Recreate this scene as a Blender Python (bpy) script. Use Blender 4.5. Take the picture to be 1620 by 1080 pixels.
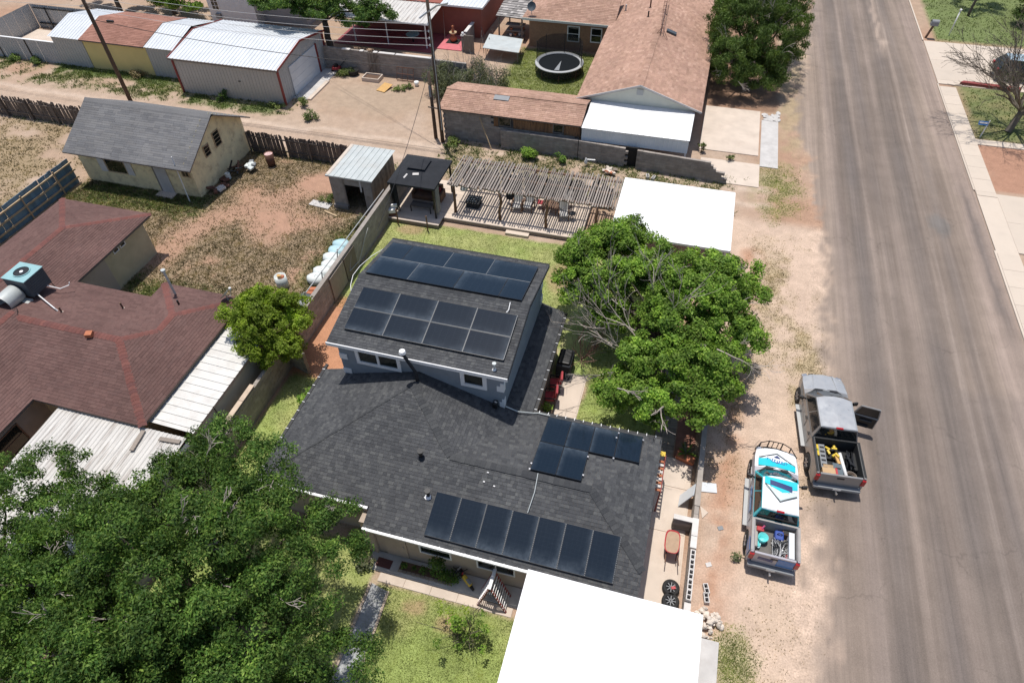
import bpy, bmesh, math, random
import numpy as np
from mathutils import Vector, Matrix
random.seed(7)
RNG = np.random.default_rng(11)
R = math.radians
scn = bpy.context.scene
for o in list(bpy.data.objects):
    bpy.data.objects.remove(o)
COL = scn.collection

# ------------------------------------------------------------------ camera
CAM_H = 25.0
PITCH, ROLL, YAW = R(46.663), R(-1.298), R(-16.569)
cam = bpy.data.cameras.new('drone_camera')
cam.sensor_fit = 'HORIZONTAL'
cam.sensor_width = 36.0
cam.lens = 36.0 * 1048.51 / 1620.0
cam.clip_start = 0.1
cam.clip_end = 2000
camo = bpy.data.objects.new('drone_camera', cam)
COL.objects.link(camo)
fwd = Vector((math.sin(YAW) * math.cos(PITCH), math.cos(YAW) * math.cos(PITCH), -math.sin(PITCH)))
rgt = Vector((math.cos(YAW), -math.sin(YAW), 0))
upv = rgt.cross(fwd)
r2 = rgt * math.cos(ROLL) + upv * math.sin(ROLL)
u2 = -rgt * math.sin(ROLL) + upv * math.cos(ROLL)
camo.matrix_world = Matrix(((r2.x, u2.x, -fwd.x, 0), (r2.y, u2.y, -fwd.y, 0), (r2.z, u2.z, -fwd.z, CAM_H), (0, 0, 0, 1)))
scn.camera = camo

# ------------------------------------------------------------------ sky and sun
SUN_DIR = Vector((-0.130, 0.170, 1.0)).normalized()      # towards the sun
SUN_EL = math.asin(SUN_DIR.z)
SUN_AZ = math.atan2(SUN_DIR.x, SUN_DIR.y)
w = bpy.data.worlds.new('World')
scn.world = w
w.use_nodes = True
nt = w.node_tree
bg = nt.nodes['Background']
sky = nt.nodes.new('ShaderNodeTexSky')
sky.sky_type = 'NISHITA'
sky.sun_disc = False
sky.sun_elevation = SUN_EL
sky.sun_rotation = SUN_AZ
sky.air_density = 1.0
sky.dust_density = 1.4
sky.ozone_density = 1.0
nt.links.new(sky.outputs[0], bg.inputs[0])
bg.inputs[1].default_value = 0.115
sl = bpy.data.lights.new('sun', 'SUN')
sl.energy = 4.1
sl.angle = R(0.53)
sl.color = (1.0, 0.955, 0.89)
slo = bpy.data.objects.new('sun', sl)
COL.objects.link(slo)
slo.rotation_euler = (-SUN_DIR).to_track_quat('-Z', 'Y').to_euler()
slo.location = (0, 0, 60)
vs = scn.view_settings
vs.view_transform = 'Standard'
vs.look = 'None'
vs.gamma = 1.0
vs.use_curve_mapping = False
vs.exposure = 0.08

# ------------------------------------------------------------------ noise
class Noise:
    def __init__(s, seed):
        r = np.random.default_rng(seed)
        s.t = r.random((256, 256))
    def at(s, x, y):
        xi = np.floor(x).astype(int); yi = np.floor(y).astype(int)
        fx = x - xi; fy = y - yi
        fx = fx * fx * (3 - 2 * fx); fy = fy * fy * (3 - 2 * fy)
        t = s.t
        a = t[xi % 256, yi % 256]; b = t[(xi + 1) % 256, yi % 256]
        c = t[xi % 256, (yi + 1) % 256]; d = t[(xi + 1) % 256, (yi + 1) % 256]
        return (a * (1 - fx) + b * fx) * (1 - fy) + (c * (1 - fx) + d * fx) * fy
    def fbm(s, x, y, oct=4):
        v = 0; a = .5; tot = 0
        for i in range(oct):
            v = v + a * s.at(x * 2 ** i + 17.3 * i, y * 2 ** i + 5.1 * i); tot += a; a *= .55
        return v / tot
NZ = Noise(3)

# ------------------------------------------------------------------ materials
MATS = {}
def new_mat(name):
    m = bpy.data.materials.new(name); m.use_nodes = True
    MATS[name] = m
    return m, m.node_tree, m.node_tree.nodes['Principled BSDF']
def ramp(nt, stops):
    n = nt.nodes.new('ShaderNodeValToRGB')
    e = n.color_ramp.elements
    while len(e) < len(stops): e.new(.5)
    for i, (p, c) in enumerate(stops):
        e[i].position = p; e[i].color = (*c, 1)
    return n
def mixc(nt, fac, a, b, mode='MIX'):
    n = nt.nodes.new('ShaderNodeMix'); n.data_type = 'RGBA'; n.blend_type = mode
    for sock, v in ((n.inputs[0], fac), (n.inputs[6], a), (n.inputs[7], b)):
        if isinstance(v, (int, float)): sock.default_value = v
        elif isinstance(v, tuple): sock.default_value = (*v, 1)
        else: nt.links.new(v, sock)
    return n.outputs[2]
def noise(nt, scale, detail=3, vec=None, rough=.55, out=0):
    n = nt.nodes.new('ShaderNodeTexNoise'); n.inputs['Scale'].default_value = scale
    n.inputs['Detail'].default_value = detail; n.inputs['Roughness'].default_value = rough
    if vec is not None: nt.links.new(vec, n.inputs['Vector'])
    return n.outputs[out]
def mrange(nt, v, a, b, c=0., d=1.):
    n = nt.nodes.new('ShaderNodeMapRange')
    nt.links.new(v, n.inputs[0])
    for i, q in enumerate((a, b, c, d)): n.inputs[i + 1].default_value = q
    return n.outputs[0]
def math2(nt, op, a, b=None):
    n = nt.nodes.new('ShaderNodeMath'); n.operation = op
    for s_, v in ((n.inputs[0], a), (n.inputs[1], b)):
        if v is None: continue
        if isinstance(v, (int, float)): s_.default_value = v
        else: nt.links.new(v, s_)
    return n.outputs[0]
def pos(nt, scale=None):
    g = nt.nodes.new('ShaderNodeNewGeometry')
    if scale is None: return g.outputs['Position']
    m = nt.nodes.new('ShaderNodeMapping'); m.inputs['Scale'].default_value = scale
    nt.links.new(g.outputs['Position'], m.inputs['Vector'])
    return m.outputs[0]
def hsv(nt, col, val=None, sat=None, hue=None):
    n = nt.nodes.new('ShaderNodeHueSaturation')
    nt.links.new(col, n.inputs['Color']) if not isinstance(col, tuple) else setattr(n.inputs['Color'], 'default_value', (*col, 1))
    if val is not None: nt.links.new(val, n.inputs['Value'])
    if sat is not None: nt.links.new(sat, n.inputs['Saturation'])
    if hue is not None: nt.links.new(hue, n.inputs['Hue'])
    return n.outputs[0]
def bump(nt, b, h, strength=.3, dist=.02):
    n = nt.nodes.new('ShaderNodeBump'); n.inputs['Strength'].default_value = strength; n.inputs['Distance'].default_value = dist
    nt.links.new(h, n.inputs['Height']); nt.links.new(n.outputs[0], b.inputs['Normal'])

def plain(name, col, rough=.7, var=.25, scale=2.5, stain=None, stain_amt=.5, stain_scale=.8, metal=0., bumpk=.25, bscale=30, objvar=0., spec=.5, stretch=None, island=0.):
    """painted / raw surface: base colour, fine mottling, optional stains, per-object or per-piece tint"""
    m, nt, b = new_mat(name)
    p = pos(nt, stretch)
    n1 = noise(nt, scale, 5, p)
    val = mrange(nt, n1, .25, .75, 1 - var, 1 + var)
    if objvar:
        oi = nt.nodes.new('ShaderNodeObjectInfo')
        val = math2(nt, 'MULTIPLY', val, mrange(nt, oi.outputs['Random'], 0, 1, 1 - objvar, 1 + objvar))
    if island:
        g = nt.nodes.new('ShaderNodeNewGeometry')
        val = math2(nt, 'MULTIPLY', val, mrange(nt, g.outputs['Random Per Island'], 0, 1, 1 - island, 1 + island))
    c = hsv(nt, col, val)
    if stain:
        s1 = noise(nt, stain_scale, 6, p, .7)
        c = mixc(nt, mrange(nt, s1, .5, .72, 0, stain_amt), c, stain)
    nt.links.new(c, b.inputs['Base Color'])
    b.inputs['Roughness'].default_value = rough
    b.inputs['Metallic'].default_value = metal
    b.inputs['Specular IOR Level'].default_value = spec
    if bumpk:
        bump(nt, b, noise(nt, bscale, 3, p), bumpk, .01)
    return m

def shingle_mat(name, cols, rough=.92, var=.3, stain=None):
    m, nt, b = new_mat(name)
    g = nt.nodes.new('ShaderNodeNewGeometry')
    r = ramp(nt, [(i / (len(cols) - 1), c) for i, c in enumerate(cols)])
    nt.links.new(g.outputs['Random Per Island'], r.inputs[0])
    n1 = noise(nt, 45, 2, g.outputs['Position'])
    n2 = noise(nt, .45, 4, g.outputs['Position'])
    v = math2(nt, 'MULTIPLY', mrange(nt, n1, .3, .7, 1 - var, 1 + var), mrange(nt, n2, .3, .7, .86, 1.14))
    c = hsv(nt, r.outputs[0], v)
    if stain:
        c = mixc(nt, mrange(nt, noise(nt, 1.3, 5, g.outputs['Position'], .7), .52, .75, 0, .5), c, stain)
    nt.links.new(c, b.inputs['Base Color'])
    b.inputs['Roughness'].default_value = rough
    b.inputs['Specular IOR Level'].default_value = .25
    bump(nt, b, n1, .4, .006)
    return m

def leaf_mat(name, cols, trans=.35):
    m, nt, b = new_mat(name)
    g = nt.nodes.new('ShaderNodeNewGeometry')
    r = ramp(nt, [(i / (len(cols) - 1), c) for i, c in enumerate(cols)])
    nt.links.new(g.outputs['Random Per Island'], r.inputs[0])
    n2 = noise(nt, .55, 3, g.outputs['Position'])
    n3 = noise(nt, 1.5, 3, g.outputs['Position'])
    c = hsv(nt, r.outputs[0], math2(nt, 'MULTIPLY', mrange(nt, n2, .3, .7, .66, 1.34), mrange(nt, n3, .3, .7, .52, 1.48)))  # noise paints lit clumps and dark gaps into the leaf colour
    c = mixc(nt, mrange(nt, n3, .5, .72, 0, .45), c, mixc(nt, 1.0, c, (1.35, 1.18, .75), 'MULTIPLY'))  # painted highlights: lighter clumps pulled towards yellow-green
    nt.links.new(c, b.inputs['Base Color'])
    b.inputs['Roughness'].default_value = .55
    b.inputs['Specular IOR Level'].default_value = .18
    t = nt.nodes.new('ShaderNodeBsdfTranslucent')
    tc = mixc(nt, 1.0, c, (1.0, 1.0, .45), 'MULTIPLY')
    nt.links.new(tc, t.inputs[0])
    mx = nt.nodes.new('ShaderNodeMixShader'); mx.inputs[0].default_value = trans
    nt.links.new(b.outputs[0], mx.inputs[1]); nt.links.new(t.outputs[0], mx.inputs[2])
    nt.links.new(mx.outputs[0], nt.nodes['Material Output'].inputs[0])
    return m

def attr_mat(name, rough=.95, fine=.19, bumpk=.5, pebble=True, dist=.03):
    """ground: colour attribute for what covers it, with fine mottling on top"""
    m, nt, b = new_mat(name)
    a = nt.nodes.new('ShaderNodeAttribute'); a.attribute_name = 'Col'
    p = pos(nt)
    n1 = noise(nt, 1.7, 6, p, .65); n2 = noise(nt, 14, 4, p, .6); n3 = noise(nt, 60, 2, p)
    v = math2(nt, 'MULTIPLY', mrange(nt, n1, .3, .7, 1 - fine * .7, 1 + fine * .7), mrange(nt, n2, .3, .7, 1 - fine, 1 + fine))
    v = math2(nt, 'MULTIPLY', v, mrange(nt, n3, .3, .7, 1 - fine * .6, 1 + fine * .6))
    c = hsv(nt, a.outputs[0], v)
    if pebble:
        vo = nt.nodes.new('ShaderNodeTexVoronoi'); vo.inputs['Scale'].default_value = 9
        nt.links.new(p, vo.inputs['Vector'])
        k = math2(nt, 'MULTIPLY', mrange(nt, vo.outputs['Distance'], .12, .06, 0, 1), mrange(nt, noise(nt, 2.2, 2, p), .5, .62, 0, .55))
        c = mixc(nt, k, c, (.46, .38, .31))
    nt.links.new(c, b.inputs['Base Color'])
    b.inputs['Roughness'].default_value = rough
    b.inputs['Specular IOR Level'].default_value = .2
    bump(nt, b, n2, bumpk, dist)
    return m

def road_mat():
    m, nt, b = new_mat('worn_asphalt')
    a = nt.nodes.new('ShaderNodeAttribute'); a.attribute_name = 'Col'
    p = pos(nt); ps = pos(nt, (1.0, .022, 1.0)); ps2 = pos(nt, (1.0, .006, 1.0))
    s1 = noise(nt, 2.6, 8, ps, .62); s2 = noise(nt, 9, 5, ps2, .6)
    n2 = noise(nt, 22, 4, p, .7); n3 = noise(nt, 75, 3, p, .7); n1 = noise(nt, .8, 5, p, .6)
    v = math2(nt, 'MULTIPLY', mrange(nt, s1, .3, .7, .84, 1.16), mrange(nt, s2, .3, .7, .92, 1.08))
    v = math2(nt, 'MULTIPLY', v, mrange(nt, n2, .3, .7, .88, 1.12))
    v = math2(nt, 'MULTIPLY', v, mrange(nt, n3, .3, .7, .78, 1.22))
    v = math2(nt, 'MULTIPLY', v, mrange(nt, n1, .3, .7, .92, 1.08))
    g = math2(nt, 'MULTIPLY', mrange(nt, noise(nt, 1.7, 6, p, .65), .3, .7, .79, 1.21), mrange(nt, noise(nt, 14, 4, p, .6), .3, .7, .72, 1.28))
    mx = nt.nodes.new('ShaderNodeMix'); mx.data_type = 'FLOAT'
    nt.links.new(a.outputs['Alpha'], mx.inputs[0]); nt.links.new(v, mx.inputs[2]); nt.links.new(g, mx.inputs[3])
    c = hsv(nt, a.outputs[0], mx.outputs[0])
    # hairline cracks, broken up
    dn = nt.nodes.new('ShaderNodeVectorMath'); dn.operation = 'MULTIPLY_ADD'
    nt.links.new(noise(nt, 1.3, 4, p, .6, 1), dn.inputs[0]); dn.inputs[1].default_value = (1.1, 1.1, 0); nt.links.new(p, dn.inputs[2])
    vo = nt.nodes.new('ShaderNodeTexVoronoi'); vo.feature = 'DISTANCE_TO_EDGE'; vo.inputs['Scale'].default_value = .30
    nt.links.new(dn.outputs[0], vo.inputs['Vector'])
    ck = math2(nt, 'MULTIPLY', mrange(nt, vo.outputs['Distance'], .012, .003, 0, 1), mrange(nt, noise(nt, .35, 3, p), .50, .62, 0, .28))
    ck = math2(nt, 'MULTIPLY', ck, mrange(nt, a.outputs['Alpha'], 0, .4, 1, 0))
    c = mixc(nt, ck, c, (.075, .062, .055))
    # tar and oil spots
    sp = math2(nt, 'MULTIPLY', mrange(nt, noise(nt, 1.9, 3, p, .5), .68, .78, 0, .35), mrange(nt, a.outputs['Alpha'], 0, .4, 1, 0))
    c = mixc(nt, sp, c, (.09, .08, .075))
    nt.links.new(c, b.inputs['Base Color'])
    b.inputs['Roughness'].default_value = .92; b.inputs['Specular IOR Level'].default_value = .2
    bump(nt, b, n3, .35, .01)
    return m

def glass_mat(name, col, rough=.06):
    m, nt, b = new_mat(name)
    b.inputs['Base Color'].default_value = (*col, 1); b.inputs['Roughness'].default_value = rough
    b.inputs['Specular IOR Level'].default_value = .6
    return m

def paint_mat(name, col, metal=0., rough=.32, dust=.12, flake=0.):
    m, nt, b = new_mat(name)
    p = pos(nt)
    c = mixc(nt, mrange(nt, noise(nt, 2.5, 5, p, .7), .45, .8, 0, dust * 2), col, (.42, .33, .26))
    nt.links.new(c, b.inputs['Base Color'])
    b.inputs['Metallic'].default_value = metal
    nt.links.new(mrange(nt, noise(nt, 4, 4, p), .3, .7, rough - .06, rough + .14), b.inputs['Roughness'])
    b.inputs['Coat Weight'].default_value = .35
    return m

def panel_mat():
    m, nt, b = new_mat('solar_glass')
    tc = nt.nodes.new('ShaderNodeUVMap')
    sp = nt.nodes.new('ShaderNodeSeparateXYZ'); nt.links.new(tc.outputs[0], sp.inputs[0])
    p = pos(nt)
    n1 = noise(nt, 3.2, 5, p, .7)
    oi = nt.nodes.new('ShaderNodeObjectInfo')
    # dust gathers along the lower frame edge and in one corner of a panel
    e1 = mrange(nt, sp.outputs[1], 0.0, .42, 1, 0)
    e2 = mrange(nt, sp.outputs[0], .72, 1.0, 0, 1)
    dn = mrange(nt, n1, .3, .7, .1, 1.0)
    d = math2(nt, 'ADD', math2(nt, 'MULTIPLY', math2(nt, 'POWER', e1, 2.2), .20), math2(nt, 'MULTIPLY', math2(nt, 'POWER', e2, 2.5), .16))
    d = math2(nt, 'MULTIPLY', math2(nt, 'MULTIPLY', d, dn), mrange(nt, oi.outputs['Random'], 0, 1, .25, 1.3))
    d = math2(nt, 'ADD', d, mrange(nt, noise(nt, 9, 5, p, .75), .45, .8, .0, .012))
    # cell grid
    def grid(sock, n):
        fr = math2(nt, 'FRACT', math2(nt, 'MULTIPLY', sock, n))
        return math2(nt, 'LESS_THAN', fr, .05)
    gl = math2(nt, 'MAXIMUM', grid(sp.outputs[0], 6), grid(sp.outputs[1], 10))
    base = mixc(nt, math2(nt, 'MULTIPLY', gl, .5), (.007, .014, .024), (.018, .028, .042))
    c = mixc(nt, d, base, (.30, .36, .42))
    nt.links.new(c, b.inputs['Base Color'])
    b.inputs['Roughness'].default_value = .06
    b.inputs['Specular IOR Level'].default_value = .36
    return m

M = {}
def setup_materials():
    M['ground'] = attr_mat('ground_soil')
    M['road'] = road_mat()
    M['shingle_dark'] = shingle_mat('charcoal_shingles', [(.050, .052, .056), (.060, .062, .066), (.067, .069, .073), (.075, .077, .080), (.095, .097, .097)])
    M['shingle_grey'] = shingle_mat('weathered_grey_shingles', [(.125, .125, .130), (.15, .15, .155), (.175, .172, .172), (.14, .138, .14)], var=.16)
    M['shingle_red'] = shingle_mat('oxblood_shingles', [(.105, .060, .053), (.124, .070, .062), (.138, .080, .070), (.116, .068, .061)], var=.2)
    M['shingle_redcap'] = shingle_mat('red_ridge_shingles', [(.155, .062, .052), (.175, .072, .06), (.135, .06, .054), (.19, .08, .066)])
    M['shingle_tan'] = shingle_mat('tan_brown_shingles', [(.30, .185, .135), (.36, .225, .165), (.41, .255, .19), (.33, .20, .15), (.45, .29, .22)])
    M['shingle_cap'] = shingle_mat('charcoal_cap_shingles', [(.044, .046, .050), (.056, .058, .061), (.072, .074, .076)])
    M['stucco_blue'] = plain('slate_blue_stucco', (.235, .265, .295), .9, .1, 3)
    M['stucco_tan'] = plain('tan_stucco', (.42, .34, .27), .92, .14, 1.6, stain=(.25, .18, .13), stain_amt=.35)
    M['stucco_cream'] = plain('cream_stucco', (.50, .42, .27), .92, .12, 1.5, stain=(.36, .27, .17), stain_amt=.4)
    M['siding_yellow'] = plain('peeling_yellow_siding', (.80, .67, .40), .9, .12, 2, stain=(.34, .24, .14), stain_amt=.7, stain_scale=1.6)
    M['yellow'] = plain('yellow_painted_metal', (.68, .54, .22), .7, .06, 1)
    M['trim_white'] = plain('white_trim', (.78, .78, .77), .55, .05, 3)
    M['white_sheet'] = plain('white_coated_sheet', (.80, .80, .80), .5, .03, 1.2, bumpk=0)
    M['white_metal'] = plain('white_ribbed_metal', (.60, .625, .65), .5, .08, .9, bumpk=.05)
    M['white_worn'] = plain('weathered_white_corrugated_metal', (.54, .52, .49), .7, .16, 2, stain=(.20, .15, .12), stain_amt=.75, stain_scale=1.1, stretch=(5, .5, 1))
    M['white_strip'] = plain('white_standing_seam_metal', (.60, .585, .555), .6, .08, 2, stain=(.36, .32, .28), stain_amt=.4, stain_scale=1.4)
    M['grey_metal'] = plain('grey_ribbed_metal', (.40, .405, .40), .55, .06, 1.5, bumpk=.05)
    M['greywall_metal'] = plain('warm_grey_ribbed_metal', (.43, .415, .39), .55, .05, 1.5, bumpk=.05)
    M['galv'] = plain('galvanised_metal', (.47, .50, .49), .5, .1, 1.8, stain=(.36, .30, .24), stain_amt=.3, metal=.15)
    M['red_trim'] = plain('dark_red_trim', (.22, .035, .03), .6, .1, 3)
    M['red_wall'] = plain('brick_red_painted_wall', (.27, .085, .06), .85, .1, 1.5)
    M['pink'] = plain('pink_painted_slab', (.55, .15, .17), .8, .12, 2)
    M['maroon'] = plain('dark_red_painted_floor', (.25, .06, .07), .8, .15, 2)
    M['concrete'] = plain('pale_concrete', (.57, .48, .40), .9, .1, .9, stain=(.40, .32, .26), stain_amt=.45, stain_scale=.7)
    M['concrete_grey'] = plain('grey_concrete', (.50, .48, .46), .9, .15, 1.3, stain=(.33, .30, .28), stain_amt=.5)
    M['concrete_walk'] = plain('sidewalk_concrete', (.54, .46, .38), .9, .08, .8, stain=(.42, .34, .27), stain_amt=.4, objvar=.05)
    M['asph_dark'] = plain('dark_patched_path', (.34, .345, .35), .9, .25, 2.5, stain=(.07, .075, .08), stain_amt=.95, stain_scale=.45)
    M['block'] = plain('grey_concrete_block', (.30, .265, .235), .95, .18, 3, objvar=.13, bscale=60)
    M['block_tan'] = plain('tan_cap_block', (.48, .38, .29), .95, .15, 3, objvar=.12)
    M['block_pale'] = plain('pale_concrete_block', (.60, .57, .54), .95, .1, 4, objvar=.08)
    M['mortar'] = plain('grey_mortar', (.22, .195, .175), .95, .15, 4)
    M['brick'] = plain('orange_brown_brick', (.33, .19, .115), .9, .18, 6, objvar=.1)
    M['wood_grey'] = plain('weathered_grey_wood', (.23, .195, .165), .9, .2, 3, stretch=(6, 6, .8), objvar=.25)
    M['wood_dark'] = plain('dark_old_fence_wood', (.135, .108, .09), .9, .25, 3, stretch=(6, 6, .8), objvar=.3)
    M['wood_slat'] = plain('silvery_weathered_poles', (.275, .238, .208), .85, .2, 4, stretch=(6, .8, 4), objvar=.28)
    M['deck'] = plain('sun_bleached_deck_board', (.60, .50, .41), .85, .12, 3, stretch=(.6, 6, 4), objvar=.1)
    M['wood_brown'] = plain('brown_timber', (.17, .095, .06), .8, .25, 3, objvar=.15)
    M['wood_orange'] = plain('stained_orange_siding', (.26, .135, .065), .85, .3, 3, stain=(.05, .04, .035), stain_amt=.9, stain_scale=1.2, stretch=(5, 5, .7), objvar=.2)
    M['wood_tan'] = plain('tan_timber_rail', (.42, .31, .19), .85, .15, 3)
    M['pole'] = plain('creosote_pole', (.085, .058, .042), .9, .3, 4, stretch=(4, 4, .5))
    M['blue_metal'] = plain('faded_blue_metal', (.12, .21, .29), .6, .12, 2, objvar=.18)
    M['black'] = plain('black_metal', (.012, .012, .013), .45, .1, 4, bumpk=0)
    M['charcoal'] = plain('charcoal_fabric', (.032, .034, .039), .9, .15, 3, spec=.15)
    M['dark_hole'] = plain('dark_interior', (.02, .018, .016), .95, .2, 2)
    M['rubber'] = plain('tyre_rubber', (.018, .018, .018), .85, .15, 8)
    M['chrome'] = plain('bright_metal', (.62, .62, .62), .25, .04, 3, metal=.9, bumpk=0)
    M['alloy'] = plain('alloy_rim', (.30, .30, .31), .35, .06, 4, metal=.7, bumpk=0)
    M['glass'] = glass_mat('window_glass', (.012, .016, .014))
    M['glass_car'] = glass_mat('car_glass', (.012, .014, .015), .04)
    M['solar'] = panel_mat()
    M['solar_frame'] = plain('black_anodised_frame', (.014, .015, .018), .4, .1, 4, bumpk=0)
    M['rail_alu'] = plain('aluminium_edge', (.13, .145, .16), .6, .05, 4, bumpk=0)
    M['bark'] = plain('grey_brown_bark', (.12, .095, .075), .95, .3, 5, stretch=(3, 3, .8))
    M['twig'] = plain('pale_dead_wood', (.36, .31, .27), .9, .15, 5)
    M['twig_dark'] = plain('dark_twigs', (.15, .125, .10), .9, .2, 5)
    M['leaf_mid'] = leaf_mat('mid_green_leaves', [(.095, .19, .026), (.14, .255, .036), (.20, .325, .052), (.29, .41, .085)], .38)
    M['leaf_deep'] = leaf_mat('deep_green_leaves', [(.038, .092, .018), (.062, .130, .025), (.10, .178, .036), (.175, .26, .06)], .32)
    M['leaf_bright'] = leaf_mat('bright_green_leaves', [(.15, .24, .02), (.20, .30, .03), (.26, .36, .045), (.33, .42, .08)], .48)
    M['leaf_cedar'] = leaf_mat('dark_cedar_sprays', [(.055, .10, .024), (.08, .135, .03), (.11, .17, .042), (.155, .21, .07)])
    M['leaf_grey'] = leaf_mat('grey_green_sprays', [(.10, .12, .065), (.13, .15, .085), (.17, .18, .11), (.08, .10, .05)])
    M['leaf_dry'] = leaf_mat('dry_straw_blades', [(.30, .22, .12), (.22, .17, .085), (.16, .15, .06), (.36, .27, .16)], .2)
    M['leaf_olive'] = leaf_mat('olive_scrub_blades', [(.215, .175, .108), (.25, .20, .128), (.19, .165, .09), (.29, .235, .155)], .35)
    M['leaf_lawn'] = leaf_mat('lawn_blades', [(.20, .27, .07), (.24, .305, .08), (.29, .33, .10), (.34, .345, .13)], .35)
    M['leaf_weed'] = leaf_mat('weed_blades', [(.075, .12, .03), (.10, .15, .04), (.14, .18, .05), (.18, .20, .08)], .3)
    M['red_plastic'] = plain('red_plastic', (.42, .035, .04), .5, .08, 4, bumpk=0)
    M['red_fabric'] = plain('faded_red_fabric', (.36, .05, .06), .85, .12, 4)
    M['yellow_plastic'] = plain('yellow_plastic', (.62, .44, .04), .5, .1, 4, bumpk=0)
    M['cyan_plastic'] = plain('cyan_plastic', (.12, .58, .58), .5, .08, 4, bumpk=0)
    M['blue_plastic'] = plain('blue_plastic', (.03, .07, .30), .5, .1, 4, bumpk=0)
    M['cardboard'] = plain('cardboard', (.47, .32, .18), .9, .12, 4)
    M['plywood'] = plain('orange_plywood', (.55, .33, .12), .85, .12, 4)
    M['terracotta'] = plain('terracotta', (.42, .15, .075), .9, .15, 4)
    M['rust'] = plain('rusty_metal', (.13, .06, .04), .9, .3, 4)
    M['sand_fill'] = plain('sand_in_tray', (.40, .28, .19), .95, .12, 6)
    M['tarp'] = plain('pale_blue_tarp', (.40, .58, .62), .6, .15, 3)
    M['tarp_white'] = plain('white_sack', (.66, .70, .68), .7, .12, 3)
    M['stone'] = plain('pale_quarry_stone', (.62, .54, .46), .95, .2, 3, objvar=.18)
    M['grey_plastic'] = plain('grey_plastic', (.22, .23, .24), .6, .1, 4, bumpk=0)
    M['teal_metal'] = plain('teal_painted_metal', (.25, .43, .45), .55, .08, 3)
    M['slate_panel'] = plain('slate_louvre_panel', (.05, .065, .08), .6, .1, 3)
    M['paint_grey'] = paint_mat('grey_car_paint', (.27, .265, .26), .35, .34, .06)
    M['paint_grey_sheen'] = paint_mat('grey_car_paint_sky_sheen', (.44, .45, .46), .35, .32, .06)  # truck grey lightened for hood and roof, painting in the sky's reflection
    M['paint_white'] = paint_mat('white_wrap', (.76, .78, .79), 0, .35, .05)
    M['paint_cyan'] = paint_mat('cyan_wrap', (.01, .52, .60), 0, .35, .03)
    M['paint_lilac'] = paint_mat('grey_lilac_wrap', (.38, .37, .40), .1, .35, .15)
    M['paint_dkgrey'] = paint_mat('dark_pinstripe', (.05, .065, .065), 0, .4, .05)
    M['paint_navy'] = paint_mat('navy_print', (.02, .035, .14), 0, .4, .02)
    M['paint_blue'] = paint_mat('blue_print', (.03, .16, .42), 0, .4, .03)
    M['paint_dark'] = paint_mat('dark_car_paint', (.03, .032, .036), .2, .3)
    M['bedliner'] = plain('black_bedliner', (.02, .021, .022), .8, .15, 5)
    M['bed_grey'] = plain('grey_bed_liner', (.33, .31, .29), .7, .12, 4)
    M['bed_floor'] = plain('dusty_bed_floor', (.13, .12, .11), .85, .2, 5)
    M['lamp_red'] = plain('red_lamp_lens', (.35, .012, .016), .25, .05, 4, bumpk=0)
    M['soil'] = plain('dark_garden_soil', (.12, .07, .045), .95, .25, 5)
    M['rug'] = plain('dark_red_doormat', (.12, .05, .045), .95, .15, 6)
    M['wire'] = plain('pale_cable', (.42, .42, .42), .6, .05, 3, bumpk=0)
    M['black_mesh'] = plain('black_mat_fabric', (.010, .012, .014), .9, .1, 4, bumpk=0, spec=.08)
    M['ac_cream'] = plain('pale_cream_gable', (.60, .60, .52), .85, .06, 2)
    M['grout_red'] = plain('red_brick_paver', (.25, .12, .085), .95, .2, 4, objvar=.2)
    M['paver'] = plain('brown_paver', (.27, .22, .175), .95, .2, 4, objvar=.2)
    m, nt_, b = new_mat('trampoline_net')
    b.inputs['Base Color'].default_value = (.03, .027, .024, 1); b.inputs['Alpha'].default_value = .62; b.inputs['Roughness'].default_value = .9
    M['net'] = m
setup_materials()

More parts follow.
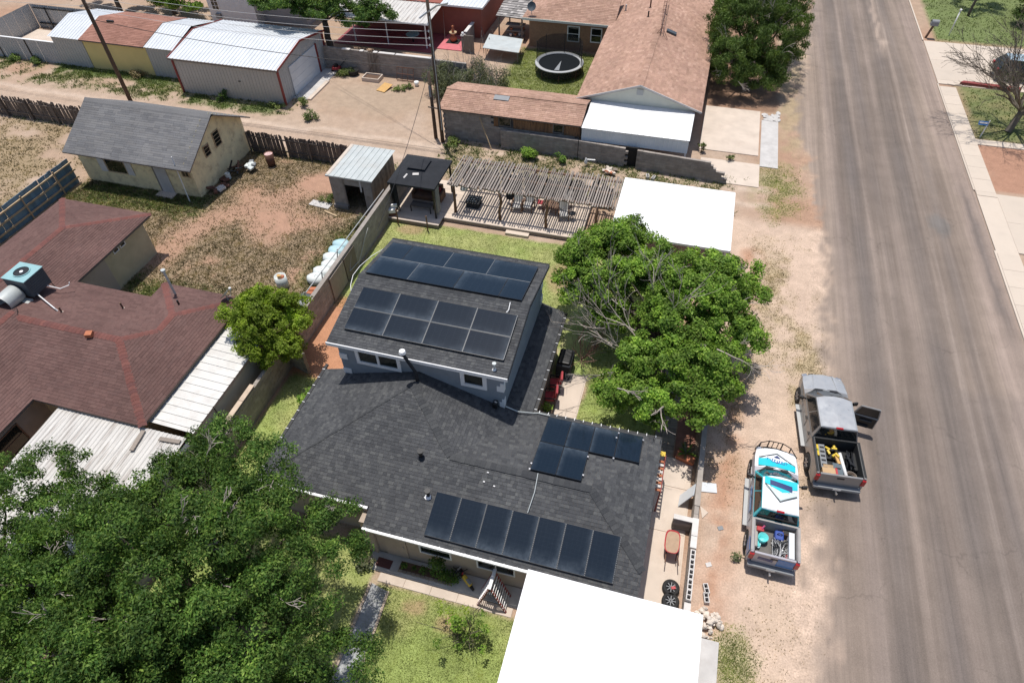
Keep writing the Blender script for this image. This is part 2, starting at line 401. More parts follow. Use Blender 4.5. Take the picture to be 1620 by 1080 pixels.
# ------------------------------------------------------------------ mesh helpers
class MB:
    def __init__(s): s.v = []; s.f = []; s.m = []; s.uv = None
    def poly(s, pts, m=0):
        i = len(s.v); s.v += [tuple(p) for p in pts]; s.f.append(tuple(range(i, i + len(pts)))); s.m.append(m); return s
    def bx(s, x0, x1, y0, y1, z0, z1, m=0):
        i = len(s.v)
        s.v += [(x0, y0, z0), (x1, y0, z0), (x1, y1, z0), (x0, y1, z0), (x0, y0, z1), (x1, y0, z1), (x1, y1, z1), (x0, y1, z1)]
        for q in ((0, 3, 2, 1), (4, 5, 6, 7), (0, 1, 5, 4), (1, 2, 6, 5), (2, 3, 7, 6), (3, 0, 4, 7)):
            s.f.append(tuple(i + k for k in q)); s.m.append(m)
        return s
    def hexa(s, b, t, m=0):
        i = len(s.v); s.v += [tuple(p) for p in b] + [tuple(p) for p in t]
        n = len(b)
        s.f.append(tuple(i + k for k in reversed(range(n)))); s.m.append(m)
        s.f.append(tuple(i + n + k for k in range(n))); s.m.append(m)
        for k in range(n):
            j = (k + 1) % n
            s.f.append((i + k, i + j, i + n + j, i + n + k)); s.m.append(m)
        return s
    def slab(s, top, t, m=0):
        return s.hexa([(p[0], p[1], p[2] - t) for p in top], top, m)
    def rbox(s, c, size, rz=0., m=0, rx=0., ry=0.):
        mt = Matrix.Rotation(rz, 3, 'Z') @ Matrix.Rotation(ry, 3, 'Y') @ Matrix.Rotation(rx, 3, 'X')
        hx, hy, hz = (q / 2 for q in size)
        pts = [Vector(c) + mt @ Vector(p) for p in ((-hx, -hy, -hz), (hx, -hy, -hz), (hx, hy, -hz), (-hx, hy, -hz), (-hx, -hy, hz), (hx, -hy, hz), (hx, hy, hz), (-hx, hy, hz))]
        return s.hexa(pts[:4], pts[4:], m)
    def beam(s, p, q, wd, h, m=0):
        p = Vector(p); q = Vector(q); d = (q - p).normalized()
        a = d.cross(Vector((0, 0, 1)))
        a = Vector((1, 0, 0)) if a.length < 1e-4 else a.normalized()
        b = a.cross(d)
        c = [(-1, -1), (1, -1), (1, 1), (-1, 1)]
        return s.hexa([p + a * wd / 2 * i + b * h / 2 * j for i, j in c], [q + a * wd / 2 * i + b * h / 2 * j for i, j in c], m)
    def tube(s, pts, rads, n=6, m=0, cap=True):
        pts = [Vector(p) for p in pts]
        if not hasattr(rads, '__len__'): rads = [rads] * len(pts)
        i0 = len(s.v)
        prev = None
        for k, p in enumerate(pts):
            d = (pts[min(k + 1, len(pts) - 1)] - pts[max(k - 1, 0)])
            d = d.normalized() if d.length > 1e-7 else Vector((0, 0, 1))
            if prev is None:
                a = d.cross(Vector((.31, .17, .93)))
                if a.length < .05: a = d.cross(Vector((1, 0, 0)))
            else:
                a = prev - d * prev.dot(d)
            a.normalize(); prev = a.copy(); b = d.cross(a)
            for j in range(n):
                t = 2 * math.pi * j / n
                s.v.append(tuple(p + (a * math.cos(t) + b * math.sin(t)) * rads[k]))
        for k in range(len(pts) - 1):
            for j in range(n):
                j2 = (j + 1) % n
                s.f.append((i0 + k * n + j, i0 + k * n + j2, i0 + (k + 1) * n + j2, i0 + (k + 1) * n + j)); s.m.append(m)
        if cap:
            s.f.append(tuple(i0 + j for j in reversed(range(n)))); s.m.append(m)
            e = i0 + (len(pts) - 1) * n
            s.f.append(tuple(e + j for j in range(n))); s.m.append(m)
        return s
    def lathe(s, prof, c=(0, 0, 0), n=16, m=0, axis='z', a0=0., a1=2 * math.pi):
        i0 = len(s.v); full = abs(a1 - a0 - 2 * math.pi) < 1e-5
        nn = n if full else n + 1
        for (r, h) in prof:
            for j in range(nn):
                t = a0 + (a1 - a0) * j / n
                x, y, z = r * math.cos(t), r * math.sin(t), h
                if axis == 'x': x, y, z = h, r * math.cos(t), r * math.sin(t)
                if axis == 'y': x, y, z = r * math.cos(t), h, r * math.sin(t)
                s.v.append((c[0] + x, c[1] + y, c[2] + z))
        for k in range(len(prof) - 1):
            for j in range(n):
                j2 = (j + 1) % nn
                s.f.append((i0 + k * nn + j, i0 + k * nn + j2, i0 + (k + 1) * nn + j2, i0 + (k + 1) * nn + j)); s.m.append(m)
        return s
    def disc(s, c, r, n=14, m=0):
        return s.poly([(c[0] + r * math.cos(2 * math.pi * k / n), c[1] + r * math.sin(2 * math.pi * k / n), c[2]) for k in range(n)], m)
    def cyl(s, c, r, h, n=12, m=0, r2=None):
        r2 = r if r2 is None else r2
        b = [(c[0] + r * math.cos(2 * math.pi * k / n), c[1] + r * math.sin(2 * math.pi * k / n), c[2]) for k in range(n)]
        t = [(c[0] + r2 * math.cos(2 * math.pi * k / n), c[1] + r2 * math.sin(2 * math.pi * k / n), c[2] + h) for k in range(n)]
        return s.hexa(b, t, m)
    def ribs(s, o, u, v, W_, L_, sp, h, wd, m=0, nrm=None):
        """ribbed sheet: from corner o, width W_ along unit u, length L_ along unit v, ribs run along v"""
        o = Vector(o); u = Vector(u).normalized(); v = Vector(v).normalized()
        nr = Vector(nrm) if nrm else u.cross(v)
        nr.normalize()
        prof = []; x = 0.
        while x < W_ - 1e-6:
            e = min(x + sp, W_)
            prof += [(x, 0)]
            if x + sp <= W_ + 1e-6:
                c = x + sp / 2
                prof += [(c - wd / 2, 0), (c - wd / 4, h), (c + wd / 4, h), (c + wd / 2, 0)]
            x = e
        prof.append((W_, 0))
        i = len(s.v)
        for (a, b) in prof:
            s.v.append(tuple(o + u * a + nr * b)); s.v.append(tuple(o + u * a + nr * b + v * L_))
        for k in range(len(prof) - 1):
            s.f.append((i + 2 * k, i + 2 * k + 2, i + 2 * k + 3, i + 2 * k + 1)); s.m.append(m)
        return s

WL = {}      # world translation of each object
def _link(o, parent, local):
    COL.objects.link(o)
    if parent is not None:
        o.parent = parent
        if local: WL[o.name] = Vector((0, 0, 0))
        else:
            o.location = -WL.get(parent.name, Vector((0, 0, 0))); WL[o.name] = Vector((0, 0, 0))
    else:
        WL[o.name] = Vector(o.location)
def obj(name, mb, mats, parent=None, local=False, smooth=False, bevel=0., loc=None):
    me = bpy.data.meshes.new(name)
    me.from_pydata(mb.v, [], mb.f)
    if not isinstance(mats, (list, tuple)): mats = [mats]
    for m in mats: me.materials.append(M[m] if isinstance(m, str) else m)
    if len(mats) > 1: me.polygons.foreach_set('material_index', mb.m)
    if smooth: me.polygons.foreach_set('use_smooth', [True] * len(me.polygons))
    me.update()
    o = bpy.data.objects.new(name, me)
    if loc is not None: o.location = loc
    _link(o, parent, local)
    if bevel:
        b = o.modifiers.new('bevel', 'BEVEL'); b.width = bevel; b.segments = 2; b.limit_method = 'ANGLE'; b.angle_limit = R(38)
    return o
def inst(name, me, parent, loc, rot=(0, 0, 0), scale=(1, 1, 1), local=False):
    o = bpy.data.objects.new(name, me); COL.objects.link(o)
    if parent is not None:
        o.parent = parent
        pl = Vector((0, 0, 0)) if local else WL.get(parent.name, Vector((0, 0, 0)))
        o.location = Vector(loc) - pl
    else: o.location = loc
    o.rotation_euler = rot; o.scale = scale
    WL[o.name] = Vector((0, 0, 0))
    return o
def mesh_of(name, mb, mats, smooth=False):
    me = bpy.data.meshes.new(name); me.from_pydata(mb.v, [], mb.f)
    if not isinstance(mats, (list, tuple)): mats = [mats]
    for m in mats: me.materials.append(M[m])
    if len(mats) > 1: me.polygons.foreach_set('material_index', mb.m)
    if smooth: me.polygons.foreach_set('use_smooth', [True] * len(me.polygons))
    me.update(); return me
def tag(o, label, cat, group=None, kind=None):
    if label: o['label'] = label
    if cat: o['category'] = cat
    if group: o['group'] = group
    if kind: o['kind'] = kind
    return o
def thing(name, label, cat, loc=(0, 0, 0), group=None, rz=0.):
    o = bpy.data.objects.new(name, None); o.empty_display_size = .3
    o.location = loc; o.rotation_euler = (0, 0, rz); COL.objects.link(o); WL[o.name] = Vector(loc)
    return tag(o, label, cat, group)
def struct(o):
    o['kind'] = 'structure'; return o
def stuff(o):
    o['kind'] = 'stuff'; return o
def copy_tree(o, parent=None):
    c = o.copy(); COL.objects.link(c); c.parent = parent
    WL[c.name] = WL.get(o.name, Vector((0, 0, 0)))
    for ch in o.children: copy_tree(ch, c)
    return c
def np_mesh(name, verts, nper, mat, parent=None, kind=None, smooth=False, local=False):
    """verts (n*nper,3): separate faces of nper corners each"""
    n = len(verts) // nper
    me = bpy.data.meshes.new(name)
    me.vertices.add(n * nper); me.vertices.foreach_set('co', np.ascontiguousarray(verts, dtype=np.float32).ravel())
    me.loops.add(n * nper); me.loops.foreach_set('vertex_index', np.arange(n * nper, dtype=np.int32))
    me.polygons.add(n); me.polygons.foreach_set('loop_start', np.arange(0, n * nper, nper, dtype=np.int32))
    me.materials.append(M[mat]); me.update(calc_edges=True)
    o = bpy.data.objects.new(name, me); _link(o, parent, local)
    if kind: o['kind'] = kind
    return o

# ------------------------------------------------------------------ shingled roof plane
def clip_conv(poly, edges):
    for (ax, ay, nx, ny) in edges:
        out = []
        n = len(poly)
        for i in range(n):
            p, q = poly[i], poly[(i + 1) % n]
            dp = (p[0] - ax) * nx + (p[1] - ay) * ny; dq = (q[0] - ax) * nx + (q[1] - ay) * ny
            if dp >= 0: out.append(p)
            if (dp >= 0) != (dq >= 0):
                t = dp / (dp - dq); out.append((p[0] + (q[0] - p[0]) * t, p[1] + (q[1] - p[1]) * t))
        poly = out
        if len(poly) < 3: return []
    return poly
def shingles(mb, pts, course=.145, tmin=.16, tmax=.34, rnd=None, lift=.014):
    rnd = rnd or random
    P3 = [Vector(p) for p in pts]
    n = (P3[1] - P3[0]).cross(P3[2] - P3[0])
    if n.length < 1e-6: n = (P3[2] - P3[0]).cross(P3[3] - P3[0])
    n.normalize()
    if n.z < 0: n = -n
    u = Vector((0, 0, 1)).cross(n).normalized()
    v = n.cross(u)
    o = P3[0]
    q = [(p.dot(u), p.dot(v)) for p in P3]
    d0 = o.dot(n)
    area = sum(q[i][0] * q[(i + 1) % len(q)][1] - q[(i + 1) % len(q)][0] * q[i][1] for i in range(len(q)))
    if area < 0: q.reverse()
    ed = []
    for i in range(len(q)):
        a, b = q[i], q[(i + 1) % len(q)]
        dx, dy = b[0] - a[0], b[1] - a[1]; L = math.hypot(dx, dy)
        if L > 1e-6: ed.append((a[0], a[1], -dy / L, dx / L))
    u0 = min(p[0] for p in q); u1 = max(p[0] for p in q); v0 = min(p[1] for p in q); v1 = max(p[1] for p in q)
    k = math.floor(v0 / course)
    while k * course < v1:
        vb = k * course; vt = vb + course * 1.05
        x = u0 - rnd.random() * tmax
        while x < u1:
            wd = rnd.uniform(tmin, tmax)
            pl = clip_conv([(x, vb), (x + wd - .006, vb), (x + wd - .006, vt), (x, vt)], ed)
            h0 = lift * rnd.uniform(.6, 1.25)
            if pl:
                top = []
                for (a, b) in pl:
                    t = (b - vb) / (vt - vb)
                    top.append(u * a + v * b + n * (d0 + h0 * (1 - t) + .003))
                i0 = len(mb.v)
                mb.v += [tuple(p) for p in top]
                mb.f.append(tuple(range(i0, i0 + len(top)))); mb.m.append(0)
                # butt edge
                for j in range(len(pl)):
                    a, b = pl[j], pl[(j + 1) % len(pl)]
                    if abs(a[1] - vb) < 1e-6 and abs(b[1] - vb) < 1e-6:
                        e = len(mb.v)
                        mb.v += [tuple(u * a[0] + v * a[1] + n * (d0 - .002)), tuple(u * b[0] + v * b[1] + n * (d0 - .002))]
                        jn = (j + 1) % len(pl)
                        mb.f.append((i0 + jn, i0 + j, e, e + 1)); mb.m.append(0)
            x += wd
        k += 1
    return mb
def cap_row(mb, p, q, wd=.30, step=.16, rise=.035, drop=.10):
    """ridge / hip cap shingles, folded over the line from p (low) to q (high)"""
    p = Vector(p); q = Vector(q); d = q - p; L = d.length; d.normalize()
    a = d.cross(Vector((0, 0, 1))).normalized()
    n = max(1, int(L / step))
    for k in range(n):
        s0 = p + d * (L * k / n); s1 = p + d * min(L, L * (k + 1.25) / n)
        j = random.uniform(-.01, .01)
        r0 = Vector((0, 0, rise + .012)); r1 = Vector((0, 0, rise))
        l0 = s0 - a * (wd / 2 + j) + Vector((0, 0, rise - drop * wd + .012)); l1 = s1 - a * (wd / 2 + j) + Vector((0, 0, rise - drop * wd))
        g0 = s0 + a * (wd / 2 + j) + Vector((0, 0, rise - drop * wd + .012)); g1 = s1 + a * (wd / 2 + j) + Vector((0, 0, rise - drop * wd))
        i = len(mb.v)
        mb.v += [tuple(x) for x in (l0, s0 + r0, g0, g1, s1 + r1, l1)]
        mb.f += [(i, i + 1, i + 4, i + 5), (i + 1, i + 2, i + 3, i + 4)]; mb.m += [0, 0]
    return mb
def roof_parts(parent, planes, mat, course=.135, tmin=.12, tmax=.24, thick=.10, deckmat='wood_dark', name='roof', lift=.014):
    d = MB()
    for pl in planes: d.slab(pl, thick)
    ro = obj(name, d, deckmat, parent)
    s = MB()
    for pl in planes: shingles(s, pl, course, tmin, tmax, lift=lift)
    so = obj('shingles', s, mat, ro); so['kind'] = 'stuff'
    return ro

# ------------------------------------------------------------------ foliage and branches
def leaf_quads(c, n, a_len, a_wid, droop=.0, rng=RNG):
    """c (k,3) centres, n (k,3) normals -> rhombic leaves"""
    k = len(c)
    t = rng.normal(size=(k, 3)); t -= n * (t * n).sum(1)[:, None]
    t[:, 2] -= droop
    t /= np.linalg.norm(t, axis=1)[:, None] + 1e-9
    b = np.cross(n, t)
    b /= np.linalg.norm(b, axis=1)[:, None] + 1e-9
    L = (a_len * rng.uniform(.6, 1.3, k))[:, None]; Wd = (a_wid * rng.uniform(.6, 1.3, k))[:, None]
    v = np.empty((k, 4, 3))
    v[:, 0] = c - t * L * .5; v[:, 1] = c + b * Wd * .5 + t * L * .08; v[:, 2] = c + t * L * .5; v[:, 3] = c - b * Wd * .5 + t * L * .08
    return v.reshape(-1, 3)
def clump_leaves(clumps, per, a_len, a_wid, up=.6, rng=RNG, flat=.6, droop=0.):
    """clumps: (centre, radius, outward dir)"""
    out = []
    for (c, r, d) in clumps:
        k = max(8, int(per * (r / .6) ** 2 * rng.uniform(.75, 1.25)))
        p = rng.normal(size=(k, 3)); p /= np.linalg.norm(p, axis=1)[:, None]
        p *= (rng.random(k) ** .45)[:, None] * r
        p[:, 2] *= flat
        n = p / r * .7 + np.asarray(d)[None] * .5 + rng.normal(size=(k, 3)) * .55
        n[:, 2] += up
        n /= np.linalg.norm(n, axis=1)[:, None]
        out.append(leaf_quads(p + np.asarray(c)[None], n, a_len, a_wid, droop, rng))
    return np.concatenate(out)
def crown_clumps(lobes, n, rmin, rmax, rng=RNG, low=-.35, inner=.25):
    """spread clumps over the surface of ellipsoid lobes (centre, radii); inside points of other lobes dropped"""
    cl = []
    w_ = np.array([l[1][0] * l[1][1] for l in lobes]); w_ = w_ / w_.sum()
    tries = 0
    while len(cl) < n and tries < n * 30:
        tries += 1
        i = rng.choice(len(lobes), p=w_); c, r = lobes[i]
        d = rng.normal(size=3); d /= np.linalg.norm(d)
        if d[2] < low: continue
        s = 1 - inner * rng.random() ** 2
        if rng.random() < .16: s = rng.uniform(.45, .8)
        p = np.array(c) + d * np.array(r) * s * rng.uniform(.93, 1.08)
        bad = False
        for j, (c2, r2_) in enumerate(lobes):
            if j != i and (((p - np.array(c2)) / np.array(r2_)) ** 2).sum() < .5: bad = True
        if bad: continue
        cl.append((p, rng.uniform(rmin, rmax), d))
    return cl
def limb(mb, p, q, r0, r1, wob=.12, n=6, sides=6, rnd=random):
    p = Vector(p); q = Vector(q); L = (q - p).length
    pts = []; rr = []
    for k in range(n + 1):
        t = k / n
        x = p.lerp(q, t) + Vector((rnd.uniform(-1, 1), rnd.uniform(-1, 1), rnd.uniform(-.6, .6))) * wob * L * .25 * math.sin(math.pi * t)
        x.z += .10 * L * math.sin(math.pi * t)
        pts.append(x); rr.append(r0 + (r1 - r0) * t)
    mb.tube(pts, rr, sides, cap=True)
    return pts
def bare(mb, p, d, L, r, depth, rnd=random, spread=.65, n=4, up=.0, kids=(2, 4)):
    p = Vector(p); d = Vector(d).normalized()
    pts = [p.copy()]; rr = [r]
    for k in range(n):
        d = (d + Vector((rnd.uniform(-1, 1), rnd.uniform(-1, 1), rnd.uniform(-1, 1) + up)) * .22).normalized()
        p = p + d * (L / n); pts.append(p.copy()); rr.append(max(.009, r * (1 - .55 * (k + 1) / n)))
    mb.tube(pts, rr, 3 if depth <= 1 else 4, cap=False)
    if depth <= 0: return
    for _ in range(rnd.randint(*kids)):
        k = rnd.randint(1, n)
        dd = (d + Vector((rnd.uniform(-1, 1), rnd.uniform(-1, 1), rnd.uniform(-.7, .9) + up)) * spread).normalized()
        bare(mb, pts[k], dd, L * rnd.uniform(.5, .8), rr[k] * .65, depth - 1, rnd, spread, n, up, kids)
def billows(lobes, n, rmin, rmax, seed=1, low=-.1, flat=.75):
    """break big crown lobes into many leafy masses with gaps between them"""
    rng = np.random.default_rng(seed); out = []; tries = 0
    w_ = np.array([l[1][0] * l[1][1] for l in lobes]); w_ = w_ / w_.sum()
    while len(out) < n and tries < 4000:
        tries += 1
        c, r = lobes[rng.choice(len(lobes), p=w_)]
        d = rng.normal(size=3); d /= np.linalg.norm(d)
        if d[2] < low: continue
        p = np.array(c) + d * np.array(r) * rng.uniform(.62, 1.0)
        if any((((p - np.array(c2)) / np.array(q2)) ** 2).sum() < .30 for c2, q2 in lobes): continue
        R_ = rng.uniform(rmin, rmax)
        if any(np.linalg.norm(p - np.array(o[0])) < .62 * (R_ + o[1][0]) for o in out): continue
        out.append((tuple(p), (R_, R_, R_ * flat)))
    return out
def tree(name, label, base, fork_h, trunk_r, lobes, nclump, rmin, rmax, per, ll, lw, mat, group=None, cat='tree', bark='bark', low=-.35, flat=.6, up=.6, droop=0., nlimb=14, seed=1, twigs=0, inner=.25, twigmat='twig', masses=None, core=.72):
    rng = np.random.default_rng(seed); rnd = random.Random(seed)
    t = thing(name, label, cat, base, group)
    if masses: lobes = billows(lobes, masses[0], masses[1], masses[2], seed, low) + [(l[0], tuple(q * core for q in l[1])) for l in lobes]
    cl = crown_clumps(lobes, nclump, rmin, rmax, rng, low, inner)
    tr = MB()
    fk = Vector(base) + Vector((rnd.uniform(-.2, .2), rnd.uniform(-.2, .2), fork_h))
    limb(tr, base, fk, trunk_r, trunk_r * .8, .1, 5, 9, rnd)
    sel = [cl[i] for i in rng.permutation(len(cl))[:nlimb]]
    for (c, r, d) in sel:
        mid = fk.lerp(Vector(c), .5) + Vector((rnd.uniform(-.4, .4), rnd.uniform(-.4, .4), .3))
        limb(tr, fk, mid, trunk_r * .34, trunk_r * .18, .2, 4, 6, rnd)
        limb(tr, mid, c, trunk_r * .18, .015, .2, 4, 5, rnd)
    obj('trunk', tr, bark, t, smooth=True)
    v = clump_leaves(cl, per, ll, lw, up, rng, flat, droop)
    np_mesh('crown', v, 4, mat, t)
    if twigs:
        tw = MB()
        for i in rng.permutation(len(cl))[:twigs]:
            c, r, d = cl[i]
            q = Vector(c) - Vector(d) * r * .6
            bare(tw, q, Vector(d) + Vector((0, 0, .25)), r * 1.7, .018, 2, rnd, .7, 4)
        stuff(obj('bare_twigs', tw, twigmat, t))
    return t

# ------------------------------------------------------------------ block wall, plank fence
_blk = {}
def block_mesh(mat, L=.39, T=.19, H=.19):
    k = (mat, L, T, H)
    if k not in _blk:
        b = MB(); e = .012
        z = [(-L / 2 + e, -T / 2 + e), (L / 2 - e, -T / 2 + e), (L / 2 - e, T / 2 - e), (-L / 2 + e, T / 2 - e)]
        b.bx(-L / 2, L / 2, -T / 2, T / 2, 0, H - e)
        b.hexa([(-L / 2, -T / 2, H - e), (L / 2, -T / 2, H - e), (L / 2, T / 2, H - e), (-L / 2, T / 2, H - e)], [(x, y, H) for x, y in z])
        _blk[k] = mesh_of('block', b, mat)
    return _blk[k]
def block_wall(name, label, p, q, h, mat='block', thick=.19, capmat=None, skip=None, steps=None, limit=300, parent=None):
    """courses of separate blocks from p to q (plan points); heights may step: steps(t)->h"""
    p = Vector((*p, 0)); q = Vector((*q, 0)); d = q - p; L = d.length; d.normalize()
    rz = math.atan2(d.y, d.x)
    root = parent or thing(name, label, 'wall', tuple(p))
    me = block_mesh(mat, .392, thick, .192)
    core = MB(); a = Vector((-d.y, d.x, 0)) * (thick / 2 - .012)
    ncol = int(L / .4); places = []
    seg = []
    for i in range(ncol):
        t = (i + .5) / ncol
        hh = steps(t) if steps else h
        if skip and skip(t): continue
        nc = max(1, int(round(hh / .2)))
        seg.append((i, nc))
        for c in range(nc):
            places.append((i, c, nc))
    for (i, nc) in seg:
        s0 = p + d * (L * i / ncol); s1 = p + d * (L * (i + 1) / ncol)
        core.hexa([s0 - a, s1 - a, s1 + a, s0 + a], [x + Vector((0, 0, nc * .2 - .02)) for x in (s0 - a, s1 - a, s1 + a, s0 + a)])
    obj('mortar_core', core, 'mortar', root)
    # upper courses show largest from above
    places.sort(key=lambda k: (k[2] - k[1], k[0]))
    extra = MB()
    for n, (i, c, nc) in enumerate(places):
        off = .5 * (c % 2)
        s = p + d * (L * (i + .5 + off * .999) / ncol)
        if i == ncol - 1 and off: continue
        z = c * .2
        jx = random.uniform(-.006, .006)
        loc = s + Vector((-d.y, d.x, 0)) * jx; loc.z = z
        if n < limit:
            m_ = block_mesh(capmat, .392, thick, .192) if (capmat and c == nc - 1) else me
            inst('block', m_, root, loc, (0, 0, rz), (L / ncol / .4, 1, 1))
        else:
            extra.rbox(loc + Vector((0, 0, .096)), (.39 * L / ncol / .4, thick, .19), rz)
    if extra.v:
        stuff(obj('lower_blocks', extra, mat, root))
    return root
def plank_fence(name, label, p, q, h, w=.14, mat='wood_dark', gap=.012, lean=.05, missing=.03, hv=.12, rails=True, cat='fence', jitter=.02):
    p = Vector((*p, 0)); q = Vector((*q, 0)); d = q - p; L = d.length; d.normalize(); a = Vector((-d.y, d.x, 0))
    rz = math.atan2(d.y, d.x)
    root = thing(name, label, cat, tuple(p))
    b = MB().bx(-w / 2, w / 2, -.011, .011, 0, 1); me = mesh_of('plank', b, mat)
    b2 = MB().hexa([(-w / 2, -.011, 0), (w / 2, -.011, 0), (w / 2, .011, 0), (-w / 2, .011, 0)], [(-w / 2, -.011, .93), (w / 2, -.011, 1.), (w / 2, .011, 1.), (-w / 2, .011, .93)]); me2 = mesh_of('plank', b2, mat)
    n = int(L / (w + gap))
    for i in range(n):
        if random.random() < missing: continue
        s = p + d * (L * (i + .5) / n) + a * random.uniform(-jitter, jitter)
        inst('plank', me if random.random() < .6 else me2, root, s, (random.gauss(0, lean * .4), random.gauss(0, lean * .45), rz), (random.uniform(1.0, 1.13), 1, h * random.uniform(1 - hv, 1 + hv * .3)))
    if rails:
        for z in (h * .25, h * .78):
            obj('rail', MB().beam(p - a * .05 + Vector((0, 0, z)), q - a * .05 + Vector((0, 0, z)), .04, .09), mat, root)
        for k in range(int(L / 2.4) + 1):
            s = p + d * min(L, k * 2.4) - a * .12
            obj('post', MB().rbox((s.x, s.y, h * .48), (.1, .1, h * .96), rz), mat, root)
    return root

# ------------------------------------------------------------------ ground
def inpoly(x, y, poly):
    c = np.zeros(x.shape, bool); n = len(poly)
    for i in range(n):
        x0, y0 = poly[i]; x1, y1 = poly[(i + 1) % n]
        if y0 == y1: continue
        c ^= ((y0 > y) != (y1 > y)) & (x < (x1 - x0) * (y - y0) / (y1 - y0) + x0)
    return c
def rect_soft(x, y, x0, x1, y0, y1, s):
    d = np.minimum(np.minimum(x - x0, x1 - x), np.minimum(y - y0, y1 - y))
    return np.clip(d / s + .5, 0, 1)
def ell(x, y, cx, cy, rx, ry, s=.5):
    return np.clip((1 - np.sqrt(((x - cx) / rx) ** 2 + ((y - cy) / ry) ** 2)) / s + .3, 0, 1)
SAND = np.array((.37, .265, .19)); SANDP = np.array((.42, .32, .245)); RED = np.array((.35, .195, .125)); DRY = np.array((.33, .245, .15)); OLIVE = np.array((.205, .165, .105)); LAWN = np.array((.25, .305, .095)); LAWNY = np.array((.36, .35, .15)); WEED = np.array((.16, .165, .065)); DARKS = np.array((.16, .10, .07))
def seg_dist(x, y, pts):
    d = np.full(x.shape, 1e9)
    for (a, b) in zip(pts[:-1], pts[1:]):
        ax, ay = a; bx, by = b; L2 = (bx - ax) ** 2 + (by - ay) ** 2
        t = np.clip(((x - ax) * (bx - ax) + (y - ay) * (by - ay)) / L2, 0, 1)
        d = np.minimum(d, np.hypot(x - ax - t * (bx - ax), y - ay - t * (by - ay)))
    return d
LAWNS = [(-16.9, -4.2, 22.7, 31.0), (-2.45, 1.2, 16.6, 29.0), (-8.3, -2.4, 2.0, 8.95), (-16.8, -13.2, 3.0, 17.8), (-13.2, -8.6, 2.0, 10.2), (-4.2, -2.4, 21.0, 31.0)]
def ground_cover(x, y):
    """returns colour and lists of masks used to plant grass"""
    n1 = NZ.fbm(x * .35, y * .35, 5); n2 = NZ.fbm(x * 1.3 + 40, y * 1.3, 4); n3 = NZ.fbm(x * .12 + 9, y * .12 + 4, 4)
    j = (n2 - .5)
    def mix(c, col, m): return c * (1 - m[..., None]) + col * m[..., None]
    c = np.ones(x.shape + (3,)) * SAND
    c = mix(c, SANDP, np.clip((n1 - .42) * 4, 0, 1) * .8)
    c = mix(c, RED, np.clip((n3 - .45) * 5, 0, 1) * .55)
    vb = rect_soft(x + j * .8, y, 3.3, 10.5, -60, 36.5, .8)
    c = mix(c, np.array((.53, .405, .315)) * (1 + (n1[..., None] - .5) * .35), vb * .85)
    # verge along the road: scruffy dry grass, a reddish wheel path beside the wall
    vg = rect_soft(x + j * 1.5, y, 3.3, 8.8, -30, 36.5, .6)
    m = vg * np.clip((NZ.fbm(x * .5 + 70, y * .28 + 8, 5) - .47) * 7, 0, 1) * np.clip((n2 - .3) * 3, 0, 1)
    m *= np.clip((y - 14) / 9, .18, 1) * np.clip((36 - y) / 5, 0, 1)
    c = mix(c, np.array((.36, .29, .165)), m * .75); verge = m
    m = np.clip(1 - seg_dist(x + j * .9, y, [(5.0, 33), (4.4, 25), (4.5, 17), (4.2, 11)]) / 1.0, 0, 1) * np.clip((n2 - .3) * 3, 0, 1)
    c = mix(c, RED * 1.1, m * .9)
    # vacant lot between the two houses: olive scrub with bare reddish tracks
    lot = rect_soft(x + j * 1.2, y + j, -39.3, -17.4, 17.5, 36.2, .8)
    s = np.clip((NZ.fbm(x * .45 + 3, y * .45 + 31, 5) - .12) * 5, 0, 1)
    c = mix(c, RED * 1.0 + .03, lot * .85)
    tr = np.minimum(seg_dist(x + j * 1.5, y + j * 1.5, [(-22, 34.5), (-24.5, 31.5), (-28.5, 27.5), (-29, 24)]), seg_dist(x + j, y + j, [(-23.5, 27.5), (-27, 31)]))
    bare_ = np.clip(1.35 - tr / 1.3, 0, 1) + ell(x + j * 2, y + j * 2, -22.6, 29.5, 2.2, 1.4) * .9 + ell(x + j, y, -22, 33.6, 3, 1.2) * .8
    m = lot * np.clip(s * .85 - bare_ * .7, 0, 1)
    c = mix(c, OLIVE * 1.15, m * .95); scrub = m
    far = rect_soft(x + j * 1.5, y + j, -100, -39.3, 5, 35.6, .6)
    m2 = far * np.clip((NZ.fbm(x * .5 + 13, y * .5 + 1, 5) - .28) * 5, 0, 1)
    c = mix(c, OLIVE * 1.25 + np.array((.03, .01, 0)), m2 * .9); scrub = np.maximum(scrub, m2)
    gn = np.maximum.reduce([rect_soft(x + j * 1.4, y + j * 1.2, -39, -29.2, 27.6, 30.2, .9), rect_soft(x + j, y + j, -29.3, -23.8, 18.5, 22.0, 1.2), rect_soft(x + j * 1.6, y, -19.6, -17.2, 20, 30, 1.0) * .7])
    gn = gn * np.clip((n2 - .2) * 3, 0, 1)
    c = mix(c, np.array((.16, .18, .06)), gn * .85); weed = gn.copy()
    # alley: pale wheel tracks, weedy margins
    al = rect_soft(x, y + j * .8, -100, 6, 36.3, 42.2, .6)
    c = mix(c, SANDP, al * .5)
    for yy in (38.0, 39.9):
        t = np.clip(1 - np.abs(y + (n1 - .5) * 1.2 - yy - np.clip(-x - 40, 0, 99) * .02) / .45, 0, 1) * al
        c = mix(c, np.array((.52, .41, .325)), t * .8)
    mg = rect_soft(x, y + j * 1.2, -64, -30, 41.2, 44.8, .7) * np.clip((n2 - .38) * 5, 0, 1) * np.clip((n1 - .3) * 4, 0, 1)
    c = mix(c, WEED, mg * .75); weed = np.maximum(weed, mg)
    gs = rect_soft(x + j * 2, y + j * .7, -39.6, -31.2, 41.2, 42.8, .6) + rect_soft(x + j * 2, y + j * .5, -54, -41, 43.4, 45.2, .7)
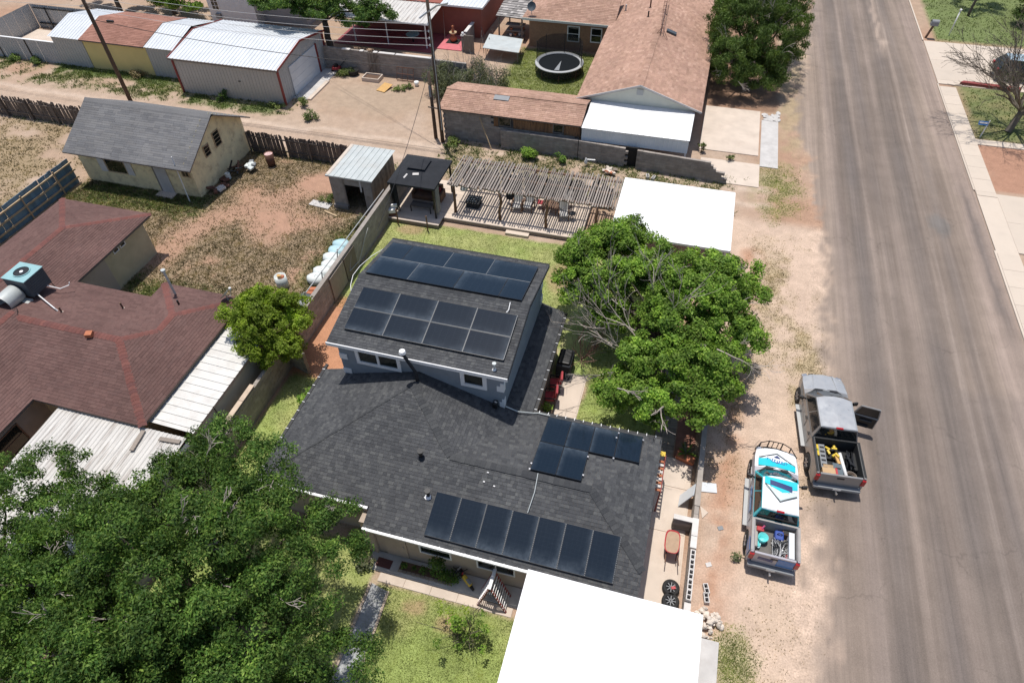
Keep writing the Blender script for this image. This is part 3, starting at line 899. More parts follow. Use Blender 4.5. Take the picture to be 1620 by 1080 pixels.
    gs = np.clip(gs, 0, 1) * np.clip((n2 - .15) * 3, 0, 1)
    c = mix(c, np.array((.10, .14, .045)), gs * .9); weed = np.maximum(weed, gs)
    me = rect_soft(x, y + j * .9, -16.5, 3.5, 36.2, 40.9, .6) * np.clip((n2 - .28) * 4, 0, 1)
    c = mix(c, np.array((.24, .20, .11)), me * .7); weed = np.maximum(weed, me * .9)
    mf = rect_soft(x, y + j * .6, -60, -17.5, 35.6, 36.8, .5) * np.clip((n2 - .4) * 4, 0, 1)
    c = mix(c, WEED, mf * .55); weed = np.maximum(weed, mf * .6)
    # yard with the parked trailer frame: bare sandy with a faint brown stain
    yd = ell(x + j * 2, y + j * 2, -24.5, 45.3, 4.5, 2.6)
    c = mix(c, np.array((.36, .275, .20)), yd * .75)
    # lawns
    lawn = np.zeros(x.shape)
    for (x0, x1, y0, y1) in LAWNS:
        lawn = np.maximum(lawn, rect_soft(x + j * .35, y + j * .35, x0, x1, y0, y1, .2))
    yl = np.clip((NZ.fbm(x * .6 + 5, y * .6 + 77, 4) - .42) * 4.2, 0, 1)
    yl = yl * .6; lc = LAWN * (1 - yl[..., None]) + LAWNY * yl[..., None]
    lc = lc * (1 + (n2[..., None] - .5) * .5)
    c = c * (1 - lawn[..., None]) + lc * lawn[..., None]
    for (px, py, rx, ry) in ((-6.6, 8.4, .5, .35), (-5.2, 8.1, .5, .4), (-0.9, 17.6, .8, .5), (-15.3, 30.2, .9, .5), (-14.9, 12.9, .7, .4), (-7.5, 25.6, 1.6, .5), (-5.2, 28.2, 1.2, 1.4)):
        m = ell(x + j * .6, y + j * .6, px, py, rx, ry) * .8
        c = mix(c, np.array((.34, .24, .14)), m); lawn = lawn * (1 - m * .7)
    side = rect_soft(x + j * .3, y, -17.0, -12.9, 17.7, 23.5, .3)
    c = mix(c, np.array((.45, .22, .125)), side * .9)
    # lawn of the tan house, the house across the road
    l2 = np.maximum(rect_soft(x + j, y + j, -15.5, -8.2, 45.6, 57.5, .8), np.maximum(rect_soft(x + j * .5, y + j * .4, 19.8, 60, 67.4, 90, .3), rect_soft(x + j * .4, y + j * .5, 20.0, 60, 50.2, 58.6, .4)))
    l2 = l2 * (1 - ell(x + j * 2, y + j * 2, -14.5, 48.3, 2.2, 1.2) * .85)
    gl = np.where(x > 10, 1.0, 1.0)
    c = mix(c, np.where((x > 10)[..., None], np.array((.12, .165, .055)), np.array((.15, .175, .06))) * (1 + (n2[..., None] - .5) * .8), l2 * .92)
    dg = rect_soft(x + j * .5, y + j * .5, 20.0, 40, 50.0, 58.4, .4) * np.clip((n2 - .35) * 3, 0, 1)
    c = mix(c, np.array((.25, .19, .10)), dg * .55)
    rd = rect_soft(x + j * .2, y, 19.9, 40, 43.4, 49.3, .2)
    c = mix(c, np.array((.36, .20, .135)), rd * .95)
    vg2 = ell(x + j * 1.6, y + j * 2.5, 6.4, 40.2, 1.7, 3.4, .8) * np.clip((n2 - .3) * 4, 0, 1)
    c = mix(c, np.array((.25, .24, .10)), vg2 * .65); weed = np.maximum(weed, vg2)
    vg3 = rect_soft(x + j * .6, y + j, 6.4, 8.6, 42.9, 75, .7) * np.clip((n2 - .36) * 4, 0, 1)
    c = mix(c, np.array((.32, .27, .15)), vg3 * .45)
    tb = rect_soft(x + j, y + j * .5, .9, 6.3, 50.6, 76, .4)
    c = mix(c, np.array((.24, .145, .095)), tb * .8)
    vw = ell(x + j * .6, y + j * .6, 5.0, 9.5, .85, 1.25, .8)
    c = mix(c, np.array((.27, .275, .12)), vw * .7); weed = np.maximum(weed, vw)
    return c, lawn, scrub, weed, verge, l2
def axis(parts):
    a = []
    for (s, e, d) in parts: a.append(np.arange(s, e, d))
    a.append(np.array([parts[-1][1]])); return np.concatenate(a)
def grid_mesh(name, xs, ys, z, colfn, mat):
    X, Y = np.meshgrid(xs, ys, indexing='xy')
    Z = np.broadcast_to(z(X, Y) if callable(z) else np.full(X.shape, z), X.shape)
    v = np.stack([X, Y, Z], -1).reshape(-1, 3)
    nx, ny = len(xs), len(ys)
    i = (np.arange(ny - 1)[:, None] * nx + np.arange(nx - 1)[None]).ravel()
    q = np.stack([i, i + 1, i + nx + 1, i + nx], -1).astype(np.int32)
    me = bpy.data.meshes.new(name)
    me.vertices.add(len(v)); me.vertices.foreach_set('co', v.astype(np.float32).ravel())
    me.loops.add(q.size); me.loops.foreach_set('vertex_index', q.ravel())
    me.polygons.add(len(q)); me.polygons.foreach_set('loop_start', np.arange(0, q.size, 4, dtype=np.int32))
    me.update(calc_edges=True)
    c = colfn(X, Y).reshape(-1, 3)
    a = me.color_attributes.new('Col', 'FLOAT_COLOR', 'POINT')
    a.data.foreach_set('color', np.concatenate([np.clip(c, .01, .9), np.ones((len(c), 1))], 1).astype(np.float32).ravel())
    me.materials.append(M[mat])
    o = bpy.data.objects.new(name, me); COL.objects.link(o); WL[o.name] = Vector((0, 0, 0))
    return o
xs = axis([(-600, -100, 50), (-100, -56, .6), (-56, -31, .35), (-31, 9.5, .17), (9.5, 40, .5), (40, 600, 40)])
ys = axis([(-300, -2, 30), (-2, 34, .18), (34, 46, .24), (46, 62, .4), (62, 105, 1.0), (105, 900, 60)])
ground = struct(grid_mesh('ground', xs, ys, 0.0, lambda x, y: ground_cover(x, y)[0], 'ground'))

# ------------------------------------------------------------------ road, sidewalk, driveways
ROAD_R = 18.58
EDGE_Y = np.array([-300, -10, 8, 12, 17, 24, 27, 31, 33, 38.5, 44, 49, 56, 66, 75, 300])
EDGE_X = np.array([8.1, 8.1, 8.1, 8.0, 8.0, 8.4, 8.75, 9.0, 9.3, 9.0, 8.5, 7.8, 8.2, 8.8, 9.3, 9.3])
def road_edge(y): return np.interp(y, EDGE_Y, EDGE_X)
def road_col(x, y):
    ed = road_edge(y)
    j = NZ.fbm(x * 1.6, y * 1.3 + 30, 5) - .5
    st = NZ.fbm(x * 1.5 + 3, y * .012 + 2, 4); st2 = NZ.fbm(x * 5.5 + 20, y * .02 + 7, 3); bl = NZ.fbm(x * .35 + 60, y * .10 + 3, 4)
    base = np.array((.212, .168, .138)) * (1 + (st[..., None] - .5) * .6 + (st2[..., None] - .5) * .25 + (bl[..., None] - .5) * .45)
    wl_ = np.clip((11.2 + (bl - .5) * 3 - x) / 2.0, 0, 1) * .55 + np.clip((x - 16.2 + (bl - .5) * 2) / 1.0, 0, 1) * .45
    c = base * (1 - wl_[..., None]) + np.array((.31, .245, .20)) * (1 + (st[..., None] - .5) * .5) * wl_[..., None]
    for (xc, wd, col, k, ph) in ((13.9, 1.3, (.14, .117, .102), .5, 8), (11.4, .9, (.15, .124, .108), .5, 9), (10.9, .55, (.135, .118, .112), .65, 0), (12.6, .45, (.145, .125, .118), .55, 2), (14.4, .6, (.14, .122, .115), .55, 4), (15.7, .35, (.13, .115, .11), .5, 6), (11.7, .16, (.33, .265, .225), .5, 1), (13.5, .25, (.30, .24, .205), .5, 3), (15.1, .10, (.34, .28, .24), .6, 5), (9.9, .4, (.19, .155, .14), .5, 7)):
        xx = xc + np.sin(y * .045 + ph) * .25 + (y - 30) * .004
        m = np.exp(-((x - xx) / wd) ** 2) * np.clip(.45 + 1.6 * (NZ.fbm(y * .16 + ph * 9, x * .15, 3) - .3), 0, 1)
        c = c * (1 - m[..., None] * k) + np.array(col) * m[..., None] * k
    # older, paler surface against the far kerb with a ragged seam
    seam = np.interp(y, [10, 30, 36, 42, 50, 60, 90], [16.6, 16.9, 17.1, 17.3, 17.0, 17.2, 17.2]) + j * .7
    m = np.clip((x - seam) / .25, 0, 1); m = m * np.clip((34 - np.abs(y - 45)) / 8, 0, 1)
    c = c * (1 - m[..., None] * .55) + np.array((.30, .235, .20)) * m[..., None] * .55
    m = np.exp(-((x - 17.9 - j * .5) / .22) ** 2) * np.clip((44 - y) / 3, 0, 1) * np.clip((y - 28) / 4, 0, 1)
    c = c * (1 - m[..., None] * .6) + np.array((.12, .105, .10)) * m[..., None] * .6
    # darker newer patch beyond the seam across the road near the camera
    m = np.clip((25.2 + j * .8 - y) / .5, 0, 1) * np.clip((x - 14.3 + j) / .6, 0, 1)
    c = c * (1 - m[..., None] * .3) + np.array((.135, .115, .108)) * m[..., None] * .3
    m = ell(x + j, y + j, 15.9, 38.6, .7, 1.3) * .6
    c = c * (1 - m[..., None]) + np.array((.14, .135, .13)) * m[..., None]
    # sand drifted over the left edge
    d = (x - ed) + .35 + j * 2.0
    wdt = np.interp(y, [8, 24, 30, 36, 45, 60], [1.0, .9, .8, .7, .7, .8])
    m = np.clip(1.0 - d / wdt, 0, 1) ** 1.2
    dm = m.copy(); gcol = ground_cover(x, y)[0]
    c = c * (1 - m[..., None]) + gcol * m[..., None]
    m = np.exp(-((x - 15.0 - j) / .3) ** 2) * np.clip((y - 62) / 4, 0, 1) * .6
    c = c * (1 - m[..., None]) + np.array((.46, .36, .29)) * m[..., None]
    return np.concatenate([c, dm[..., None]], -1)
def road_z(x, y): return .004 + .03 * np.clip((x - road_edge(y)) / 2.5, 0, 1)
xr = np.linspace(0, 1, 74); yr = axis([(-300, 0, 30), (0, 62, .4), (62, 110, 1.), (110, 900, 60)])
T, Y = np.meshgrid(xr, yr, indexing='xy')
def make_road():
    edge = road_edge(Y) - .95
    X = edge + (ROAD_R - edge) * T
    v = np.stack([X, Y, road_z(X, Y)], -1).reshape(-1, 3)
    nx, ny = len(xr), len(yr)
    i = (np.arange(ny - 1)[:, None] * nx + np.arange(nx - 1)[None]).ravel()
    q = np.stack([i, i + 1, i + nx + 1, i + nx], -1).astype(np.int32)
    me = bpy.data.meshes.new('road')
    me.vertices.add(len(v)); me.vertices.foreach_set('co', v.astype(np.float32).ravel())
    me.loops.add(q.size); me.loops.foreach_set('vertex_index', q.ravel())
    me.polygons.add(len(q)); me.polygons.foreach_set('loop_start', np.arange(0, q.size, 4, dtype=np.int32))
    me.update(calc_edges=True)
    c = road_col(X, Y).reshape(-1, 4)
    a = me.color_attributes.new('Col', 'FLOAT_COLOR', 'POINT')
    a.data.foreach_set('color', np.clip(c, 0, 1).astype(np.float32).ravel())
    me.materials.append(M['road'])
    o = bpy.data.objects.new('road', me); COL.objects.link(o); WL['road'] = Vector((0, 0, 0)); struct(o)
make_road()
def slabrow(name, rects, mat, z=.12, z0=-.1, parent=None, piece='slab', bev=.012):
    p = parent
    if p is None:
        x0, x1, y0, y1 = rects[0][:4]
        p = obj(name, MB().bx(min(r[0] for r in rects), max(r[1] for r in rects), min(r[2] for r in rects), max(r[3] for r in rects), z0, z - .03), mat); struct(p)
    for (x0, x1, y0, y1) in rects:
        obj(piece, MB().bx(x0 + .006, x1 - .006, y0 + .006, y1 - .006, z - .06, z + random.uniform(-.004, .004)), mat, p, bevel=bev)
    return p
y = -4.0; rc = []
while y < 43:
    if not (36.8 < y + .75 < 43.0): rc.append((18.62, 19.82, y, min(y + 1.5, 36.8 if y < 36.8 else 43)))
    y += 1.5
slabrow('sidewalk', [r for r in rc if r[1] > 0], 'concrete_walk', .12)
slabrow('sidewalk', [(18.62, 19.82, a, a + 1.5) for a in np.arange(43.0, 58.0, 1.5)], 'concrete_walk', .12)
slabrow('driveway', [(18.64, 19.84, 36.82, 39.9), (18.64, 19.84, 39.9, 42.98), (19.84, 24, 36.82, 39.9), (19.84, 24, 39.9, 42.98)], 'concrete_walk', .075)
slabrow('driveway', [(18.62, 22.5, 59.3, 63.1), (18.62, 22.5, 63.1, 67.0), (22.5, 30, 59.3, 63.1), (22.5, 30, 63.1, 67.0), (18.62, 20.4, 58.55, 59.3)], 'concrete_walk', .075)
slabrow('garden_path', [(19.84, 23.5, 49.3, 50.05), (23.5, 27, 49.3, 50.05)], 'concrete_walk', .06)
struct(obj('kerb', MB().bx(18.50, 18.61, 67.0, 120, -.1, .13), 'concrete_walk'))
struct(obj('kerb', MB().bx(18.50, 18.61, -4, 36.7, -.1, .115), 'concrete_walk'))
struct(obj('kerb', MB().bx(18.50, 18.61, 43.1, 58.4, -.1, .115), 'concrete_walk'))
slabrow('concrete_apron', [(1.0, 5.08, 44.0, 50.5)], 'concrete', .06)
slabrow('concrete_apron', [(1.25, 5.2, 40.05, 42.9)], 'concrete', .05)
slabrow('concrete_pad', [(5.2, 6.4, 42.7, 49.2)], 'concrete_grey', .05)
# broken end of the grey pad
bp = thing('broken_concrete', 'broken pale concrete pieces at the far end of the grey pad', 'rubble', (5.8, 49.9, 0))
rb = random.Random(4)
for k in range(16):
    cx, cy = rb.uniform(5.25, 6.4), rb.uniform(49.25, 50.6); a0 = rb.uniform(0, 6)
    pts = [(cx + rb.uniform(.15, .32) * math.cos(a0 + t), cy + rb.uniform(.15, .32) * math.sin(a0 + t), rb.uniform(.05, .085)) for t in (0, 1.3, 2.5, 3.8, 5.0)]
    obj('piece', MB().slab(pts, .06), 'concrete_grey', bp)
# front path, walks round the main house
slabrow('front_walk', [(-8.35 + i * 1.08, -7.28 + i * 1.08, 8.98, 9.34) for i in range(5)], 'concrete', .045)
slabrow('porch_slab', [(-9.0, -6.4, 9.36, 10.14), (-6.4, -2.2, 9.36, 10.14)], 'concrete_grey', .06)
gp = struct(obj('garden_path', MB().hexa([(-8.5, 8.85, -.05), (-7.8, 8.7, -.05), (-7.62, 5.2, -.05), (-8.4, 5.1, -.05)][::-1], [(-8.5, 8.85, .02), (-7.8, 8.7, .02), (-7.62, 5.2, .02), (-8.4, 5.1, .02)][::-1]), 'asph_dark'))
for (a, b) in (((-8.55, 8.85), (-8.45, 5.1)), ((-7.76, 8.7), (-7.56, 5.2))):
    for k in range(9):
        t0, t1 = k / 9, (k + .94) / 9
        obj('edging', MB().beam((a[0] + (b[0] - a[0]) * t0, a[1] + (b[1] - a[1]) * t0, .03), (a[0] + (b[0] - a[0]) * t1, a[1] + (b[1] - a[1]) * t1, .03), .09, .1), 'block_tan', gp)
slabrow('side_walk', [(-3.62, -2.5, 16.8, 18.9), (-3.62, -2.55, 18.9, 21.2)], 'concrete', .05)
slabrow('side_yard_slab', [(1.45, 2.9, 13.95, 16.05), (1.3, 2.9, 7.0, 13.9), (1.45, 2.95, 16.1, 17.6)], 'concrete', .05)
slabrow('concrete_strip', [(3.85, 4.52, 6.0, 8.3), (3.85, 4.52, 8.3, 10.1)], 'concrete_grey', .1)
pv = struct(obj('paver_path', MB().bx(1.15, 2.05, 17.6, 24.0, -.1, .01), 'soil'))
me_pv = mesh_of('paver', MB().bx(-.145, .145, -.095, .095, 0, .05), 'paver')
for i in range(3):
    for k in range(32):
        inst('paver', me_pv, pv, (1.3 + i * .3, 17.7 + k * .2, .0), (0, 0, random.uniform(-.05, .05)))
pb = struct(obj('planting_strip', MB().bx(2.1, 2.95, 17.6, 24.0, -.1, .012), 'grout_red'))

# ------------------------------------------------------------------ window helper
def window(parent, o, u, n, wd, h, fw=.07, proud=.04, mull=(), trans=(), framemat='trim_white', pane='glass', sill=True, name='window'):
    """o = lower left corner on the wall face, u along the wall, n outward"""
    o = Vector(o); u = Vector(u); n = Vector(n); zz = Vector((0, 0, 1))
    def bar(mb, a0, a1, z0, z1, pr):
        p = [o + u * a + zz * z for (a, z) in ((a0, z0), (a1, z0), (a1, z1), (a0, z1))]
        mb.hexa([q - n * .02 for q in p], [q + n * pr for q in p])
    f = MB()
    bar(f, 0, fw, 0, h, proud); bar(f, wd - fw, wd, 0, h, proud); bar(f, fw, wd - fw, 0, fw, proud); bar(f, fw, wd - fw, h - fw, h, proud)
    for m in mull: bar(f, m - fw * .35, m + fw * .35, fw, h - fw, proud * .8)
    for m in trans: bar(f, fw, wd - fw, m - fw * .25, m + fw * .25, proud * .7)
    w_ = obj(name, f, framemat, parent)
    g = MB(); bar(g, fw * .9, wd - fw * .9, fw * .9, h - fw * .9, .008)
    obj('pane', g, pane, w_)
    return w_
def gutter(parent, p, q, mat='black', brk='trim_white', step=.62, r=.06, name='gutter', tick=.05):
    p = Vector(p); q = Vector(q); d = q - p; L = d.length; d.normalize(); a = d.cross(Vector((0, 0, 1)))
    g = obj(name, MB().beam(p, q, r * 2, r * 1.6), mat, parent)
    n = int(L / step)
    b = mesh_of('bracket', MB().rbox((0, 0, 0), (.025, .12, .02)), brk)
    rz = math.atan2(a.y, a.x) - math.pi / 2
    for k in range(n + 1):
        s = p + d * (L * (k + .3) / (n + 1)) + Vector((0, 0, r * .9 + .008))
        inst('bracket', b, g, s, (0, 0, rz + random.uniform(-.1, .1)))
    return g
def pipe_vent(parent, p, h, r=.05, mat='black', cap=None, flash='charcoal'):
    m = MB().cyl((p[0], p[1], p[2] - .05), r, h + .05, 10)
    o = obj('vent_pipe', m, mat, parent)
    obj('flashing', MB().cyl((p[0], p[1], p[2] - .03), r * 2.4, .05, 10, r2=r * 1.2), flash, o)
    if cap: obj('cap', MB().cyl((p[0], p[1], p[2] + h), r * 1.7, .06, 10), cap, o)
    return o

# ================================================================== MAIN HOUSE
H1 = thing('house', 'dark shingled house with grey upper storey in the middle of the lot', 'house', (-6, 16, 0))
ZE = 2.7
P1 = (-8.82, 15.38, 4.293); RL = (-6.44, 13.0, 3.5); RR = (-0.95, 13.0, 3.5); CI = (-4.05, 16.4, 2.7)
planes = [
    [(-13.6, 10.6, ZE), P1, (-8.82, 16.4, 4.293), (-13.6, 16.4, ZE)],
    [(-13.6, 10.6, ZE), (-6.44, 10.6, ZE), RL, P1],
    [(-6.44, 10.6, ZE), (1.34, 10.6, ZE), (1.34, 10.71, 2.737), RR, RL],
    [(-8.9, 9.87, 2.457), (1.34, 9.87, 2.457), (1.34, 10.6, ZE), (-8.9, 10.6, ZE)],
    [P1, RL, CI, (-8.82, 16.4, 4.293)],
    [(-5.3, 16.4, 3.117), CI, (-4.05, 22.65, 2.7), (-5.3, 22.65, 3.117)],
    [RL, RR, (1.34, 15.9, 2.82), (1.34, 16.5, 2.677), (-4.05, 16.5, 2.677)],
    [RR, (1.34, 10.71, 2.737), (1.34, 15.9, 2.82)],
]
planes[4] = [P1, RL, CI, (-4.05, 16.45, 2.7), (-8.82, 16.45, 4.293)]
rf = roof_parts(H1, planes, 'shingle_dark', name='lower_roof')
cp = MB()
cap_row(cp, RL, P1); cap_row(cp, RR, RL, step=.2); cap_row(cp, (1.34, 10.71, 2.737), RR); cap_row(cp, (-13.6, 10.6, ZE), P1, wd=.1, rise=.02)
stuff(obj('ridge_cap', cp, 'shingle_cap', rf))
wl = MB()
wl.bx(-13.3, -4.3, 10.9, 16.2, 0, 2.62); wl.bx(-8.7, 1.05, 10.16, 16.25, 0, 2.42); wl.bx(-12.35, -4.3, 16.2, 22.4, 0, 2.62)
obj('wall', wl, 'stucco_tan', H1)
up_ = MB()
up_.hexa([(-12.4, 16.1, 2.4), (-5.18, 16.1, 2.4), (-5.18, 22.6, 2.4), (-12.4, 22.6, 2.4)], [(-12.4, 16.1, 5.22), (-5.18, 16.1, 5.22), (-5.18, 22.6, 5.22), (-12.4, 22.6, 5.22)])
for x0, x1 in ((-12.4, -12.2), (-5.38, -5.18)):
    up_.hexa([(x0, 16.1, 5.22), (x0, 19.35, 5.87), (x0, 22.6, 5.22)], [(x1, 16.1, 5.22), (x1, 19.35, 5.87), (x1, 22.6, 5.22)])
uw = obj('upper_wall', up_, 'stucco_blue', H1)
qn = MB()
for (x0, x1, z0, z1) in ((-12.42, -12.06, 4.13, 4.45), (-12.42, -12.04, 3.22, 3.52), (-5.47, -5.165, 4.1, 4.42), (-5.32, -5.165, 4.42, 4.62), (-5.38, -5.165, 3.1, 3.42), (-5.27, -5.165, 3.42, 3.62)):
    qn = MB().bx(x0, x1, 16.075, 16.3, z0, z1); obj('quoin', qn, 'trim_white', uw)
obj('quoin', MB().bx(-5.3, -5.155, 22.3, 22.63, 3.3, 3.7), 'trim_white', uw); obj('quoin', MB().bx(-5.3, -5.155, 22.3, 22.63, 4.2, 4.6), 'trim_white', uw)
window(H1, (-11.62, 16.1, 4.07), (1, 0, 0), (0, -1, 0), 2.02, .93, fw=.15, proud=.06, mull=(1.01,))
window(H1, (-7.0, 16.1, 4.05), (1, 0, 0), (0, -1, 0), 1.12, .94, fw=.17, proud=.06)
ur = roof_parts(H1, [[(-12.68, 15.85, 5.3), (-4.95, 15.85, 5.3), (-4.95, 19.35, 6.0), (-12.68, 19.35, 6.0)], [(-12.68, 19.35, 6.0), (-4.95, 19.35, 6.0), (-4.95, 22.85, 5.3), (-12.68, 22.85, 5.3)]], 'shingle_dark', name='upper_roof', thick=.08)
stuff(obj('ridge_cap', cap_row(MB(), (-12.68, 19.35, 6.0), (-4.95, 19.35, 6.0), wd=.32, step=.18, rise=.03, drop=.2), 'shingle_cap', ur))
obj('fascia', MB().bx(-12.7, -4.93, 15.80, 15.845, 5.14, 5.31), 'trim_white', ur)
obj('soffit', MB().bx(-12.6, -5.0, 15.85, 16.1, 5.17, 5.2), 'trim_white', ur)
for s in (15.85, 22.85):
    obj('rake_trim', MB().beam((-4.93, s, 5.25), (-4.93, 19.35, 5.95), .03, .12), 'charcoal', ur)
obj('gutter', MB().bx(-12.7, -4.95, 22.86, 22.96, 5.2, 5.3), 'black', ur)
gutter(H1, (-13.68, 10.5, 2.66), (-13.68, 16.7, 2.66), step=.5)
gutter(H1, (-8.9, 9.80, 2.43), (1.3, 9.80, 2.43), mat='trim_white', step=.5, r=.05)
gutter(H1, (-13.6, 10.53, 2.66), (-8.95, 10.53, 2.66), mat='trim_white', step=.5, r=.05)
gutter(H1, (-3.97, 16.45, 2.66), (-3.97, 22.65, 2.66), step=.6)
gutter(H1, (-3.9, 16.57, 2.63), (1.34, 16.57, 2.63), step=.4, r=.04)
ds = MB().tube([(-5.1, 16.02, 3.3), (-4.6, 16.1, 3.02), (-4.0, 16.35, 2.80), (-3.8, 16.42, 2.78), (-3.3, 16.40, 2.80)], .025, 6)
obj('conduit', ds, 'galv', H1)
obj('conduit', MB().tube([(-3.0, 13.1, 3.58), (-2.95, 12.4, 3.42), (-3.02, 11.65, 3.16)], .017, 6), 'galv', H1)
obj('conduit', MB().tube([(-5.75, 19.2, 6.12), (-5.72, 18.85, 6.02), (-5.78, 18.72, 5.98)], .02, 6), 'trim_white', H1)
# flue with bend on the upper wall, vents
fl = obj('flue_pipe', MB().tube([(-8.72, 15.62, 4.3), (-8.74, 15.66, 4.75), (-9.12, 15.62, 5.75), (-9.14, 15.62, 5.88)], .07, 10), 'charcoal', H1, smooth=True)
obj('flue_cap', MB().cyl((-9.14, 15.62, 5.86), .15, .12, 12, r2=.12), 'trim_white', fl)
pipe_vent(H1, (-7.55, 12.75, 3.43), .32, .075, cap='black')
pipe_vent(H1, (-6.82, 11.45, 2.99), .3, .07, cap='black', flash='trim_white')
pipe_vent(H1, (-5.55, 16.15, 5.37), .28, .05, mat='galv', flash='trim_white', cap='galv')
mt = obj('meter_box', MB().bx(-5.62, -5.44, 15.86, 16.1, 3.12, 3.5), 'black', H1, bevel=.02)
obj('meter_mast', MB().tube([(-5.52, 15.95, 3.45), (-5.5, 15.9, 3.62), (-5.42, 15.88, 3.62)], .04, 6), 'chrome', mt)
dr = obj('door', MB().bx(-8.35, -7.45, 10.11, 10.15, .1, 2.1), 'stucco_tan', H1); obj('door_handle', MB().bx(-7.58, -7.54, 10.07, 10.11, 1.0, 1.1), 'chrome', dr)
window(H1, (-6.9, 10.16, .95), (1, 0, 0), (0, -1, 0), 1.3, 1.0, fw=.06, trans=(.5,))
window(H1, (-4.6, 10.16, .95), (1, 0, 0), (0, -1, 0), 1.5, 1.0, fw=.06, mull=(.75,))
obj('pilaster', MB().bx(-9.15, -8.72, 10.05, 10.9, 0, 2.4), 'stucco_tan', H1)
nail = MB()
for (x_, y_) in ((-4.85, 12.72), (-4.9, 12.37), (-4.48, 12.3)): nail.rbox((x_, y_, 2.72 + (y_ - 10.6) / 3 + .03), (.07, .05, .02))
obj('mount_foot', nail, 'chrome', H1)
# cable loop along the left rake of the upper roof
cb = [(-12.7, 22.2, 5.4), (-13.3, 21.6, 5.2), (-13.75, 20.8, 5.0), (-13.85, 20.0, 4.9), (-13.6, 19.2, 5.0), (-13.1, 18.6, 5.2), (-12.72, 18.3, 5.4)]
obj('guard_strip', MB().tube([(-12.7, 21.9, 5.45), (-13.05, 21.2, 5.45), (-13.22, 20.4, 5.5), (-13.22, 19.7, 5.55), (-13.0, 19.0, 5.6), (-12.72, 18.5, 5.6)], .016, 6), 'trim_white', H1, smooth=True)

# ------------------------------------------------------------------ solar arrays
def solar_panel(parent, o, u, v, wd, ht):
    """panel with lower-left corner o, u across, v up the slope"""
    o = Vector(o); u = Vector(u).normalized(); v = Vector(v).normalized(); n = u.cross(v)
    g = .005
    c = [o + u * g + v * g, o + u * (wd - g) + v * g, o + u * (wd - g) + v * (ht - g), o + u * g + v * (ht - g)]
    f = MB().hexa([p - n * .04 for p in c], c)
    e = .016
    for a, b in ((0, 1), (1, 2), (2, 3), (3, 0)):
        dd = (c[b] - c[a]).normalized(); inw = n.cross(dd)
        f.hexa([c[a] , c[b], c[b] + inw * e, c[a] + inw * e], [c[a] + n * .006, c[b] + n * .006, c[b] + inw * e + n * .006, c[a] + inw * e + n * .006])
    p = obj('solar_panel', f, 'solar_frame', parent)
    me = bpy.data.meshes.new('glass')
    gi = [c[0] + (u + v) * e, c[1] + (v - u) * e, c[2] - (u + v) * e, c[3] + (u - v) * e]
    me.from_pydata([tuple(q + n * .003) for q in gi], [], [(0, 1, 2, 3)])
    uv = me.uv_layers.new(name='UVMap')
    for i, q in enumerate(((0, 0), (1, 0), (1, 1), (0, 1))): uv.data[i].uv = q
    me.materials.append(M['solar'])
    go = bpy.data.objects.new('glass', me); _link(go, p, False)
    return p
def arr(label, rows, u, v, base):
    a = thing('solar_array', label, 'solar array', base)
    for (o, wd, ht) in rows: solar_panel(a, o, u, v, wd, ht)
    return a
sl_ = 1 / 3
vF = Vector((0, 1, sl_)).normalized()
zf = lambda y: 2.7 + (y - 10.6) / 3 + .12
A1 = arr('row of seven upright solar panels above the front eave', [((-6.53 + i * .992, 10.07, zf(10.07)), .992, 1.64) for i in range(7)], (1, 0, 0), vF, (-3, 10.8, 2.9))
def seam_dots(parent, xs_, y0, y1, zfun, step=.07):
    for x_ in xs_:
        b = MB(); y = y0 + .03
        while y < y1:
            b.rbox((x_, y, zfun(y) + .012), (.022, .035, .012)); y += step
        obj('clamp_strip', b, 'rail_alu', parent)
seam_dots(A1, [-6.53 + i * .992 for i in range(1, 8)], 10.07, 11.62, zf)
zb = lambda y: 3.5 - .235 * (y - 13.0) + .12
vB = Vector((0, -1, .235)).normalized()
A2 = arr('six black solar panels in an L on the far slope of the east wing', [((-3.34 + (i + 1) * .982, 16.30, zb(16.30)), .982, 1.55) for i in range(4)] + [((-3.34 + (i + 1) * .982, 14.78, zb(14.78)), .982, 1.62) for i in range(2)], (-1, 0, 0), vB, (-1.5, 15.0, 3.2))
for (x_, y_) in ((-3.36, 13.5), (-3.35, 13.2), (-1.36, 14.5), (-1.36, 13.5), (-.4, 16.2), (-.4, 14.72), (.6, 16.1), (-.45, 15.9)):
    obj('clamp', MB().rbox((x_, y_, zb(y_) + .02), (.06, .06, .03)), 'chrome', A2)
zu = lambda y: 5.3 + .2 * (y - 15.85) + .12
vU = Vector((0, 1, .2)).normalized()
A3 = arr('eight wide solar panels in two rows facing the camera on the upper roof', [((-12.17 + i * 1.722, 16.52 + r * 1.09, zu(16.52 + r * 1.09)), 1.722, 1.1) for i in range(4) for r in range(2)], (1, 0, 0), vU, (-8.7, 17.6, 5.7))
obj('row_rail', MB().beam((-12.17, 17.61, zu(17.61) + .004), (-5.28, 17.61, zu(17.61) + .004), .018, .01), 'rail_alu', A3)
for i in range(1, 5):
    xx = -12.17 + i * 1.722
    obj('row_rail', MB().beam((xx, 16.54, zu(16.54) + .005), (xx, 18.68, zu(18.68) + .005), .016, .01), 'rail_alu', A3)
zub = lambda y: 5.3 + .2 * (22.85 - y) + .12
vUB = Vector((0, -1, .2)).normalized()
bx1 = [-12.42, -10.46, -8.36, -6.35, -5.33]; bx2 = [-12.42, -11.37, -9.36, -7.37, -5.33]
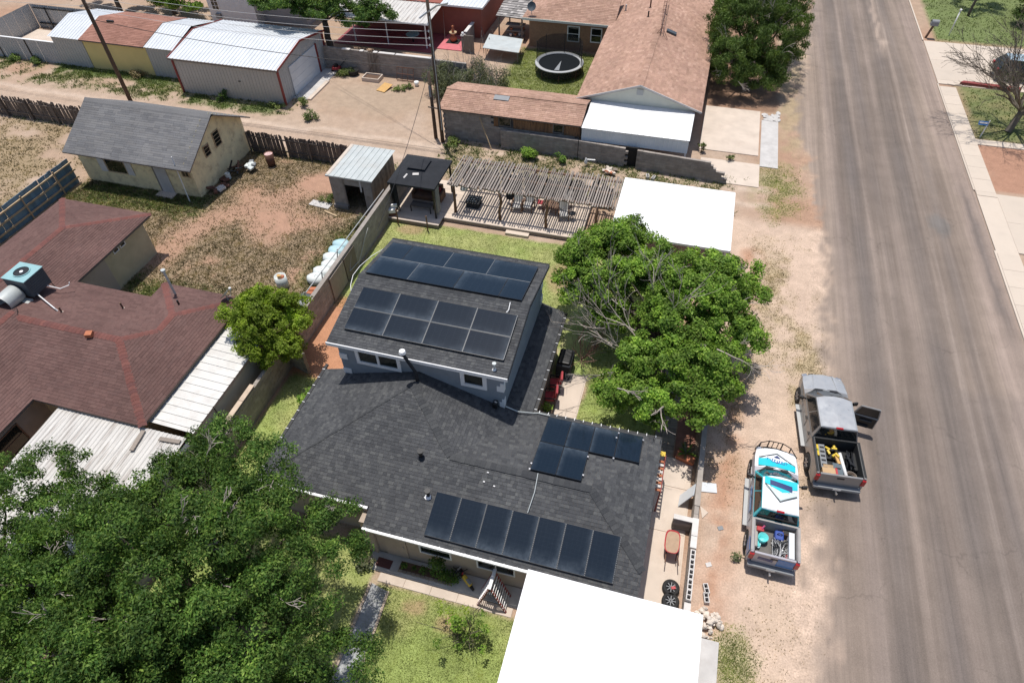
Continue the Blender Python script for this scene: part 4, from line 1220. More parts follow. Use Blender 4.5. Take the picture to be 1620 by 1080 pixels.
A4 = arr('two staggered rows of dark solar panels on the far slope of the upper roof', [((bx1[i + 1], 20.96, zub(20.96)), bx1[i + 1] - bx1[i], 1.53) for i in range(4)] + [((bx2[i + 1], 22.40, zub(22.40)), bx2[i + 1] - bx2[i], 1.46) for i in range(4)], (-1, 0, 0), vUB, (-8.9, 21, 5.8))
obj('row_rail', MB().beam((-12.4, 20.96, zub(20.96) + .008), (-5.35, 20.96, zub(20.96) + .008), .03, .012), 'rail_alu', A4)
for (xx, a, b) in ((-10.46, 20.94, 19.48), (-9.36, 22.38, 20.98), (-7.37, 22.38, 20.98)):
    obj('row_rail', MB().beam((xx, a, zub(a) + .008), (xx, b, zub(b) + .008), .024, .012), 'rail_alu', A4)

# ------------------------------------------------------------------ white flat canopies
def canopy(label, x0, x1, y0, y1, z, posts, t=.14):
    c = thing('carport', label, 'carport', ((x0 + x1) / 2, (y0 + y1) / 2, 0))
    r = obj('roof', MB().slab([(x0, y0, z - .03), (x1, y0, z - .03), (x1, y1, z + .03), (x0, y1, z + .03)], t), 'white_sheet', c)
    obj('edge_trim', MB().bx(x1 + .003, x1 + .03, y0, y1, z - t - .03, z + .0), 'trim_white', r)
    for (px, py) in posts: obj('post', MB().bx(px - .05, px + .05, py - .05, py + .05, 0, z - t), 'trim_white', c)
    return c
canopy('large flat white carport roof in the front yard by the wall', -2.5, 3.44, 3.2, 9.74, 2.8, [(-2.3, 9.5), (3.55 - .3, 9.5), (3.25, 4), (-2.3, 4)])
canopy('flat white carport roof beyond the tree beside the pergola', -3.08, 3.36, 29.55, 35.05, 2.6, [(-2.9, 29.7), (3.2, 29.7), (3.2, 34.9), (-2.9, 34.9)])

# ================================================================== NEIGHBOUR WITH OXBLOOD HIP ROOF
H2 = thing('house', 'low house with dark red hip roof and bright red ridge caps', 'house', (-26, 15, 0))
s2 = .228; z2 = 2.6
# west wing A, east-west wing B, short wing C, south wing D
rA = z2 + 3.09 * s2; rB = z2 + 3.5 * s2; rC = z2 + 2.36 * s2; rD = z2 + 3.95 * s2
xa = -31.94; ya = 24.67 - 3.09
pl2 = [
    [(-35.03, 24.67, z2), (-35.03, 10.0, z2), (xa, 10.0, rA), (xa, ya, rA)],
    [(-35.03, 24.67, z2), (xa, ya, rA), (-28.85, 24.67, z2)],
    [(-28.85, 24.67, z2), (xa, ya, rA), (xa, 15.5, rA), (-28.85, 15.5, z2)],
    [(-31.9, 15.1, rB), (-23.18, 15.1, rB), (-24.4 + .0, 18.6, z2), (-31.9, 18.6, z2)],
    [(-23.18, 15.1, rB), (-22.04, 16.24, rC), (-24.4, 18.6, z2)],
    [(-22.04, 16.24, rC), (-22.04, 17.32, rC), (-24.4, 19.68, z2), (-24.4, 18.6, z2)],
    [(-24.4, 19.68, z2), (-22.04, 17.32, rC), (-19.68, 19.68, z2)],
    [(-19.68, 11.6, z2), (-19.68, 19.68, z2), (-22.04, 17.32, rC), (-22.04, 13.96, rC)],
    [(-22.04, 13.96, rC), (-22.04, 16.24, rC), (-23.18, 15.1, rB)],
    [(-31.9, 11.6, z2), (-19.68, 11.6, z2), (-23.18, 15.1, rB), (-31.9, 15.1, rB)],
    [(-25.28, 11.6, z2), (-29.23, 15.55, rD), (-29.23, 3.0, rD), (-25.28, 3.0, z2)],
    [(-33.2, 11.6, z2), (-29.23, 15.55, rD), (-29.23, 3.0, rD), (-33.2, 3.0, z2)],
]
r2o = roof_parts(H2, pl2, 'shingle_red', name='roof', course=.15, tmin=.25, tmax=.42, thick=.12, lift=.013)
c2 = MB()
for a, b in (((-19.68, 11.6, z2), (-23.18, 15.1, rB)), ((-23.18, 15.1, rB), (-29.5, 15.1, rB)), ((-22.04, 16.24, rC), (-23.18, 15.1, rB)), ((-22.04, 17.32, rC), (-22.04, 16.24, rC)), ((-19.68, 19.68, z2), (-22.04, 17.32, rC)), ((-24.4, 19.68, z2), (-22.04, 17.32, rC)), ((-35.03, 24.67, z2), (xa, ya, rA)), ((-28.85, 24.67, z2), (xa, ya, rA)), ((xa, ya, rA), (xa, 16.0, rA)), ((-29.23, 3.0, rD), (-29.23, 15.3, rD))):
    cap_row(c2, a, b, wd=.36, step=.2, rise=.028, drop=.16)
stuff(obj('ridge_cap', c2, 'shingle_redcap', r2o))
w2 = MB()
w2.bx(-34.6, -29.3, 16, 24.2, 0, 2.5); w2.bx(-34, -20.0, 12, 18.2, 0, 2.5); w2.bx(-24, -20.0, 18, 19.3, 0, 2.5)
obj('wall', w2, 'stucco_cream', H2)
obj('wall', MB().bx(-33, -25.6, 3.0, 12.02, 0, 2.48), 'stucco_tan', H2)
obj('wall', MB().bx(-29.305, -29.285, 18.25, 20.9, 0, 2.49), 'stucco_tan', H2)
obj('wall', MB().bx(-29.3, -24.0, 18.2, 18.26, 0, 2.49), 'stucco_tan', H2)
for yy in (21.6, 22.15): window(H2, (-29.3, yy, 1.95), (0, 1, 0), (1, 0, 0), .42, .42, fw=.05)
window(H2, (-25.6, 9.3, .9), (0, 1, 0), (1, 0, 0), 1.3, 1.2, fw=.06, trans=(.6,), framemat='wood_brown')
ac = thing('evaporative_cooler', 'teal box cooler with round fan opening on the red roof', 'cooler', (-29.9, 17.1, 3.1))
b = MB().bx(-30.55, -29.25, 16.55, 17.75, 3.25, 4.2)
bo = obj('cabinet', b, 'slate_panel', ac, bevel=.02)
obj('top_panel', MB().bx(-30.58, -29.22, 16.52, 17.78, 4.203, 4.25), 'teal_metal', bo, bevel=.012)
obj('fan_opening', MB().cyl((-29.9, 17.15, 4.251), .36, .006, 20), 'black', bo)
obj('fan_hub', MB().cyl((-29.9, 17.15, 4.258), .09, .03, 10), 'trim_white', bo)
obj('fan_ring', MB().lathe([(.36, 0), (.40, 0), (.40, .04), (.36, .04), (.36, 0)], (-29.9, 17.15, 4.252), 20), 'teal_metal', bo)
for k in range(7):
    obj('louvre', MB().bx(-29.248, -29.236, 16.65, 17.65, 3.32 + k * .12, 3.40 + k * .12), 'slate_panel', bo)
obj('duct', MB().lathe([(.45, 0), (.45, .9), (.42, .95), (.0, .95)], (-30.05, 15.55, 3.5), 18, axis='y'), 'galv', ac, smooth=True)
obj('duct_collar', MB().bx(-30.62, -29.35, 15.75, 16.5, 3.02, 3.16), 'galv', ac)
for (px, py) in ((-29.3, 16.6), (-29.3, 17.7), (-30.5, 17.7)): obj('leg', MB().tube([(px + .1, py, 2.95), (px, py, 3.26)], .02, 6), 'black', ac)
obj('supply_pipe', MB().tube([(-29.2, 16.75, 3.28), (-27.6, 16.1, 3.32), (-27.5, 16.1, 3.2)], .03, 6), 'trim_white', ac)
obj('supply_pipe', MB().tube([(-29.2, 17.4, 3.3), (-28.6, 17.5, 3.15), (-28.3, 17.8, 3.2), (-28.25, 17.85, 3.35)], .025, 6), 'trim_white', ac)
def gz(x, y): return z2 + min(18.6 - y, y - 11.6) * s2
for (px, py, h) in ((-24.9, 17.3, .35), (-27.3, 16.1, .3)): pipe_vent(H2, (px, py, gz(px, py)), h, .045, mat='wood_brown', flash='concrete')
bxv = obj('box_vent', MB().rbox((-24.6, 14.95, rB + .1), (.3, .3, .18), .4), 'terracotta', H2)
sf = obj('stove_pipe', MB().tube([(-23.1, 18.9, 2.85), (-23.1, 18.9, 4.3)], .06, 8), 'galv', H2); obj('cap', MB().cyl((-23.1, 18.9, 4.3), .11, .1, 10), 'galv', sf)
obj('vent_pipe', MB().tube([(-22.35, 18.2, 2.9), (-22.35, 18.2, 3.2)], .05, 8), 'black', H2)
dsh = thing('satellite_dish', 'white satellite dish on the corner of the red roof', 'dish', (-20.4, 19.3, 2.7))
obj('mast', MB().tube([(-20.4, 19.3, 2.65), (-20.4, 19.3, 3.0)], .03, 6), 'galv', dsh)
prof = [(.0, .0), (.15, .01), (.28, .045), (.36, .08)]
dm = MB().lathe(prof, (0, 0, 0), 18)
rot = Matrix.Rotation(R(-50), 3, 'Y')
dm.v = [tuple(rot @ Vector(p) + Vector((-20.4, 19.3, 3.05))) for p in dm.v]
obj('reflector', dm, 'white_sheet', dsh, smooth=True)
obj('feed_arm', MB().tube([(-20.4, 19.3, 3.0), (-20.1, 19.3, 3.05), (-20.0, 19.32, 3.4), (-20.0, 19.32, 3.5)], .022, 6), 'galv', dsh)
obj('feed_horn', MB().cyl((-20.0, 19.32, 3.48), .06, .1, 8), 'trim_white', dsh)
# patio covers
pc = thing('patio_cover', 'worn white corrugated patio roof below the red house', 'patio cover', (-20.9, 9, 0))
m_ = MB(); m_.ribs((-24.1, 4.0, 2.05), (1, 0, 0), (0, 1, .045), 6.4, 7.68, .2, .03, .12)
obj('roof', m_, 'white_worn', pc)
obj('fascia', MB().bx(-17.73, -17.69, 4, 11.6, 1.95, 2.2), 'trim_white', pc)
for (px, py) in ((-23.9, 4.3), (-17.8, 4.3), (-20.8, 4.3)): obj('post', MB().bx(px - .05, px + .05, py - .05, py + .05, 0, 2.02), 'trim_white', pc)
for (cx, cy, l, rz) in ((-19.55, 11.0, 1.0, .15), (-18.25, 11.35, .95, 1.65)):
    obj('loose_board', MB().rbox((cx, cy, 2.47), (.18, l, .05), rz), 'wood_grey', pc)
ps = thing('side_lean_to', 'narrow white standing seam roof between red roof and block wall', 'lean-to', (-18.8, 15, 0))
m_ = MB(); m_.ribs((-17.66, 12.02, 2.25), (0, 1, 0), (-1, 0, .05), 6.2, 2.16, .42, .035, .06, nrm=(0, 0, 1))
obj('roof', m_, 'white_strip', ps)
obj('rafter', MB().bx(-17.75, -17.69, 12.0, 18.2, 2.05, 2.2), 'stucco_tan', ps)
obj('wall', MB().bx(-17.74, -17.70, 4.2, 18.2, 0, 2.05), plain('olive_tan_panel', (.48, .45, .34), .85, .1, 1.5), ps)
obj('conduit', MB().tube([(-17.66, 13.6, .1), (-17.66, 13.5, 2.1)], .02, 5), 'black', ps)

# ================================================================== OLD YELLOW HOUSE
H3 = thing('house', 'old peeling yellow cottage with plain grey gable roof', 'house', (-34.5, 33, 0))
zr3 = 4.5
r3 = roof_parts(H3, [[(-39.0, 29.2, 2.5), (-29.4, 29.2, 2.5), (-29.4, 32.75, zr3), (-39.0, 32.75, zr3)], [(-39.0, 32.75, zr3), (-29.4, 32.75, zr3), (-29.4, 36.3, 2.5), (-39.0, 36.3, 2.5)]], 'shingle_grey', course=.16, tmin=.3, tmax=.9, thick=.08, lift=.01)
obj('ridge_cap', MB().hexa([(-39.0, 32.5, zr3 - .12), (-29.4, 32.5, zr3 - .12), (-29.4, 33.0, zr3 - .12), (-39.0, 33.0, zr3 - .12)], [(-39.0, 32.74, zr3 + .03), (-29.4, 32.74, zr3 + .03), (-29.4, 32.76, zr3 + .03), (-39.0, 32.76, zr3 + .03)]), 'shingle_grey', r3)
w3 = MB().bx(-38.7, -30.0, 29.9, 36.0, 0, 2.62)
w3.hexa([(-30.25, 29.9, 2.6), (-30.25, 36.0, 2.6), (-30.25, 32.75, 4.36)], [(-30.0, 29.9, 2.6), (-30.0, 36.0, 2.6), (-30.0, 32.75, 4.36)])
w3o = obj('wall', w3, 'siding_yellow', H3)
# lap siding boards
for k in range(13):
    z = .12 + k * .19
    obj('siding_board', MB().hexa([(-38.72, 29.9, z), (-29.985, 29.9, z), (-29.985, 29.9, z + .19), (-38.72, 29.9, z + .19)], [(-38.72, 29.872, z), (-29.985, 29.872, z), (-29.985, 29.894, z + .185), (-38.72, 29.894, z + .185)]), 'siding_yellow', w3o)
for k in range(22):
    z = .12 + k * .19
    y0, y1 = 29.88, 36.02
    if z > 2.55:
        t = (z - 2.5) / 2.0 * 3.5; y0, y1 = 29.3 + t + .1, 36.2 - t - .1
    if y1 - y0 < .3: break
    obj('siding_board', MB().hexa([(-30.0, y0, z), (-30.0, y1, z), (-30.0, y1, z + .19), (-30.0, y0, z + .19)], [(-29.972, y0, z), (-29.972, y1, z), (-29.994, y1, z + .185), (-29.994, y0, z + .185)]), 'siding_yellow', w3o)
window(H3, (-36.65, 29.87, 1.02), (1, 0, 0), (0, -1, 0), 1.55, 1.2, fw=.06, framemat='wood_tan')
for x_ in (-37.2, -35.08): obj('shutter', MB().bx(x_, x_ + .5, 29.83, 29.868, 1.0, 2.24), 'block_pale', H3)
d3 = obj('door', MB().bx(-32.85, -31.95, 29.83, 29.868, .1, 2.15), 'concrete_grey', H3)
obj('door_frame', MB().bx(-32.95, -32.86, 29.82, 29.87, .05, 2.2), 'wood_grey', d3)
obj('step', MB().bx(-33.1, -31.8, 29.3, 29.86, 0, .12), 'concrete', H3)
window(H3, (-30.75, 29.87, 1.55), (1, 0, 0), (0, -1, 0), .55, .55, fw=.05, mull=(.27,), framemat='wood_tan')
window(H3, (-29.97, 31.55, 2.0), (0, 1, 0), (1, 0, 0), .62, .78, fw=.05, trans=(.27, .52), framemat='wood_tan')
window(H3, (-29.97, 32.75, 2.05), (0, 1, 0), (1, 0, 0), .72, 1.05, fw=.05, trans=(.28, .52, .77), framemat='wood_tan')
wp = thing('pipe_post', 'thin white pipe standing before the yellow cottage', 'pipe', (-30.55, 29.35, 0)); obj('pipe', MB().tube([(-30.55, 29.35, 0), (-30.62, 29.5, 3.2)], .035, 8), 'trim_white', wp)
obj('tee', MB().tube([(-30.75, 29.46, 2.55), (-30.45, 29.46, 2.55)], .04, 8), 'trim_white', wp)

# ================================================================== ROW OF SHEDS, METAL BARN
H4 = thing('shed', 'long yellow shed with red shingled middle and white metal ends', 'shed', (-47.5, 47, 0))
def gab(x0, x1, mat, nm, y0=44.5, yr=47.6, y1=50.7, ze=2.5, zr=3.25):
    m = MB()
    L1 = math.hypot(yr - y0, zr - ze)
    m.ribs((x0, y0, ze), (1, 0, 0), (0, (yr - y0) / L1, (zr - ze) / L1), x1 - x0, L1, .3, .03, .07)
    L2 = math.hypot(y1 - yr, zr - ze)
    m.ribs((x0, yr, zr), (1, 0, 0), (0, (y1 - yr) / L2, (ze - zr) / L2), x1 - x0, L2, .3, .03, .07)
    return obj(nm, m, mat, H4)
gab(-53.75, -50.55, 'white_metal', 'metal_roof'); gab(-44.2, -41.45, 'white_metal', 'metal_roof')
roof_parts(H4, [[(-50.55, 44.45, 2.52), (-44.2, 44.45, 2.52), (-44.2, 47.6, 3.28), (-50.55, 47.6, 3.28)], [(-50.55, 47.6, 3.28), (-44.2, 47.6, 3.28), (-44.2, 50.7, 2.52), (-50.55, 50.7, 2.52)]], shingle_mat('faded_red_shingles', [(.25, .125, .092), (.29, .145, .108), (.32, .165, .125)]), course=.2, tmin=.3, tmax=.6, name='shingle_roof')
obj('wall', MB().bx(-50.45, -44.25, 44.7, 50.4, 0, 2.5), 'yellow', H4)
for (a_, b_) in ((-53.6, -50.5), (-44.2, -41.6)):
    m_ = MB(); m_.ribs((a_, 44.68, 0), (1, 0, 0), (0, 0, 1), b_ - a_, 2.48, .3, .025, .08, nrm=(0, -1, 0)); m_.bx(a_, b_, 44.7, 50.4, 0, 2.46); obj('metal_wall', m_, 'greywall_metal', H4)
mf = thing('metal_fence', 'grey ribbed metal sheet fence at the far left of the alley', 'fence', (-57, 45, 0))
for k in range(8):
    x0 = -70 + k * 2.06
    m_ = MB(); m_.ribs((x0, 44.75, 0), (1, 0, 0), (0, 0, 1), 2.05, 1.85, .28, .025, .08, nrm=(0, -1, 0))
    obj('sheet', m_, 'grey_metal', mf)
obj('cap_rail', MB().bx(-70, -53.6, 44.70, 44.86, 1.85, 1.9), 'trim_white', mf)
for k in range(5): obj('post', MB().bx(-56.85 - k * 3.2, -56.75 - k * 3.2, 44.69, 44.72, 0, 1.85), 'black', mf)
yf = thing('yard_fence', 'grey panel fence with dark rails behind the sand floored pen', 'fence', (-58, 51, 0))
for k in range(8):
    m_ = MB(); m_.ribs((-62.0 + k * 1.05, 51.2, 0), (1, 0, 0), (0, 0, 1), 1.04, 2.1, .26, .025, .08, nrm=(0, -1, 0)); obj('sheet', m_, 'grey_metal', yf)
for z in (.4, 1.8): obj('rail', MB().bx(-61.6, -53.9, 51.02, 51.12, z, z + .1), 'black', yf)
for x_ in (-60.2, -57.0, -54.2): obj('post', MB().bx(x_, x_ + .1, 50.95, 51.02, 0, 2.0), 'black', yf)
sfx = thing('yard_fence', 'pale side fence closing the sand floored pen on the left', 'fence', (-62, 48, 0))
for k in range(6):
    m_ = MB(); m_.ribs((-62.05, 44.9 + k * 1.05, 0), (0, 1, 0), (0, 0, 1), 1.04, 2.1, .26, .025, .08, nrm=(1, 0, 0)); obj('sheet', m_, 'grey_metal', sfx)
struct(obj('pen_floor', MB().poly([(-61.9, 45, .01), (-53.7, 45, .01), (-53.7, 48.0, .01), (-58.5, 50.6, .01), (-61.9, 50.6, .01)]), 'concrete'))

H5 = thing('metal_barn', 'big grey metal garage with white ribbed roof and dark red trim', 'barn', (-35.5, 46.4, 0))
X0, X1, Y0, Y1, ZB, ZR = -40.1, -30.9, 42.75, 50.1, 2.85, 3.55; YM = (Y0 + Y1) / 2
for nm, a in (('front', 0), ('back', 1)):
    m_ = MB()
    if a == 0:
        L1 = math.hypot(YM - Y0 + .2, ZR - ZB); m_.ribs((X0 - .25, Y0 - .2, ZB), (1, 0, 0), (0, (YM - Y0 + .2) / L1, (ZR - ZB) / L1), X1 - X0 + .45, L1, .32, .035, .08)
    else:
        L1 = math.hypot(Y1 - YM + .2, ZR - ZB); m_.ribs((X0 - .25, YM, ZR), (1, 0, 0), (0, (Y1 - YM + .2) / L1, (ZB - ZR) / L1), X1 - X0 + .45, L1, .32, .035, .08)
    obj('roof_slope', m_, 'white_metal', H5)
m_ = MB(); m_.ribs((X0, Y0, 0), (1, 0, 0), (0, 0, 1), X1 - X0, ZB, .3, .03, .08, nrm=(0, -1, 0)); m_.bx(X0, X1 - .01, Y0 + .01, Y1, 0, ZB - .02)
obj('wall', m_, 'greywall_metal', H5)
m_ = MB(); m_.ribs((X1, Y0, 0), (0, 1, 0), (0, 0, 1), Y1 - Y0, ZB - .02, .3, .025, .08, nrm=(1, 0, 0))
m_.hexa([(X1 - .1, Y0, ZB - .03), (X1 - .1, Y1, ZB - .03), (X1 - .1, YM, ZR - .05)], [(X1 + .01, Y0, ZB - .03), (X1 + .01, Y1, ZB - .03), (X1 + .01, YM, ZR - .05)])
obj('gable_wall', m_, 'grey_metal', H5)
gd = obj('garage_door', MB().bx(X1 + .03, X1 + .06, 44.3, 48.6, .03, 2.35), 'white_metal', H5)
for k in range(4): obj('door_panel', MB().bx(X1 + .06, X1 + .075, 44.34, 48.56, .06 + k * .575, .06 + k * .575 + .55), 'white_metal', gd, bevel=.01)
for (a, b) in (((X1 + .05, Y0 - .02, 0), (X1 + .05, Y0 - .02, ZB)), ((X0 - .03, Y0 - .03, 0), (X0 - .03, Y0 - .03, ZB)), ((X1 + .06, 48.7, 0), (X1 + .06, 48.7, 2.4)), ((X1 + .05, Y1, 0), (X1 + .05, Y1, ZB))):
    obj('corner_trim', MB().beam(a, b, .14, .14), 'red_trim', H5)
for xx in (X1 + .21, X0 - .27):
    obj('rake_trim', MB().beam((xx, Y0 - .2, ZB), (xx, YM, ZR), .06, .14), 'red_trim', H5); obj('rake_trim', MB().beam((xx, YM, ZR), (xx, Y1 + .2, ZB), .06, .14), 'red_trim', H5)
obj('eave_trim', MB().bx(X0 - .25, X1 + .2, Y0 - .26, Y0 - .2, ZB - .12, ZB + .0), 'wood_dark', H5)
obj('wall_plate', MB().bx(-34.6, -34.4, Y0 - .05, Y0 - .03, 1.5, 1.58), 'black', H5)
slabrow('garage_apron', [(-30.85, -29.5, 43.9, 49.4)], 'concrete_grey', .05)
obj('kerb_block', MB().bx(-29.62, -29.3, 43.9, 47.2, 0, .12), 'concrete', bpy.data.objects['garage_apron'])
# pale house far behind the barn
H6 = thing('house', 'white walled house cut by the top edge behind the barn', 'house', (-43, 58, 0))
obj('wall', MB().bx(-46.0, -41.0, 56, 64, 0, 3.4), plain('white_wall_paint', (.62, .64, .66), .85, .06, 2), H6)
obj('wall', MB().bx(-41.0, -36.5, 57.2, 64, 0, 3.2), plain('grey_wall_paint', (.36, .37, .39), .85, .06, 2), H6)
window(H6, (-45.6, 56.0, 1.2), (1, 0, 0), (0, -1, 0), .8, 1.5, fw=.06, trans=(.4, .8, 1.15), mull=(.4,))
vw_ = obj('wall_unit', MB().bx(-45.3, -44.8, 55.75, 56, .55, .95), 'grey_plastic', H6)
obj('roof', MB().slab([(-46.5, 55.6, 3.45), (-36.2, 55.6, 3.45), (-36.2, 60, 4.4), (-46.5, 60, 4.4)], .15), 'white_metal', H6)

# ================================================================== RED HOUSE AND ITS YARD
H7 = thing('house', 'brick red house with white metal porch roof behind the block wall', 'house', (-24, 60, 0))
obj('wall', MB().bx(-32, -19.6, 58.5, 68, 0, 2.75), 'red_wall', H7)
m_ = MB(); m_.ribs((-23.2, 58.0, 2.85), (1, 0, 0), (0, 1, .03), 3.9, 10, .35, .03, .08); obj('roof', m_, 'white_metal', H7)
m_ = MB(); m_.ribs((-32.5, 54.55, 2.42), (1, 0, 0), (0, 1, .06), 9.35, 13, .35, .03, .08); obj('porch_roof', m_, 'white_worn', H7)
obj('roof_edge', MB().bx(-23.2, -19.3, 57.96, 58.0, 2.72, 2.86), 'trim_white', H7)
obj('side_trim', MB().bx(-19.32, -19.27, 58, 68, 2.7, 2.87), 'trim_white', H7)
obj('porch_beam', MB().bx(-32.5, -23.1, 54.5, 54.56, 2.3, 2.42), 'trim_white', H7)
for (px, py) in ((-30.6, 55.2), (-27.4, 55.2), (-23.7, 55.2)): obj('porch_post', MB().cyl((px, py, 0), .06, 2.36, 8), 'trim_white', H7)
obj('gate_arm', MB().tube([(-23.1, 58.3, 2.4), (-22.75, 57.3, .1)], .02, 5), 'wood_grey', H7)
struct(obj('porch_floor', MB().bx(-32.4, -22.95, 54.4, 58.5, -.05, .06), 'maroon'))
struct(obj('pink_slab', MB().bx(-22.9, -20.55, 55.4, 58.48, -.05, .07), 'pink'))
ft = thing('fountain', 'terracotta fountain figure on the pink slab', 'fountain', (-21.85, 57.1, .07))
obj('basin', MB().hexa([(-22.45, 56.6, .075), (-21.25, 56.6, .075), (-21.25, 57.6, .075), (-22.45, 57.6, .075)], [(-22.35, 56.7, .15), (-21.35, 56.7, .15), (-21.35, 57.5, .15), (-22.35, 57.5, .15)]), 'dark_hole', ft)
obj('urn', MB().lathe([(.0, .1), (.28, .1), (.34, .35), (.2, .55), (.12, .6)], (-21.85, 57.1, .05), 14), 'terracotta', ft, smooth=True)
obj('bowl', MB().lathe([(.1, .6), (.3, .75), (.36, .85), (.3, .86), (.1, .78)], (-21.85, 57.1, .05), 14), 'wood_tan', ft, smooth=True)
obj('figure', MB().lathe([(.09, .78), (.13, .95), (.15, 1.08), (.07, 1.16), (.09, 1.25), (.11, 1.33), (.06, 1.42), (0, 1.44)], (-21.85, 57.1, .05), 12), 'terracotta', ft, smooth=True)
lw = block_wall('yard_wall', 'short grey wall with pale coping beside the pink slab', (-20.4, 55.4), (-20.4, 59.8), 1.3)
obj('coping', MB().bx(-20.55, -20.25, 56.3, 59.8, 1.3, 1.38), 'block_pale', lw)
for (a, b) in ((55.4, 55.8),): obj('coping', MB().bx(-20.55, -20.25, a, b, 1.3, 1.4), 'block_pale', lw)
obj('lamp', MB().lathe([(.0, .0), (.1, .06), (.12, .14), (.06, .22), (0, .24)], (-20.4, 55.6, 1.4), 10), 'trim_white', lw)
obj('gate_boards', MB().bx(-20.2, -19.3, 55.25, 55.32, 0, 1.5), 'wood_grey', lw)
tp = thing('round_table', 'round blue topped table in the shade of the porch', 'table', (-25.4, 56.2, 0))
obj('top', MB().cyl((-25.4, 56.2, .72), .6, .05, 18), 'teal_metal', tp); obj('leg', MB().cyl((-25.4, 56.2, .06), .06, .67, 8), 'black', tp)

NW_ = block_wall('block_wall', 'grey block wall with timber gate behind the sandy yard', (-30.75, 49.75), (-18.0, 49.45), 1.8, skip=lambda t: .315 < t < .395, limit=300)
gt = obj('gate', MB().bx(-26.75, -25.7, 49.55, 49.6, .05, 1.75), 'wood_dark', NW_)
for k in range(7): obj('gate_board', MB().bx(-26.72 + k * .146, -26.6 + k * .146, 49.515, 49.55, .06, 1.72), 'wood_grey', gt)
obj('gate_brace', MB().beam((-26.7, 49.49, .2), (-25.75, 49.49, 1.55), .03, .08), 'wood_dark', gt)
for (a, b) in ((-28.9, -28.2), (-27.3, -27.0), (-26.1, -25.75), (-25.6, -24.2), (-24.1, -21.0)): obj('coping', MB().bx(a, b, 49.42, 49.72, 1.8, 1.86), 'block_pale', NW_)
# things lying in the sandy yard
fr = thing('bed_frame', 'rusty upright bed frame leaning on the block wall', 'frame', (-23.2, 49.0, 0))
for z in (.1, .55, 1.0): obj('rail', MB().tube([(-23.95, 48.7 + z * .45, z), (-22.5, 48.7 + z * .45, z)], .03, 6), 'rust', fr)
for k in range(4): obj('bar', MB().tube([(-23.95 + k * .483, 48.75, .1), (-23.95 + k * .483, 49.15, 1.0)], .025, 6), 'rust', fr)
pw = tag(obj('plywood_sheet', MB().hexa([(-24.9, 46.7, .03), (-24.1, 46.5, .03), (-23.8, 47.6, .2), (-24.6, 47.8, .2)], [(-24.9, 46.7, .06), (-24.1, 46.5, .06), (-23.8, 47.6, .23), (-24.6, 47.8, .23)]), 'plywood'), 'orange plywood sheet lying in the sandy yard', 'board')
pn = thing('planter_box', 'pale timber box with dark soil by the yard wall', 'planter', (-26, 48.5, 0))
for (x0, x1, y0, y1) in ((-26.75, -25.25, 48.0, 48.08), (-26.75, -25.25, 48.92, 49.0), (-26.75, -26.67, 48.08, 48.92), (-25.33, -25.25, 48.08, 48.92)): obj('side', MB().bx(x0, x1, y0, y1, 0, .3), 'concrete', pn)
obj('soil', MB().bx(-26.66, -25.34, 48.09, 48.91, 0, .2), 'soil', pn)
tb = thing('tub', 'black rubber tub by the yard wall', 'tub', (-27.9, 48.9, 0))
obj('shell', MB().lathe([(.30, 0), (.42, .4), (.45, .4), (.33, 0), (0, .02)], (-27.9, 48.9, 0), 16), 'rubber', tb, smooth=True)
obj('rim', MB().lathe([(.42, .38), (.47, .38), (.47, .42), (.42, .42), (.42, .38)], (-27.9, 48.9, 0), 16), 'black', tb)
kt = thing('red_mower', 'small red machine in the corner by the barn', 'mower', (-29.6, 49.3, 0))
obj('deck', MB().rbox((-29.6, 49.2, .3), (.7, .5, .2), .2), 'red_plastic', kt, bevel=.04); obj('engine', MB().cyl((-29.6, 49.2, .4), .18, .2, 10), 'black', kt)
for (dx, dy) in ((-.3, -.22), (.3, -.22), (-.3, .22), (.3, .22)): obj('wheel', MB().lathe([(.0, -.04), (.13, -.04), (.13, .04), (0, .04)], (-29.6 + dx, 49.2 + dy, .13), 10, axis='x'), 'rubber', kt)
obj('handle', MB().tube([(-29.3, 49.3, .4), (-28.7, 49.5, 1.0), (-28.7, 49.25, 1.0), (-29.3, 49.1, .4)], .018, 5), 'black', kt)
tag(obj('white_bucket', MB().lathe([(.0, .0), (.15, 0), (.19, .36), (.17, .36), (.0, .3)], (-22.0, 48.3, 0), 12), 'trim_white', smooth=True), 'white bucket in weeds near the utility pole', 'bucket')

# ================================================================== LOW WORKSHOP, TAN HOUSE
H8 = thing('workshop', 'long low workshop with tan shingle roof along the alley', 'workshop', (-12, 43, 0))
roof_parts(H8, [[(-17.2, 40.85, 2.35), (-6.95, 40.85, 2.35), (-6.95, 42.95, 2.92), (-17.2, 42.95, 2.92)], [(-17.2, 42.95, 2.92), (-6.95, 42.95, 2.92), (-6.95, 45.1, 2.35), (-17.2, 45.1, 2.35)]], 'shingle_tan', course=.18, tmin=.2, tmax=.45, thick=.1)
stuff(obj('ridge_cap', cap_row(MB(), (-17.2, 42.95, 2.92), (-6.95, 42.95, 2.92), wd=.34, step=.25), 'shingle_tan', H8))
obj('wall', MB().bx(-17.0, -7.1, 41.25, 44.9, 0, 2.3), 'mortar', H8)
me = block_mesh('block', .392, .19, .192)
n = 0
for c in range(11):
    top = 11
    for i in range(25):
        x = -16.8 + i * .4 + (.2 if c % 2 else 0)
        if x > -7.2 or (c > 6 and x > -13.3): continue
        if n < 230: inst('block', me, H8, (x, 41.18, c * .2)); n += 1
for i in range(39):
    x = -13.2 + i * .158
    if -12.9 < x < -11.9 or -9.0 < x < -8.2: continue
    obj('siding_plank', MB().bx(x, x + .15, 41.1 + random.uniform(-.01, .01), 41.2, 1.42, 2.32), 'wood_orange', H8)
